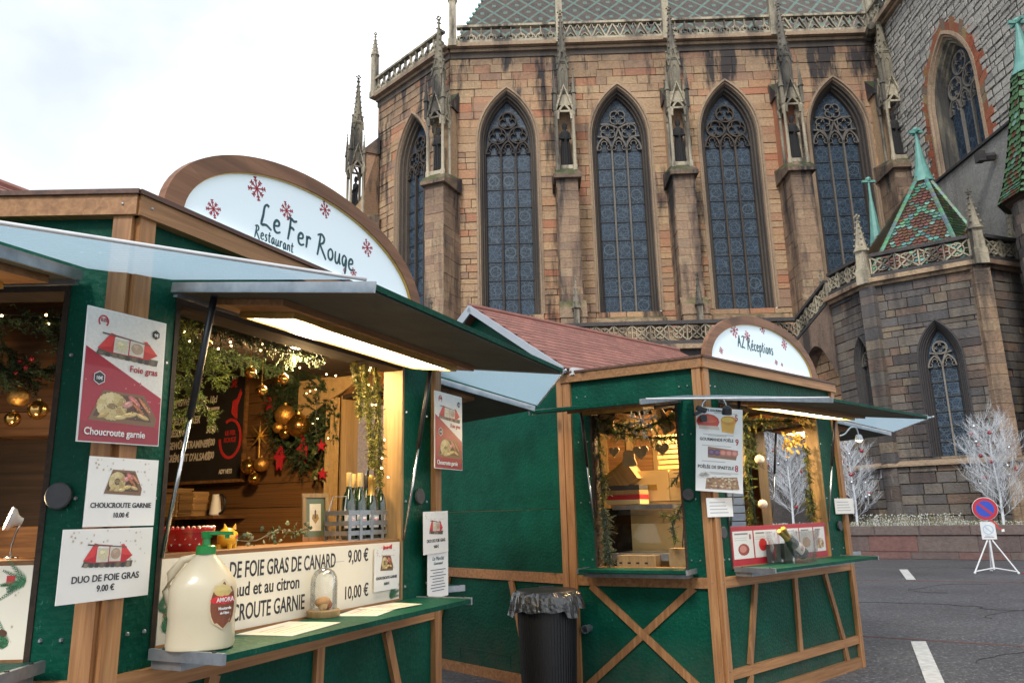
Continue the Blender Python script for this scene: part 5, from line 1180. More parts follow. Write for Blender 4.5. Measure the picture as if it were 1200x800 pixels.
t = thing('paper_bag', 'pleated cream paper stack on the cabinet shelf', 'paper', W2L @ T(-.62, .86, 1.96))
for k in range(7): MB().box(-.12 + .01 * (k % 2), .12, -.02, .1, k * .05, k * .05 + .035).build('sheet', M['cabinet'], t)
t = thing('wall_panelling', 'plain tan board partition inside the farther stall', 'partition', W2L @ T(-.35, .75, .1)); MB().box(-.02, .16, 0, .02, 0, 2.0).build('board', M['cabinet'], t)
t = thing('partition', 'dark red partition wall behind the cabinet in the farther stall', 'partition', W2L @ T(-1.3, 1.9, .1)); MB().box(-.6, .75, 0, .02, 0, 2.55).build('board', M['plankx'], t)
for k in range(4): MB().box(-.5 + k * .32, -.42 + k * .32, -.02, -.001, .8, 2.5).build('batten', M['tan'], t)
def heart(mw, s, label, mt='tan'):
    pts = []
    for k in range(28):
        a = 2 * PI * k / 28; pts.append((s * .055 * 16 * math.sin(a) ** 3, s * .055 * (13 * math.cos(a) - 5 * math.cos(2 * a) - 2 * math.cos(3 * a) - math.cos(4 * a))))
    t = thing('heart_ornament', label, 'heart ornament', mw, 'wooden hearts in the farther stall'); MB().prism(pts[::-1], -.008, .008).build('heart', M[mt], t); MB().tube([(0, 0, s * .3), (0, 0, s * 2.0)], .003, 4).build('string', M['curtain'], t)
heart(W2L @ T(-.67, .20, 2.09), .085, 'largest wooden heart, hanging in the middle of the left hatch'); heart(W2L @ T(-.93, .2, 2.11), .06, 'wooden heart at the left of the left hatch'); heart(W2L @ T(-.47, .22, 2.11), .075, 'wooden heart at the right of the left hatch')
t = thing('paper_snowflake', 'pale wooden snowflake ornament at the top of the left hatch', 'snowflake', W2L @ T(-.62, .12, 2.36)); m = MB(); snowflake(m, 0, 0, .16, 0, rot=.2); m.build('snowflake', M['white'], t)
for i, (x, z, sx, sz, rot) in enumerate(((-.98, 2.36, .18, .17, 10), (-.44, 2.38, .12, .28, -28), (-.80, 2.42, .24, .06, 10), (-.33, 2.34, .08, .22, -30), (-.80, 2.04, .13, .14, 0))):
    t = thing('burlap_ribbon', ['tan paper bell', 'long slanting tan ribbon', 'horizontal tan bow loop', 'short slanting tan ribbon at the right', 'small tan lantern box'][i] + ' among the greenery of the left hatch', 'ribbon', W2L @ T(x, .16 + i * .02, z) @ RY(rot))
    MB().prism(smooth2([(-sx / 2, -sz / 2), (sx / 2, -sz / 2), (sx * .4, 0), (sx / 2 * .7, sz / 2), (-sx / 2 * .7, sz / 2), (-sx * .45, 0), (-sx / 2, -sz / 2)])[:-1], -.01, .01).build('ribbon', M['curtain'], t)
garland('grey-green fir garland down the left side of the left hatch, farther stall', W2L, [[(-1.03, .06, 2.44), (-1.02, .06, 2.1), (-1.02, .08, 1.8)], [(-1.02, .08, 1.8), (-1.0, .06, 1.5), (-.99, .06, 1.12)], [(-1.0, .1, 1.9), (-.98, .05, 1.7)]], .085, 90, .022, BLUE + YEL, 21)
garland('frosted fir clump at the foot of the left hatch garland', W2L, [[(-.98, .02, 1.6), (-.96, .0, 1.35), (-.94, 0, 1.14)]], .10, 130, .022, BLUE, 22)
garland('fir garland across the top of the left hatch, farther stall', W2L, [[(-1.05, .14, 2.42), (-.65, .12, 2.28), (-.26, .12, 2.40)], [(-1.0, .14, 2.3), (-.5, .14, 2.2), (-.26, .14, 2.2)]], .12, 80, .024, DARK + GREEN, 23)
garland('fir twig poking in from the right side of the left hatch', W2L, [[(-.26, .05, 1.62), (-.36, .03, 1.45), (-.34, .03, 1.3)], [(-.26, .05, 1.5), (-.45, .04, 1.52)], [(-.26, .1, 1.9), (-.36, .08, 1.78)]], .07, 90, .02, BLUE + GREEN, 24)
garland('dark fir garland down the middle of the front hatch, farther stall', W2, [[(1.1, .30, 2.45), (1.12, .30, 2.1), (1.10, .30, 1.8)], [(1.1, .3, 1.8), (1.13, .3, 1.6), (1.12, .3, 1.42)], [(1.2, .28, 2.3), (1.25, .28, 2.0)]], .12, 75, .026, DARK + IVY[:2] + GREEN[:1], 25)
garland('fir garland across the top of the front hatch, farther stall', W2, [[(.35, .25, 2.45), (1.0, .3, 2.40), (1.9, .2, 2.44)]], .13, 55, .026, DARK + YEL[:1], 26)
garland('fir garland down the right side of the front hatch, farther stall', W2, [[(1.93, .08, 2.2), (1.90, .08, 1.9), (1.92, .08, 1.45)], [(1.85, .1, 1.75), (1.88, .1, 1.45)]], .08, 75, .024, DARK + YEL[:1] + GREEN[:1], 27)
ivy('cluster of golden leaves in the front hatch of the farther stall', W2, [(1.45, .06, 2.15), (1.62, .05, 2.22), (1.80, .04, 2.28)], 70, .05, [(.55, .30, .03), (.62, .38, .05), (.45, .24, .03)], 31, 'leaf_garland')
ivy('golden leaves under the lit lamp panel of the farther stall', W2, [(1.6, .0, 2.42), (1.8, .0, 2.44), (1.98, .0, 2.4)], 34, .045, [(.40, .25, .05), (.5, .32, .06)], 32, 'leaf_garland')
for i, (x, z) in enumerate(((1.12, 2.02), (1.10, 1.60))): bauble(W2 @ T(x, .16, z), .045, 'whiteball', ('upper' if i == 0 else 'lower') + ' pale ball in the middle garland of the farther stall', 'pale balls in the farther stall')
t = thing('burlap_ribbon', 'wide tan ribbon loop at the upper left of the front hatch', 'ribbon', W2 @ T(.72, .30, 2.30))
m = MB(); m.ribbon(smooth2([(-.28, .2), (-.12, .0), (.0, -.16), (.16, -.14), (.14, .04), (.22, .16)]), .09, -.01, .01); m.build('ribbon', M['curtain'], t)
t = thing('notice', 'framed pale notice inside the front hatch of the farther stall', 'notice', W2 @ T(1.86, .98, 1.95) @ RZ(-48)); MB().box(-.2, .2, 0, .02, -.05, .62).build('frame', M['tan'], t)
m = MB(); m.color = (.35, .42, .55); m.poly([(-.16, 0), (.16, 0), (.16, .5), (-.16, .5)], -.002); m.color = (.6, .62, .66); [m.poly([(-.12, .06 + k * .07), (.12, .06 + k * .07), (.12, .09 + k * .07), (-.12, .09 + k * .07)], -.003) for k in range(6)]; m.build('sheet', M['print'], t)
t = thing('crate_stack', 'stack of blue plastic crates seen through the front hatch', 'crates', W2 @ T(1.78, 1.05, 1.1) @ RZ(-48))
M['blueplastic'] = simple('blue_plastic', (.09, .16, .34), (.07, .12, .28), 5, rough=.4)
for k in range(9): MB().box(-.25, .25, 0, .3, k * .085, k * .085 + .075).build('crate', M['blueplastic'], t)
t = thing('white_lamp', 'white gooseneck clip lamp with a lit head at the right corner of the farther stall', 'lamp', W2 @ T(2.47, -.03, 2.30))
m = MB(); m.tube(smooth3([(0, 0, 0), (.06, -.03, .02), (.15, -.06, .09), (.24, -.08, .09), (.28, -.08, .02)]), .008, 8); m.build('neck', M['white_metal'], t, smooth=True)
m = MB(); m.lathe([(.022, .06), (.035, .04), (.042, 0), (.038, -.004), (.032, .02)], 16, T(.28, -.08, -.04)); m.build('shade', M['white_metal'], t, smooth=.6)
MB().ball((.28, -.08, -.035), .028, 10).build('bulb', M['spot_light'], t, smooth=True)
# drain stub
t = thing('drain_pipe', 'short grey pipe stub sticking out of the lower left panel of the farther stall', 'pipe', W2L @ T(-1.17, 0, .57) @ RX(90)); MB().lathe([(.032, -.01), (.032, .06), (.036, .062), (.036, .10), (.026, .10), (.026, .02)], 18).build('pipe', M['metal'], t, smooth=.6)
# litter bin
t = thing('litter_bin', 'black round litter bin with a black liner folded over its rim', 'litter bin', T(.24, 6.70, 0))
m = MB(); m.lathe([(.20, 0), (.215, .02), (.245, .80), (.25, .86)], 40); 
b_ = m.build('body', M['bin'], t, smooth=.6)
m = MB()
for k in range(60): a = 2 * PI * k / 60; m.box(-.003, .003, -.004, 0, .02, .78, RZ(math.degrees(a)) @ T(0, -.216, 0) @ RX(2.2))
m.build('ribs', M['bin'], t)
r = random.Random(5); vs_ = []; n = 72; rows = [(.215, .90), (.262, .925), (.285, .90), (.30, .85), (.305, .80), (.31, .765)]
ph = [r.uniform(-1, 1) for _ in range(n)]; ph = [(ph[k] + ph[k - 1] * .6 + ph[(k + 1) % n] * .6) for k in range(n)]; hh_ = [r.uniform(-.03, .03) for _ in range(12)]
for i, (rr, z) in enumerate(rows):
    for k in range(n):
        a = 2 * PI * k / n; q = rr + ph[k] * .014 * (i / 5) + .006 * math.sin(k * 1.9 + i); vs_.append((q * math.cos(a), q * math.sin(a), z + (hh_[k * 12 // n] * (i > 3)) + .008 * math.sin(k * .9 + i)))
m = MB(); m.add(vs_, [(i * n + k, i * n + (k + 1) % n, (i + 1) * n + (k + 1) % n, (i + 1) * n + k) for i in range(len(rows) - 1) for k in range(n)]); m.build('bin_liner', M['bag'], t, recalc=True)
m = MB(); m.lathe([(.255, .905), (.262, .92), (.25, .938), (.15, .948), (.02, .952)], 40); m.box(-.06, .06, -.03, .03, .948, .965); m.build('lid', M['black'], t, smooth=.5)
# cable
tag(MB().tube(smooth3([(.3, 7.1, .03), (.0, 7.35, .03), (-.4, 7.55, .03)]), .012, 6).build('power_cable', M['black']), 'black power cable lying at the foot of the green gable wall', 'cable')

# ================================================================ no-parking stand, garden wall, planting
t = thing('no_parking_sign', 'round blue and red no-parking sign on a white folding stand by the garden wall', 'road sign', T(11.0, 18.3, 0) @ RZ(-24))
m = MB()
for a in (90, 215, 325):
    c, s_ = math.cos(math.radians(a)), math.sin(math.radians(a))
    m = MB(); m.tube([(c * .06, s_ * .06, .74), (c * .52, s_ * .52, .04)], .016, 8); m.tube([(0, 0, .12), (c * .50, s_ * .50, .06)], .014, 8); m.ball((c * .52, s_ * .52, .03), .03, 8); m.build('leg', M['white_metal'], t, smooth=.6)
m = MB(); m.tube([(0, 0, .08), (0, 0, 1.45)], .022, 10); m.build('pole', M['white_metal'], t, smooth=.6)
m = MB(); m.lathe([(.26, 0), (.265, .012), (.26, .02)], 40, T(0, -.04, 1.45) @ RX(90)); pl = m.build('sign_plate', M['white_metal'], t)
m = MB(); y = -.0625
m.color = (.42, .015, .03); m.disc(0, 1.45, .255, .255, y, n=40); m.color = (.02, .06, .42); m.disc(0, 1.45, .185, .185, y - .001, n=36); m.color = (.42, .015, .03); m.prism([(-.145, 1.56), (-.11, 1.595), (.145, 1.34), (.11, 1.305)], y - .003, y - .0015); m.build('sign_face', M['print'], t)
MB().box(-.15, .15, -.045, -.035, .76, 1.16).build('notice_plate', M['white_metal'], t)
m = MB(); m.color = (.35, .5, .62); m.ribbon([(.10 * math.cos(k * PI / 12), .98 + .10 * math.sin(k * PI / 12)) for k in range(24)], .022, -.048, -.0455, closed=True); m.bar((-.07, 1.05), (.07, .91), .022, -.049, -.0455); m.color = (.2, .2, .22); m.box(-.10, .10, -.048, -.0455, .80, .815); m.box(-.08, .08, -.048, -.0455, .835, .845); m.build('notice_print', M['print'], t)
m = MB(); m.color = (.55, .03, .03); m.ribbon(smooth2([(.06, 1.20), (.16, 1.12), (.2, 1.02), (.28, .98)]), .03, -.06, -.055); m.color = (.75, .75, .75); m.box(.26, .32, -.06, -.055, .93, .99); m.build('barrier_tape', M['print'], t)
tag(MB().tube(smooth3([(0, 0, .01), (.15, .1, .02), (.3, 0, .012), (.45, .12, .02)]), .014, 5).build('tape_scrap', M['red'], mw=T(11.45, 18.0, 0)), 'scrap of red and white tape on the road by the sign stand', 'litter')

GW = frame((10.51, 24.698, 0), 125.9)
t = thing('garden_wall', 'low red sandstone garden wall with a coping in front of the church', 'wall', GW)
MB().box(-8, 14, .02, .42, 0, .70).build('core', M['mortar'], t)
r = random.Random(12)
for row, (z0, z1) in enumerate(((.0, .21), (.214, .69))):
    x = -7.9
    while x < 14:
        w = r.uniform(.7, 1.6) if row else r.uniform(1.1, 2.2); link('wall_block', bevel_box('wall_block', M['wallst']), t, T(x + w / 2, .16 - r.random() * .012, (z0 + z1) / 2) @ S(w - .014, .30, z1 - z0 - .006)); x += w
x = -8
while x < 14:
    w = r.uniform(1.1, 1.6); link('coping_stone', bevel_box('coping_stone', M['wallst']), t, T(x + w / 2, .20, .835) @ S(w - .012, .50, .27)); x += w
struct(MB().box(-8, 14, .43, 14, .0, .80, GW).build('planting_bed', M['soil']))

def white_tree(mw, H, label, seed, nb=34, rad=.9):
    r = random.Random(seed); t = thing('white_branch_tree', label, 'decorative tree', mw, 'white-painted branch trees with baubles')
    m = MB(); tips = []
    m.tube([(0, 0, 0), (.03, 0, H * .3), (-.02, .02, H * .65), (0, 0, H * .95)], [.045, .035, .022, .006], 7); m.build('trunk', M['whitetwig'], t)
    m = MB()
    def twig(p, d, L_, rr, lev):
        n = 4; P = [p]; 
        for i in range(n): d = (d + Vector((r.gauss(0, .09), r.gauss(0, .09), .10 + r.gauss(0, .06)))).normalized(); P.append(P[-1] + d * L_ / n)
        m.tube(P, [rr * (1 - .8 * i / n) for i in range(n + 1)], 3, cap=False); tips.append(P[-1])
        if lev:
            for i in range(1, n + 1):
                for _ in range(3 if lev == 2 else r.choice([2, 3])):
                    s = Vector((r.gauss(0, 1), r.gauss(0, 1), r.gauss(0, .6))).normalized(); twig(P[i], (d * 1.1 + s * .8).normalized(), L_ * r.uniform(.3, .65), rr * .5, lev - 1)
    for i in range(nb):
        z = H * (.12 + .78 * (i / nb)); a = i * 2.4 + r.gauss(0, .3); L_ = rad * 1.25 * (1 - .62 * abs(z / H - .25) ** 1.0) * r.uniform(.75, 1.1)
        twig(Vector((0, 0, z)), Vector((math.cos(a), math.sin(a), .75)).normalized(), L_ * .85, .0095, 2)
    m.build('branches', M['whitetwig'], t, recalc=False)
    return tips
r = random.Random(8)
def cam_side(tips, mw, n, seed):
    q = [p for p in tips if p.length > .6]; random.Random(seed).shuffle(q); return q[:n]
T1 = GW @ T(4.35, 1.2, .78)
for (mw, H, lab, sd, nb, rad, nb2) in ((GW @ T(4.05, 1.2, .78), 3.35, 'white-painted branch tree behind the no-parking sign', 3, 40, 1.05, 16), (GW @ T(-.05, 1.3, .78), 3.3, 'white-painted branch tree just right of the farther stall', 5, 34, .85, 14), (GW @ T(-2.2, 1.6, .78), 3.9, 'white-painted branch tree seen through the front hatch of the farther stall', 9, 44, 1.05, 12)):
    tips = white_tree(mw, H, lab, sd, nb, rad); where = lab.split('tree ')[1]
    for i, p in enumerate(cam_side(tips, mw, nb2, sd)):
        red = i % 2 == 0; lv = ['lowest', 'lower', 'middle', 'upper', 'top'][max(0, min(4, int(p.z / H * 5)))]; sd_ = 'left side' if p.x < -.25 else 'right side' if p.x > .25 else 'centre'; dp = 'front' if p.y < 0 else 'back'
        bauble(mw @ T(p.x * .8, p.y * .8, p.z * .92 - .07), .062, 'redball' if red else 'silverball', f"{'red' if red else 'silver'} bauble at the {lv} {sd_} {dp} of the white tree {where}".replace('white-painted ', '').replace(' of the white tree', ' of the white tree').replace('just right of', 'beside').replace('seen through the front hatch of', 'behind'), ('red' if red else 'silver') + ' baubles on the white tree ' + where)
# silvery ground planting behind the wall
r = random.Random(3); m = MB()
for i in range(2600):
    x = r.uniform(-3, 9); y = r.uniform(.45, 1.6); hgt = r.uniform(.12, .42) * (1.25 if .3 < x < 2.9 else .7); a = r.uniform(0, 6.28); m.color = r.choice([(.55, .56, .50), (.40, .38, .22), (.12, .13, .06), (.20, .17, .08), (.62, .64, .62)])
    dx, dy = math.cos(a) * hgt * .5, math.sin(a) * hgt * .5; m.add([(x - .008, y, .8), (x + .008, y, .8), (x + dx, y + dy, .8 + hgt)], [(0, 1, 2)]); m.add([(x + dx - .02, y + dy, .8 + hgt - .015), (x + dx + .02, y + dy, .8 + hgt - .015), (x + dx, y + dy, .8 + hgt + .02)], [(0, 1, 2)])
stuff(tag(m.build('ground_cover', M['leaf'], mw=GW, recalc=False), 'frosted silvery ground cover growing behind the garden wall', 'plants'))
def dry_shrub(mw, label, seed):
    r = random.Random(seed); m = MB()
    for i in range(900):
        a = r.uniform(0, 6.28); e = r.uniform(.1, 1.4); L_ = r.uniform(.5, 1.0); p = Vector((0, 0, .1)); q = Vector((math.cos(a) * math.cos(e) * L_ * .8, math.sin(a) * math.cos(e) * L_ * .6, math.sin(e) * L_)); m.color = r.choice([(.35, .26, .14), (.24, .20, .10), (.42, .36, .24), (.16, .15, .07)])
        p = q * r.uniform(.2, .7) + Vector((r.gauss(0, .06), r.gauss(0, .06), r.gauss(0, .06))); w = Vector((r.gauss(0, 1), r.gauss(0, 1), r.gauss(0, 1))).normalized() * .012; m.add([p - w, p + w, q], [(0, 1, 2)])
    tag(m.build('dry_shrub', M['leaf'], mw=mw, recalc=False), label, 'shrub')
dry_shrub(GW @ T(5.2, 1.6, .8), 'dry tan shrub to the right of the white tree behind the sign', 2)
# ================================================================ the church
def half_width(o, z):
    c, hw, zs, sp, ap = o
    if z < zs - 1e-6 or z >= ap: return 0.0
    if z <= sp: return hw
    r = ap - sp; R = (hw * hw + r * r) / (2 * hw); return max(0.0, math.sqrt(max(0, R * R - (z - sp) ** 2)) - (R - hw))
def arch_pts(c, hw, zs, sp, ap, n=9):
    o = (c, hw, zs, sp, ap); zz = [sp + (ap - sp) * math.sin(PI / 2 * k / n) for k in range(n + 1)]
    Lp = [(c - half_width(o, z) if z < ap else c, z) for z in zz]
    return [(c - hw, zs)] + Lp + [(2 * c - x, z) for x, z in Lp[:-1][::-1]] + [(c + hw, zs)]
BUDGET = {}
def ashlar(root, F, x0, x1, z0, z1, openings, h, lmin, lmax, mat, rnd, budget=0, prio=None, joint=.024, proud=.045, mortar=None, name='stone', rough_h=.12):
    zs = [z0]; cuts = sorted({o[q] for o in openings for q in (2, 4) if z0 < o[q] < z1} | {z1})
    while zs[-1] < z1 - 1e-6:
        nx = zs[-1] + h * rnd.uniform(1 - rough_h, 1 + rough_h); c = [k for k in cuts if k > zs[-1] + 1e-6][0]
        if nx > c - h * .35: nx = c
        zs.append(nx)
    m = MB(); back = MB(); cube = bevel_box(name, mat); left = budget; cand = []
    for za, zb in zip(zs[:-1], zs[1:]):
        segs = [((x0, x0), (x1, x1))]
        for o in sorted(openings):
            if zb <= o[2] + 1e-6 or za >= o[4]: continue
            wa, wb = half_width(o, za + 1e-5), half_width(o, zb - 1e-5); l, r = segs.pop(); segs += [(l, (o[0] - wa, o[0] - wb)), ((o[0] + wa, o[0] + wb), r)]
        for (la, lb), (ra, rb) in segs:
            if max(ra - la, rb - lb) < .02: continue
            back.add([(la, .06, za), (ra, .06, za), (rb, .06, zb), (lb, .06, zb)], [(0, 1, 2, 3)])
            xs = [None]; lo, hi = max(la, lb), min(ra, rb); x = lo + rnd.uniform(.4, 1) * lmax if hi - lo > lmin * 1.3 else hi + 1
            cutx = []
            while x < hi - lmin * .6: cutx.append(x); x += rnd.uniform(lmin, lmax)
            ed = [(la, lb)] + [(c, c) for c in cutx] + [(ra, rb)]
            for (pa, pb), (qa, qb) in zip(ed[:-1], ed[1:]):
                y = -proud * rnd.random()
                if pa == pb and qa == qb: cand.append((pa, qa, za, zb, y))
                else:
                    m.tone = rnd.random() * .98 + .01; j = joint / 2
                    m.add([(pa + j, y, za + j), (qa - j, y, za + j), (qb - j, y, zb - j), (pb + j, y, zb - j), (pa + j, .055, za + j), (qa - j, .055, za + j), (qb - j, .055, zb - j), (pb + j, .055, zb - j)], [(0, 1, 2, 3), (0, 4, 5, 1), (1, 5, 6, 2), (2, 6, 7, 3), (3, 7, 4, 0)])
    if budget:
        cand.sort(key=lambda q: -(q[1] - q[0]) * (q[3] - q[2]) * (prio(q) if prio else 1))
    for i, (pa, qa, za, zb, y) in enumerate(cand):
        if i < budget: link(name, cube, root, F @ T((pa + qa) / 2, y + .035, (za + zb) / 2) @ S(qa - pa - joint, .07, zb - za - joint))
        else:
            m.tone = rnd.random() * .98 + .01; j = joint / 2; e = .008
            m.add([(pa + j + e, y, za + j + e), (qa - j - e, y, za + j + e), (qa - j - e, y, zb - j - e), (pa + j + e, y, zb - j - e), (pa + j, y + .02, za + j), (qa - j, y + .02, za + j), (qa - j, y + .02, zb - j), (pa + j, y + .02, zb - j)], [(0, 1, 2, 3), (0, 4, 5, 1), (1, 5, 6, 2), (2, 6, 7, 3), (3, 7, 4, 0)])
    if m.v: o = m.build('stone_facing', mat, root, recalc=False); o.matrix_local = F; stuff(o)
    o = back.build('mortar_bed', mortar or M['mortar'], root, recalc=False); o.matrix_local = F
def foil(m, cx, cz, R, n, w, y0, y1, rot=0, ring=True):
    if ring: m.ribbon([(cx + R * math.cos(2 * PI * k / 24), cz + R * math.sin(2 * PI * k / 24)) for k in range(24)], w, y0, y1, closed=True)
    d = R * .46; r = R * (.50 if n > 3 else .52)
    for i in range(n):
        a = rot + 2 * PI * i / n; ex = PI * (.5 + 1 / n) * .96
        m.ribbon([(cx + d * math.cos(a) + r * math.cos(a + t), cz + d * math.sin(a) + r * math.sin(a + t)) for t in [-ex + 2 * ex * k / 10 for k in range(11)]], w * .7, y0 + .02, y1 - .02)
def window(root, F, c, hw, zs, sp, ap, kind, gl=.38, rows=9, lights=3, deep=.62, mo=None, mi=None, name='window', bars=True):
    """moulded reveal, stone tracery, leaded panes"""
    mo = mo or M['mouldl']; mi = mi or M['mould']; k = gl / .38
    prof = [(-.10, 0.01), (-.10, -.07), (0, -.09), (.03, .0), (.08, .0), (.11, .12), (.17, .12), (.20, .24), (.27, .26), (.30, .42), (.36, .46), (.38, .66)]
    prof = [(a * k, y * deep / .62) for a, y in prof]
    rings = [[(x, y, z) for x, z in arch_pts(c, hw - i, zs, sp, ap - i * 1.18, 10)] for i, y in prof]
    def loft(rs):
        m = MB()
        for a, b in zip(rs[:-1], rs[1:]): n = len(a); m.add(a + b, [(q, q + 1, n + q + 1, n + q) for q in range(n - 1)])
        return m
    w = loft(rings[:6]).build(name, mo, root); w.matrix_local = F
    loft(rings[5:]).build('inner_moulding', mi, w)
    g = hw - gl; ga = ap - gl * 1.18; yg = deep; sph = sp - .45 * (g / 1.12)
    lw = 2 * g / lights; m = MB(); y0, y1 = deep - .16, deep - .01; bw = .085 * (g / 1.12) ** .5
    head = sph
    for i in range(1, lights): m.bar((c - g + lw * i, zs), (c - g + lw * i, head), bw, y0, y1)
    for i in range(lights):
        cx = c - g + lw * (i + .5); a = arch_pts(cx, lw / 2, head - .02, head, head + lw * .95, 6)[1:-1]
        m.ribbon(a, bw * .9, y0 + .01, y1)
        for s in (-1, 1): m.ribbon([(cx + s * lw * .42, head + .02), (cx + s * lw * .26, head + lw * .05), (cx + s * lw * .2, head + lw * .22), (cx + s * lw * .3, head + lw * .36)], bw * .5, y0 + .03, y1)
        m.ribbon([(cx + lw * .19 * math.cos(t), head + lw * .50 + lw * .19 * math.sin(t)) for t in [-.6 + (PI + 1.2) * q / 8 for q in range(9)]], bw * .5, y0 + .03, y1)
    hd = head + lw * .95
    if lights == 3:
        if kind == 'A':
            for s in (-1, 1): foil(m, c + s * g * .47, hd + .28, g * .40, 3, bw * .8, y0, y1, PI / 2)
            foil(m, c, hd + .28 + g * .74, g * .40, 3, bw * .8, y0, y1, PI / 2)
        else:
            foil(m, c, hd + g * .98, g * .40, 4, bw * .8, y0, y1, PI / 4, ring=False)
            for s in (-1, 1):
                foil(m, c + s * g * .48, hd + g * .30, g * .38, 4, bw * .8, y0, y1, PI / 4, ring=False)
                m.ribbon(smooth2([(c + s * lw * .5, head + .1), (c + s * .12, hd + g * .1), (c, hd + g * .45)]), bw * .9, y0, y1)
                m.ribbon(smooth2([(c, hd + g * .45), (c + s * g * .4, hd + g * .64), (c + s * g * .78, hd + g * .66)]), bw * .9, y0, y1)
                m.ribbon(smooth2([(c + s * lw * .5, head + .1), (c + s * g * .5, hd - .05), (c + s * g * .95, hd + g * .05)]), bw * .9, y0, y1)
    elif lights == 2:
        foil(m, c, hd + g * .62, g * .52, 4, bw * .8, y0, y1, PI / 4)
        for s in (-1, 1): m.ribbon(smooth2([(c, head), (c + s * g * .3, hd + g * .05), (c + s * g * .8, hd + g * .25)]), bw * .8, y0, y1)
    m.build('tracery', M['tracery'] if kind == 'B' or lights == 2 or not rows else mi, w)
    if not rows: MB().prism(arch_pts(c, g, zs, sp, ga, 8), yg + .01, yg + .03).build('blind_panel', mi, w); return w
    ph = (head - zs) / rows; pw = lw - bw * .9
    me = _panes.setdefault((round(pw, 2), round(ph, 2)), MB().box(-pw / 2, pw / 2, -.01, .01, -ph / 2 + .02, ph / 2 - .02).mesh('glass_pane', M['stained']))
    for i in range(lights):
        for j in range(rows): link('glass_pane', me, w, T(c - g + lw * (i + .5), yg + .01, zs + ph * (j + .5)))
    m = MB()
    for j in range(1, rows + 1): m.box(c - g, c + g, yg - .035, yg - .005, zs + ph * j - .022, zs + ph * j + .022)
    m.build('saddle_bar', M['lead'], w)
    MB().prism(arch_pts(c, g, head + .02, sp, ga, 8), yg + .002, yg + .02).build('tracery_glass', M['stained'], w)
    MB().box(c - hw, c + hw, yg + .03, yg + .06, zs - .1, ap).build('dark_backing', M['lead'], w)
    return w
_panes = {}
def balustrade(root, F, x0, x1, z0, hgt, kind, unit, mat, name='balustrade', slope=0.0, depth=.16, railh=.12, rail_mat=None):
    def Z(x, z): return z + slope * (x - x0)
    m = MB()
    for a, b, y0, y1 in ((z0, z0 + railh, -depth / 2 - .05, depth / 2 + .05), (z0 + hgt - railh, z0 + hgt, -depth / 2 - .06, depth / 2 + .06)): m.prism([(x0, Z(x0, a)), (x1, Z(x1, a)), (x1, Z(x1, b)), (x0, Z(x0, b))], y0, y1, F)
    o = m.build(name, rail_mat or mat, root)
    m = MB(); n = max(1, round((x1 - x0) / unit)); u = (x1 - x0) / n; za, zb = z0 + railh, z0 + hgt - railh; H = zb - za; y0, y1 = -depth / 2, depth / 2; w = .065 if H > .5 else .055
    def rb(p, ww=w): m.ribbon([(x, Z(x, z)) for x, z in p], ww, y0, y1, F)
    for i in range(n):
        a = x0 + u * i; b = a + u; c = (a + b) / 2
        if kind == 'zig':
            rb([(a, za), (c, zb)]); rb([(c, zb), (b, za)])
            rb([(a + u * .02, zb), (a + u * .16, zb - H * .35)], w * .6); rb([(b - u * .02, zb), (b - u * .16, zb - H * .35)], w * .6); rb(smooth2([(c - u * .25, za + H * .1), (c, za + H * .34), (c + u * .25, za + H * .1)]), w * .6)
        elif kind == 'ogee':
            for s in (0, .5):
                q = a + s * u; rb(smooth2([(q, za), (q + u * .07, za + H * .3), (q + u * .24, za + H * .5), (q + u * .25, zb)]), w * .8); rb(smooth2([(q + u * .5, za), (q + u * .43, za + H * .3), (q + u * .26, za + H * .5), (q + u * .25, zb)]), w * .8)
                rb([(q + u * .25 + u * .11 * math.cos(t), za + H * .22 + u * .11 * math.sin(t)) for t in [2 * PI * k / 10 for k in range(11)]], w * .55)
        else:  # crossed lattice with cusps
            rb([(a, za), (b, zb)], w * .8); rb([(a, zb), (b, za)], w * .8); rb([(a, za), (a, zb)], w * .7)
            rb([(c + u * .30 * math.cos(t), (za + zb) / 2 + H * .36 * math.sin(t)) for t in [2 * PI * k / 12 for k in range(13)]], w * .6)
            for dx, dz in ((0, .32), (0, -.32), (.36, 0), (-.36, 0)): rb([(c + dx * u - u * .07, (za + zb) / 2 + dz * H), (c + dx * u * .7, (za + zb) / 2 + dz * H * .7), (c + dx * u + u * .07, (za + zb) / 2 + dz * H)], w * .6)
    if kind == 'lat': rb([(x1, za), (x1, zb)], w)
    m.build('pierced_panel', mat, o)
    return o
def spire(m, x, y, z0, z1, r, F=ID, crockets=5):
    """tapering crocketed pinnacle with a cross-shaped finial"""
    m.lathe([(r * 1.25, z0), (r * 1.25, z0 + r * .4), (r, z0 + r * .5), (r * .12, z1 - r * .9), (r * .3, z1 - r * .8), (r * .1, z1 - r * .5)], 8, F @ T(x, y, 0), rot=PI / 8)
    for i in range(crockets):
        t = (i + .6) / crockets; z = z0 + r * .5 + (z1 - r * .9 - z0 - r * .5) * t; q = r * (1 - .88 * t) + r * .13
        for k in range(4): a = PI / 4 + k * PI / 2; m.ball((x + q * math.cos(a), y + q * math.sin(a), z), r * .17, 6, F)
    for dx, dy, dz in ((r * .38, 0, 0), (-r * .38, 0, 0), (0, r * .38, 0), (0, -r * .38, 0), (0, 0, r * .35)): m.ball((x + dx, y + dy, z1 - r * .35 + dz), r * .2, 6, F)
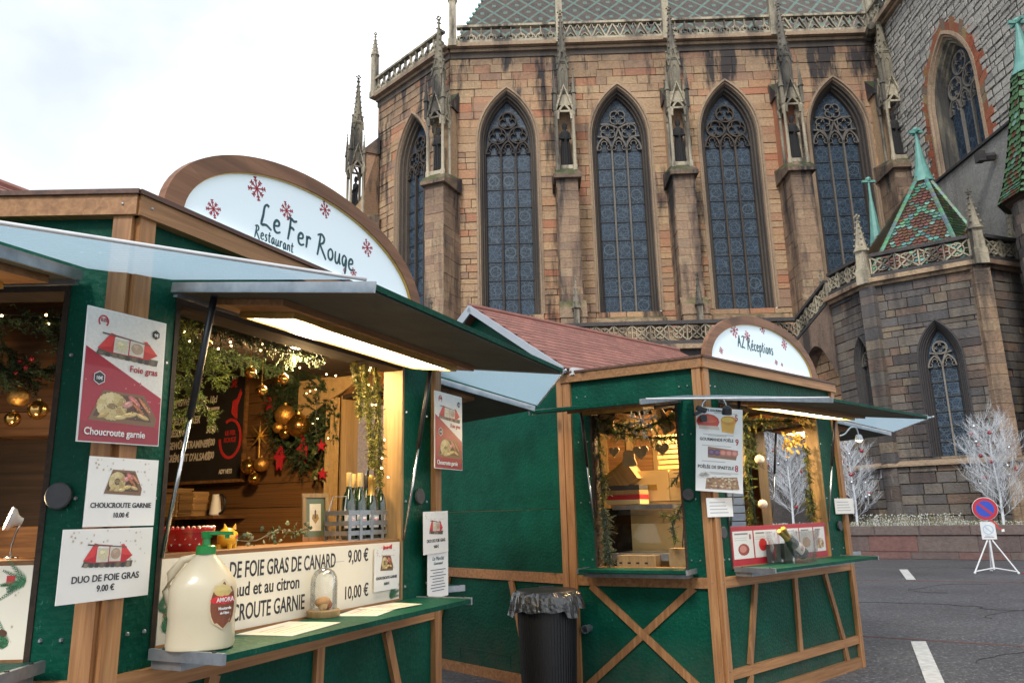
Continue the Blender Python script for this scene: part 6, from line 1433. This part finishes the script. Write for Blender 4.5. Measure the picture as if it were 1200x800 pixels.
def buttress(root, F, rnd, statue=True, zb=9.9, big=True):
    sh = MB().box(-.46, .46, -1.60, 0, 0, 16.6).build('buttress', M['sandb'], root); sh.matrix_local = F
    def face(FF, w):
        m = MB(); z = zb
        while z < 16.58:
            h = min(rnd.uniform(.34, .46), 16.6 - z); x = 0; n = rnd.choice([1, 2, 2]) if w < 1.2 else rnd.choice([2, 3]); cs = sorted([0, w] + [w * (k + rnd.uniform(-.15, .15)) / n for k in range(1, n)])
            for a, b in zip(cs[:-1], cs[1:]): m.tone = rnd.random() * .98 + .01; y = -.015 - .02 * rnd.random(); m.box(a + .006, b - .006, y, .0, z + .006, z + h - .006)
            z += h
        o = m.build('stone_facing', M['sandb'], sh); o.matrix_local = FF; stuff(o)
    face(T(-.48, -1.60, 0), .96); face(T(-.48, 0, 0) @ RZ(-90), 1.62)
    Rr = T(.46, -1.60, 0) @ RZ(90); face(Rr, 1.62)
    m = MB(); m.add([(-.64, -1.82, 16.55), (.64, -1.82, 16.55), (.64, 0, 16.55), (-.64, 0, 16.55), (-.64, -1.82, 16.72), (.64, -1.82, 16.72), (.64, 0, 17.35), (-.64, 0, 17.35), (-.5, -1.5, 17.12), (.5, -1.5, 17.12)], [(3, 2, 1, 0), (0, 1, 5, 4), (1, 2, 6, 5), (3, 0, 4, 7), (2, 3, 7, 6), (4, 5, 9, 8), (5, 6, 9), (4, 8, 7), (8, 9, 6, 7)]); m.build('weathered_cap', M['sandb'], sh)
    MB().box(-.40, .40, -.75, 0, 16.6, 21.0).prism([(-.40, 21.0), (.40, 21.0), (.40, 21.1), (-.40, 21.1)], -.75, 0).build('upper_shaft', M['sand'], sh)
    m = MB(); m.add([(-.5, -.95, 20.9), (.5, -.95, 20.9), (.5, 0, 20.9), (-.5, 0, 20.9), (-.5, -.95, 21.0), (.5, -.95, 21.0), (.5, 0, 22.0), (-.5, 0, 22.0)], [(3, 2, 1, 0), (0, 1, 5, 4), (1, 2, 6, 5), (3, 0, 4, 7), (2, 3, 7, 6), (4, 5, 6, 7)]); m.build('upper_cap', M['sandb'], sh)
    for x, y in ((-.40, -1.52), (.40, -1.52), (-.40, -.86), (.40, -.86)):
        m = MB(); m.lathe([(.11, 17.0), (.11, 17.25), (.075, 17.35), (.07, 19.75), (.12, 19.9), (.12, 20.05)], 8, T(x, y, 0)); m.build('colonnette', M['carve'], sh, smooth=.6)
    m = MB(); m.box(-.30, .30, -1.50, -.8, 16.9, 17.3); m.build('pedestal', M['carve'], sh)
    if statue:
        m = MB(); m.lathe([(.20, 17.3), (.24, 17.4), (.20, 18.0), (.17, 18.5), (.215, 18.95), (.20, 19.12), (.08, 19.2), (.075, 19.25), (.12, 19.33), (.13, 19.45), (.09, 19.58), (.02, 19.62)], 12, T(0, -1.17, 0), sx=1.0, sy=.75)
        for s in (-1, 1): m.tube([(s * .19, -1.17, 19.05), (s * .24, -1.27, 18.75), (s * .05, -1.40, 18.68)], [.07, .065, .05], 7)
        for k in range(6): a = PI + PI * (k + .5) / 6; m.tube([(.20 * math.cos(a), -1.17 + .16 * math.sin(a), 18.6), (.245 * math.cos(a), -1.17 + .19 * math.sin(a), 17.4)], [.02, .035], 5)
        m.build('statue', M['statue'], sh, smooth=.8)
    m = MB()
    for FF, half in ((ID, .44), (T(0, -1.19, 0) @ RZ(90) @ T(0, 1.19 * 0, 0), .36)):
        y0, y1 = (-1.60, -1.50) if FF is ID else (-.46, -.38)
        for yy in ((y0, y1),) if FF is ID else ((-.48, -.40), (.40, .48)):
            m.ribbon(arch_pts(0, half * .70, 19.6, 19.75, 20.35, 5), .09, yy[0], yy[1], FF); m.ribbon([(-half - .02, 19.95), (0, 21.35), (half + .02, 19.95)], .10, yy[0] - .02, yy[1], FF); m.bar((-half, 20.0), (half, 20.0), .09, yy[0], yy[1], FF)
            for k in range(4):
                for s in (-1, 1): m.ball((s * half * (1 - k / 4), yy[0], 20.05 + 1.35 * k / 4), .055, 6, FF)
    m.box(-.38, .38, -1.50, -.86, 20.35, 20.9); m.build('canopy', M['carve'], sh)
    m = MB()
    for x, y in ((-.46, -1.58), (.46, -1.58)): m.lathe([(.10, 20.0), (.10, 20.9)], 4, T(x, y, 0), rot=PI / 4); spire(m, x, y, 20.9, 22.25, .11, crockets=4)
    for x, y in ((-.42, -.86), (.42, -.86)): m.lathe([(.09, 20.0), (.09, 20.8)], 4, T(x, y, 0), rot=PI / 4); spire(m, x, y, 20.8, 21.9, .10, crockets=4)
    m.build('side_pinnacle', M['pinn'], sh)
    m = MB(); m.lathe([(.34, 20.9), (.34, 22.6), (.40, 22.65), (.40, 22.75)], 4, T(0, -1.15, 0), rot=PI / 4)
    for k in range(4):
        A = T(0, -1.15, 0) @ RZ(90 * k); m.ribbon([(-.28, 22.3), (0, 23.15), (.28, 22.3)], .07, -.30, -.24, A); m.ball((0, -.28, 23.2), .07, 6, A); m.ribbon([(-.12, 21.2), (-.12, 22.2), (0, 22.4), (.12, 22.2), (.12, 21.2)], .04, -.275, -.24, A)
    spire(m, 0, -1.15, 22.7, 25.7, .27, crockets=8); m.build('pinnacle', M['pinn'], sh)
    if big:
        m = MB(); m.add([(-.6, -1.95, zb), (.6, -1.95, zb), (.6, -1.6, zb), (-.6, -1.6, zb), (-.6, -1.95, zb + .45), (.6, -1.95, zb + .45), (.6, -1.6, zb + .85), (-.6, -1.6, zb + .85)], [(3, 2, 1, 0), (0, 1, 5, 4), (1, 2, 6, 5), (3, 0, 4, 7), (2, 3, 7, 6), (4, 5, 6, 7)]); m.box(-.56, .56, -1.9, -1.6, zb - 1.4, zb); m.build('plinth', M['sandb'], sh)
        m = MB(); m.lathe([(.16, zb - .5), (.16, zb + .3), (.2, zb + .35)], 4, T(.12, -2.1, 0), rot=PI / 4); spire(m, .12, -2.1, zb + .35, zb + 1.8, .17, crockets=4); m.build('small_pinnacle', M['carve'], sh)
    return sh

rnd = random.Random(42)
K = frame((0, 34, 0), 91)
church = thing('gothic_church', 'large gothic church choir of pink sandstone with tall traceried windows, behind the stalls', 'church', K)
WIN = [(.02, 1.47, 10.6, 19.4, 22.25), (5.50, 1.47, 10.6, 19.4, 22.25), (10.82, 1.47, 10.6, 19.4, 22.25), (16.12, 1.47, 10.6, 19.4, 22.25)]
ashlar(church, ID, -2.8, 18.4, 9.0, 24.25, WIN, .38, .42, 1.65, M['sand'], rnd, rough_h=.30, budget=292, prio=lambda q: 1.6 if 11.5 < q[2] < 24 and abs(((q[0] + q[1]) / 2 - 2.75 + 2.65) % 5.33 - 2.65) > .55 and q[0] > -1.8 else .4)
for i, o in enumerate(WIN): 
    w = window(church, ID, *o, 'A' if i % 2 == 0 else 'B')
    m = MB(); m.add([(o[0] - 1.5, .5, 10.62), (o[0] + 1.5, .5, 10.62), (o[0] + 1.62, -.34, 10.16), (o[0] - 1.62, -.34, 10.16), (o[0] + 1.62, -.34, 10.02), (o[0] - 1.62, -.34, 10.02), (o[0] - 1.5, .5, 10.0), (o[0] + 1.5, .5, 10.0)], [(0, 1, 2, 3), (3, 2, 4, 5), (0, 3, 5, 6), (1, 7, 4, 2), (6, 5, 4, 7)]); m.build('window_sill', M['sandb'], w)
# apse side
AP = Matrix.Translation(K.inverted() @ Vector((-2.8, 34.05, 0))) @ RZ(91 - 135.5)
apo = (-3.05, 1.42, 10.6, 19.4, 22.25)
ashlar(church, AP, -6.2, 0, 9.0, 24.25, [apo], .38, .42, 1.5, M['sand'], rnd, rough_h=.30)
window(church, AP, *apo, 'A')
MB().box(-6.2, .0, .0, .3, 0, 9.0, AP).build('lower_wall', M['sandb'], church)
MB().box(-2.8, 18.4, .3, .6, 0, 9.0).build('lower_wall', M['sandb'], church)
for Fx, x0, x1 in ((ID, -2.75, 18.4), (AP, -6.25, .05)):
    m = MB(); m.prism([(x0, 24.25), (x1, 24.25), (x1, 24.42), (x0, 24.42)], -.18, .1, Fx); m.prism([(x0 - .12, 24.422), (x1 + (.12 if x1 < 1 else 0), 24.422), (x1, 24.62), (x0 - .12, 24.62)], -.42, .1, Fx); m.build('cornice', M['mouldl'], church)
    m = MB(); m.prism([(x0, 23.95), (x1, 23.95), (x1, 24.248), (x0, 24.248)], -.07, .05, Fx); m.build('frieze', M['mould'], church)
PX = [-2.62, 2.75, 8.08, 13.42, 18.2]
for i, kd in enumerate(('ogee', 'zig', 'ogee', 'zig')): balustrade(church, ID @ T(0, -.25, 0), PX[i] + .2, PX[i + 1] - .2, 24.64, .98, kd, .74 if kd == 'zig' else 1.0, M['carve'])
balustrade(church, AP @ T(0, -.25, 0), -6.1, -.2, 24.64, .98, 'ogee', 1.0, M['carve'])
for (Fx, x) in [(ID, p) for p in PX] + [(AP, -6.25)]:
    m = MB(); m.lathe([(.30, 24.45), (.30, 24.8), (.24, 24.9), (.22, 27.0), (.28, 27.1)], 4, Fx @ T(x, -.28, 0), rot=PI / 4); spire(m, x, -.28, 27.1, 28.6, .20, Fx, 5); m.build('parapet_pinnacle', M['carve'], church)
for x in PX[1:4]: buttress(church, T(x, 0, 0), rnd)
buttress(church, T(18.15, 0, 0), rnd, zb=12)
B1F = Matrix.Translation(K.inverted() @ Vector((-2.8, 34.1, 0))) @ RZ(91 - 113)
buttress(church, B1F, rnd, zb=9)
cl = Vector((-2.8, 34.05, 0)) + 6.25 * Vector((math.sin(math.radians(-44.5)), math.cos(math.radians(-44.5)), 0))
B0F = Matrix.Translation(K.inverted() @ cl) @ RZ(91 - 155)
buttress(church, B0F, rnd, zb=9)
MB().box(-8, 0, 0, .4, 0, 24.4, Matrix.Translation(K.inverted() @ cl) @ RZ(91 - 182)).build('side_wall', M['sand'], church)
b = MB(); b.prism([(0, 0), (1.6, 0), (1.6, 17.2), (.9, 18.2), (0, 21.6)], -.40, .40, B0F @ RZ(-90)); b.build('flying_wall', M['sand'], church)
# steep tiled roof
rf = MB(); rf.add([(-2.95, 0, 0), (21, 0, 0), (21, 16, 0), (.8, 16, 0)], [(0, 1, 2, 3)]); o = rf.build('roof', M['rooftile'], church, recalc=False); o.matrix_local = T(0, .9, 24.9) @ RX(58)
rf = MB(); rf.add([(-4.0, 4.4, 24.9), (-2.96, .9, 24.9), (.8, .9 + 16 * math.cos(math.radians(58)), 24.9 + 16 * math.sin(math.radians(58)))], [(0, 1, 2)]); rf.build('roof', M['rooftile'], church)
m = MB()
for k in range(26): t = k / 26; m.ball((-2.95 + 3.75 * t, .9 + 8.48 * t, 24.95 + 13.57 * t), .10, 6)
m.build('hip_tile', M['copper'], church)
MB().box(-2.7, 18.4, -.2, 1.2, 24.4, 24.6).build('parapet_walk', M['mould'], church)
# lower gallery with lattice parapet
GY = -2.35
MB().box(-3.5, 12.15, GY + .05, .0, 0, 8.25).build('aisle_wall', M['chapeld'], church)
MB().box(-3.5, 12.25, GY - .25, .0, 8.25, 8.45).build('gallery_cornice', M['sandb'], church)
balustrade(church, T(0, GY, 0), -3.4, 12.2, 8.47, 1.03, 'lat', .78, M['carve'], rail_mat=M['chapeld'], railh=.16)
# transept
TR = Matrix.Translation(K.inverted() @ Vector((18.42, 34.2, 0))) @ RZ(91 - 181)
two = (6.0, 1.66, 15.05, 18.0, 20.75)
ashlar(church, TR, -.2, 15.0, 15.05, 24.25, [(6.0, 2.06, 15.05, 18.0, 21.2)], .27, .2, .62, M['rubble'], rnd, joint=.06, proud=.07, mortar=M['mortarl'], rough_h=.38)
window(church, TR, *two, 'A', gl=.50, rows=0, lights=3, deep=.62, mo=M['mouldl'], mi=M['pinn'])
g_ = MB(); g_.prism(arch_pts(6.0, 1.15, 15.05, 18.0, 20.1, 8), .57, .60, TR); g_.build('leaded_light', M['stained'], church)
oo = (6.0, 1.68, 15.05, 18.0, 20.78); ou = (6.0, 2.14, 15.05, 18.0, 21.28)
def path_len(o, n=60):
    return arch_pts(o[0], o[1], o[2], o[3], o[4], n)
pi_, po_ = path_len(oo), path_len(ou)
def resample(P, k):
    L_ = [0]; 
    for a, b in zip(P[:-1], P[1:]): L_.append(L_[-1] + math.hypot(b[0] - a[0], b[1] - a[1]))
    out = []
    for i in range(k + 1):
        t = L_[-1] * i / k; j = max(q for q in range(len(L_)) if L_[q] <= t + 1e-9); j = min(j, len(P) - 2); f = (t - L_[j]) / (L_[j + 1] - L_[j]) if L_[j + 1] > L_[j] else 0
        out.append((P[j][0] + (P[j + 1][0] - P[j][0]) * f, P[j][1] + (P[j + 1][1] - P[j][1]) * f))
    return out
vi, vo_ = resample(pi_, 38), resample(po_, 38)
for i in range(38):
    m = MB(); m.tone = rnd.random() * .98 + .01
    ex = .16 if i % 2 else 0
    a, b, c, d = vi[i], vi[i + 1], vo_[i + 1], vo_[i]
    def out_(p, q): return (q[0] + (q[0] - p[0]) * ex / .4, q[1] + (q[1] - p[1]) * ex / .4)
    P = [a, b, out_(b, c), out_(a, d)]; cx_, cz_ = sum(p[0] for p in P) / 4, sum(p[1] for p in P) / 4; P = [(cx_ + (p[0] - cx_) * .97, cz_ + (p[1] - cz_) * .97) for p in P]
    m.prism(P, -.03 - .02 * rnd.random(), .06, TR); m.build('voussoir', M['redst'], church)
MB().box(-.2, 15, -.02, .3, 0, 14.95, TR).build('transept_wall', M['plaster'], church)
m = MB(); m.prism([(-.2, 14.95), (15, 14.95), (15, 15.05), (-.2, 15.05)], -.14, .05, TR); m.build('string_course', M['chapeld'], church)
m = MB(); m.prism([(-.2, 24.25), (15, 24.25), (15, 24.42), (-.2, 24.42)], -.2, .1, TR); m.prism([(-.2, 24.422), (15, 24.422), (15, 24.62), (-.2, 24.62)], -.42, .1, TR); m.build('cornice', M['mouldl'], church)
balustrade(church, TR @ T(0, -.25, 0), .4, 15, 24.64, .98, 'ogee', 1.0, M['carve'])
m = MB(); m.tube([(5.3 * 0 + 8.0, -.1, 14.2), (8.0, -.7, 14.15)], .16, 6, TR); m.box(7.85, 8.15, -.75, -.5, 14.0, 14.4, TR); m.build('gargoyle', M['chapeld'], church)
m = MB(); m.tube([(18.1, -.3, 24.3), (17.7, -1.3, 24.1), (17.5, -1.7, 23.9)], [.28, .22, .16], 8); m.build('gargoyle', M['pinn'], church)

# ---------------------------------------------------------------- octagonal side chapel
CB, CC, CD = Vector((12.97, 26.5, 0)), Vector((15.81, 24.48, 0)), Vector((17.66, 25.22, 0))
chapel = thing('side_chapel', 'dark grey stone chapel with glazed tile pyramid roof beside the road', 'chapel', Matrix.Translation(CB))
CI = Matrix.Translation(-CB)
FCF = CI @ frame(CB, 125.4); FCL = CI @ frame(CB, 170); FCR = CI @ frame(CC, 68.2)
fo = (1.95, .66, 3.15, 6.35, 7.75); lo_ = (-.86, .42, 4.0, 6.7, 7.7)
ashlar(chapel, FCF, 0, 3.49, 3.05, 9.3, [fo], .29, .30, 1.05, M['chapel'], rnd, budget=150, rough_h=.28)
ashlar(chapel, FCL, -2.35, 0, 3.05, 9.3, [lo_], .30, .4, .9, M['chapel'], rnd, budget=70)
ashlar(chapel, FCR, 0, 2.0, 3.05, 9.3, [], .30, .4, .9, M['chapel'], rnd, budget=40)
for FF, a, b_ in ((FCF, -.06, 3.55), (FCL, -2.35, .06), (FCR, -.06, 2.0)): ashlar(chapel, FF @ T(0, -.14, 0), a, b_, 0.5, 2.86, [], .34, .5, 1.0, M['chapel'], rnd, mortar=M['mortar'])
window(chapel, FCF, *fo, 'A', gl=.24, rows=6, lights=2, deep=.42, mo=M['chapeld'], mi=M['chapeld'])
window(chapel, FCL, *lo_, 'A', gl=.16, rows=0, lights=1, deep=.3, mo=M['chapeld'], mi=M['chapeld'])
for FF, a, b_ in ((FCF, -.08, 3.57), (FCL, -2.35, .08), (FCR, -.08, 2.0)):
    m = MB(); m.add([(a, -.30, 2.86), (b_, -.30, 2.86), (b_, -.30, 2.93), (a, -.30, 2.93), (a, 0, 3.06), (b_, 0, 3.06), (a, 0, 2.86), (b_, 0, 2.86)], [(0, 1, 2, 3), (3, 2, 5, 4), (0, 3, 4, 6), (1, 7, 5, 2), (6, 7, 1, 0)], FF); m.build('string_course', M['mouldl'], chapel)
    m = MB(); m.prism([(a, 9.3), (b_, 9.3), (b_, 9.42), (a, 9.42)], -.14, .2, FF); m.prism([(a - .05, 9.422), (b_ + .05, 9.422), (b_ + .05, 9.58), (a - .05, 9.58)], -.30, .2, FF); m.build('cornice', M['sandb'], chapel)
    balustrade(chapel, FF @ T(0, -.12, 0), a + .3, b_ - .25, 9.6, .88, 'lat', .72, M['carve'], rail_mat=M['chapeld'])
for P, azp, mt in ((CB, 147, 'chapel'), (CC, 97, 'mouldl')):
    FP = CI @ frame(P, azp)
    m = MB(); z = .5
    while z < 9.28: h = min(rnd.uniform(.3, .5), 9.29 - z); m.tone = rnd.random() * .98 + .01; m.box(-.26, .26, -.16 - .01 * rnd.random(), .2, z + .006, z + h - .006); z += h
    o = m.build('corner_pilaster', M['chapel'] if mt == 'chapel' else M['sandb'], chapel); o.matrix_local = FP; stuff(o)
    m = MB(); m.lathe([(.30, 9.4), (.30, 9.9), (.24, 10.0), (.22, 10.6), (.28, 10.65)], 4, FP @ T(0, -.12, 0), rot=PI / 4); spire(m, 0, -.12, 10.65, 12.1, .22, FP, 5); m.build('parapet_pinnacle', M['carve'], chapel)
FP = CI @ frame(CD, 110); m = MB(); m.lathe([(.26, 9.4), (.26, 10.5)], 4, FP, rot=PI / 4); spire(m, 0, 0, 10.5, 11.9, .2, FP, 5); m.build('parapet_pinnacle', M['carve'], chapel)
# pyramid roof
ax = Vector((16.45, 28.0, 14.55)) - CB; base = [Vector(p) - CB for p in ((13.3, 30.2, 9.9), (13.25, 27.0, 9.7), (15.85, 25.2, 9.7), (17.6, 25.9, 9.7), (18.3, 29.0, 9.7))]
def tiles(A_, B_, C_, rows, tw, pick, seed):
    r = random.Random(seed); m = MB(); nrm = (B_ - A_).cross(C_ - A_).normalized()
    m.color = (.03, .02, .015); m.add([A_ - nrm * .03, B_ - nrm * .03, C_ - nrm * .03], [(0, 1, 2)])
    for i in range(rows):
        t = i / rows; a = A_.lerp(C_, t); b = B_.lerp(C_, t); a2 = A_.lerp(C_, min(1, t + 1.25 / rows)); up = ((a2 + B_.lerp(C_, min(1, t + 1.25 / rows))) / 2 - (a + b) / 2); d = b - a; n = int(d.length / tw)
        if n < 1: continue
        d.normalize(); w = (b - a).length / n; off = .5 if i % 2 else 0
        for j in range(n + (0 if off == 0 else -1)):
            p = a + d * w * (j + off); m.color = tuple(k * r.uniform(.75, 1.25) for k in pick(i, (j + off) - n / 2, r)); g1 = nrm * .035; upn = up.normalized() * up.length
            m.add([p + d * w * .04 + up * .28 + g1, p + d * w * .5 + g1 * 1.2, p + d * w * .96 + up * .28 + g1, p + d * w * .98 + upn, p + d * w * .02 + upn], [(0, 1, 2, 3, 4)])
    return m
RB = [(.13, .055, .035), (.17, .075, .045), (.10, .045, .03)]; TE = [(.11, .25, .19), (.17, .34, .27), (.07, .17, .12)]; GR = [(.05, .12, .05), (.035, .08, .035), (.08, .13, .06)]
def p_front(i, x, r):
    q = (abs(x) * .55 + (i % 12) * .5); 
    if abs((abs(x) + i * .9) % 7 - 3.5) < .85 or abs((abs(x) - i * .9) % 7 - 3.5) < .55: return r.choice(TE)
    return r.choice(RB + ([(.5, .55, .55)] if r.random() < .03 else []))
def p_left(i, x, r): return r.choice([(.11, .065, .035), (.085, .055, .03), (.14, .075, .04), (.06, .06, .025)])
def p_right(i, x, r): return r.choice(GR + [(.10, .06, .03), (.04, .05, .03)])
for a, b_, pk, nm in ((0, 1, p_left, 1), (1, 2, p_front, 2), (2, 3, p_right, 3), (3, 4, p_right, 4)): stuff(tiles(base[a], base[b_], ax, 34, .17, pk, nm).build('roof_tiles', M['tile'], chapel, recalc=False))
for q in (1, 2, 3):
    m = MB(); m.color = (.14, .27, .20); n = 24
    for k in range(n): p, p2 = base[q].lerp(ax, k / n), base[q].lerp(ax, (k + 1.1) / n); m.color = tuple(c * rnd.uniform(.7, 1.3) for c in (.15, .28, .21)); m.tube([p + Vector((0, 0, .05)), p2 + Vector((0, 0, .03))], .085, 6)
    m.build('hip_tiles', M['tile'], chapel)
m = MB(); m.lathe([(.42, 14.0), (.34, 14.2), (.20, 14.8), (.11, 15.5), (.05, 16.1), (.05, 16.3)], 10, T(ax.x, ax.y, 0))
m.box(-.26, .26, -.05, .05, 16.15, 16.27, T(ax.x, ax.y, 0)); m.box(-.05, .05, -.26, .26, 16.16, 16.28, T(ax.x, ax.y, 0)); m.ball((ax.x, ax.y, 16.3), .12, 8); m.build('copper_finial', M['copper'], chapel, smooth=.6)
q = Vector((15.45, 30.3, 0)) - CB; m = MB(); m.lathe([(.34, 11.8), (.20, 12.9), (.15, 13.5), (.06, 14.4), (.04, 15.2)], 8, T(q.x, q.y, 0)); m.ball((q.x, q.y, 15.25), .12, 8); m.box(-.28, .28, -.05, .05, 15.1, 15.2, T(q.x, q.y, 0)); m.build('copper_finial', M['copper'], chapel, smooth=.6)
# stair gallery linking the choir gallery to the chapel
g0 = Vector((12.15, 31.4, 0)); dv = Vector((12.57, 28.85, 0)) - g0; azg = math.degrees(math.atan2(dv.x, dv.y)); FG_ = CI @ frame(g0, azg); Lg = dv.length
st = balustrade(chapel, FG_ @ T(0, 0, 0), .1, Lg - .1, 8.5, 1.0, 'lat', .8, M['carve'], slope=.95 / Lg, rail_mat=M['chapeld'], name='stair_parapet')
m = MB(); arc = [(Lg * k / 12, 6.6 + 1.35 * math.sin(PI * k / 12)) for k in range(13)]
for k in range(12):
    (xa, za), (xb, zb_) = arc[k], arc[k + 1]; s_ = .95 / Lg; m.prism([(xa, za), (xb, zb_), (xb, 8.45 + s_ * xb), (xa, 8.45 + s_ * xa)], -.1, .7, FG_)
m.build('stair_arch', M['sandb'], chapel)
ashlar(chapel, FG_ @ T(0, .45, 0), -.6, Lg + .1, 2.0, 8.4, [], .34, .4, 1.0, M['sand'], rnd)
b = MB(); b.add([(base[0].x, base[0].y, 9.5), (base[1].x - .3, base[1].y - .3, 9.5), (base[2].x, base[2].y - .5, 9.5), (base[3].x, base[3].y, 9.5), (base[4].x, base[4].y, 9.5)], [(0, 1, 2, 3, 4)]); b.build('parapet_walk', M['mould'], chapel)

# ---------------------------------------------------------------- stair turret at the right edge
TC = Vector((17.55, 23.0, 0))
tur = thing('stair_turret', 'stone stair turret with a green and red tiled cone roof at the right edge', 'turret', Matrix.Translation(TC))
m = MB(); z = 0
for i in range(32):
    h = .355; n = 16
    for k in range(n):
        a0, a1 = 2 * PI * (k + (i % 2) * .5) / n, 2 * PI * (k + 1 + (i % 2) * .5) / n; r_ = 1.12 + rnd.random() * .02; m.tone = rnd.random() * .98 + .01
        e = .008; m.add([(r_ * math.cos(a0 + e), r_ * math.sin(a0 + e), z + .008), (r_ * math.cos(a1 - e), r_ * math.sin(a1 - e), z + .008), (r_ * math.cos(a1 - e), r_ * math.sin(a1 - e), z + h - .008), (r_ * math.cos(a0 + e), r_ * math.sin(a0 + e), z + h - .008)], [(0, 1, 2, 3)])
    z += h
stuff(m.build('stone_facing', M['chapel'], tur, recalc=False))
MB().lathe([(1.11, 0), (1.11, 11.3)], 32).build('wall', M['mortar'], tur, smooth=.6)
MB().lathe([(1.12, 11.0), (1.27, 11.1), (1.36, 11.3), (1.25, 11.35)], 8, rot=PI / 8).build('eaves', M['darkwood'], tur)
pr = [(1.48, 11.15), (1.30, 11.6), (1.10, 12.3), (.92, 13.1), (.74, 14.0), (.56, 15.0), (.44, 15.7)]
m = MB(); seg = 8
for k in range(seg):
    a0, a1 = 2 * PI * k / seg + PI / 8, 2 * PI * (k + 1) / seg + PI / 8
    rows = 26
    for i in range(rows):
        def rad(t):
            q = t * (len(pr) - 1); j = min(int(q), len(pr) - 2); f = q - j; return pr[j][0] + (pr[j + 1][0] - pr[j][0]) * f, pr[j][1] + (pr[j + 1][1] - pr[j][1]) * f
        r0, z0 = rad(i / rows); r1, z1 = rad(min(1, (i + 1.2) / rows)); A_ = Vector((r0 * math.cos(a0), r0 * math.sin(a0), z0)); B_ = Vector((r0 * math.cos(a1), r0 * math.sin(a1), z0)); A2 = Vector((r1 * math.cos(a0), r1 * math.sin(a0), z1)); B2_ = Vector((r1 * math.cos(a1), r1 * math.sin(a1), z1))
        n = max(2, int((B_ - A_).length / .17)); nr = Vector((math.cos((a0 + a1) / 2), math.sin((a0 + a1) / 2), .2)) * .03
        for j in range(n):
            f0, f1 = (j + (i % 2) * .5) / n, min(1, (j + 1 + (i % 2) * .5) / n); p, q = A_.lerp(B_, f0), A_.lerp(B_, f1); p2, q2 = A2.lerp(B2_, f0), A2.lerp(B2_, f1); c = j - n / 2
            edge = j == 0 or j == n - 1; m.color = rnd.choice([(.06, .14, .06), (.08, .18, .08)]) if edge else (rnd.choice(TE) if abs((abs(c) + i * .9) % 6 - 3) < .9 else rnd.choice(RB + [(.08, .16, .09)]))
            m.add([p.lerp(p2, .25) + nr, p.lerp(q, .5) + nr * 1.3, q.lerp(q2, .25) + nr, q2, p2], [(0, 1, 2, 3, 4)])
stuff(m.build('roof_tiles', M['tile'], tur, recalc=False))
MB().lathe([(1.44, 11.16), (1.25, 11.6), (1.05, 12.3), (.87, 13.1), (.69, 14.0), (.52, 15.0), (.41, 15.7)], 8, rot=PI / 8).build('roof_core', M['darkwood'], tur)
m = MB(); m.lathe([(.50, 15.6), (.36, 15.9), (.20, 16.6), (.09, 17.3), (.06, 17.6)], 10); m.ball((0, 0, 17.65), .13, 8); m.box(-.3, .3, -.05, .05, 17.55, 17.66); m.box(-.05, .05, -.3, .3, 17.56, 17.67); m.build('copper_finial', M['copper'], tur, smooth=.6)
m = MB(); m.prism([(-1.75, 0), (-1.0, 0), (-1.0, 8.9), (-1.2, 8.4), (-1.55, 7.4), (-1.75, 6.4)], -.35, .35, RZ(20)); m.build('buttress', M['chapel'], tur)
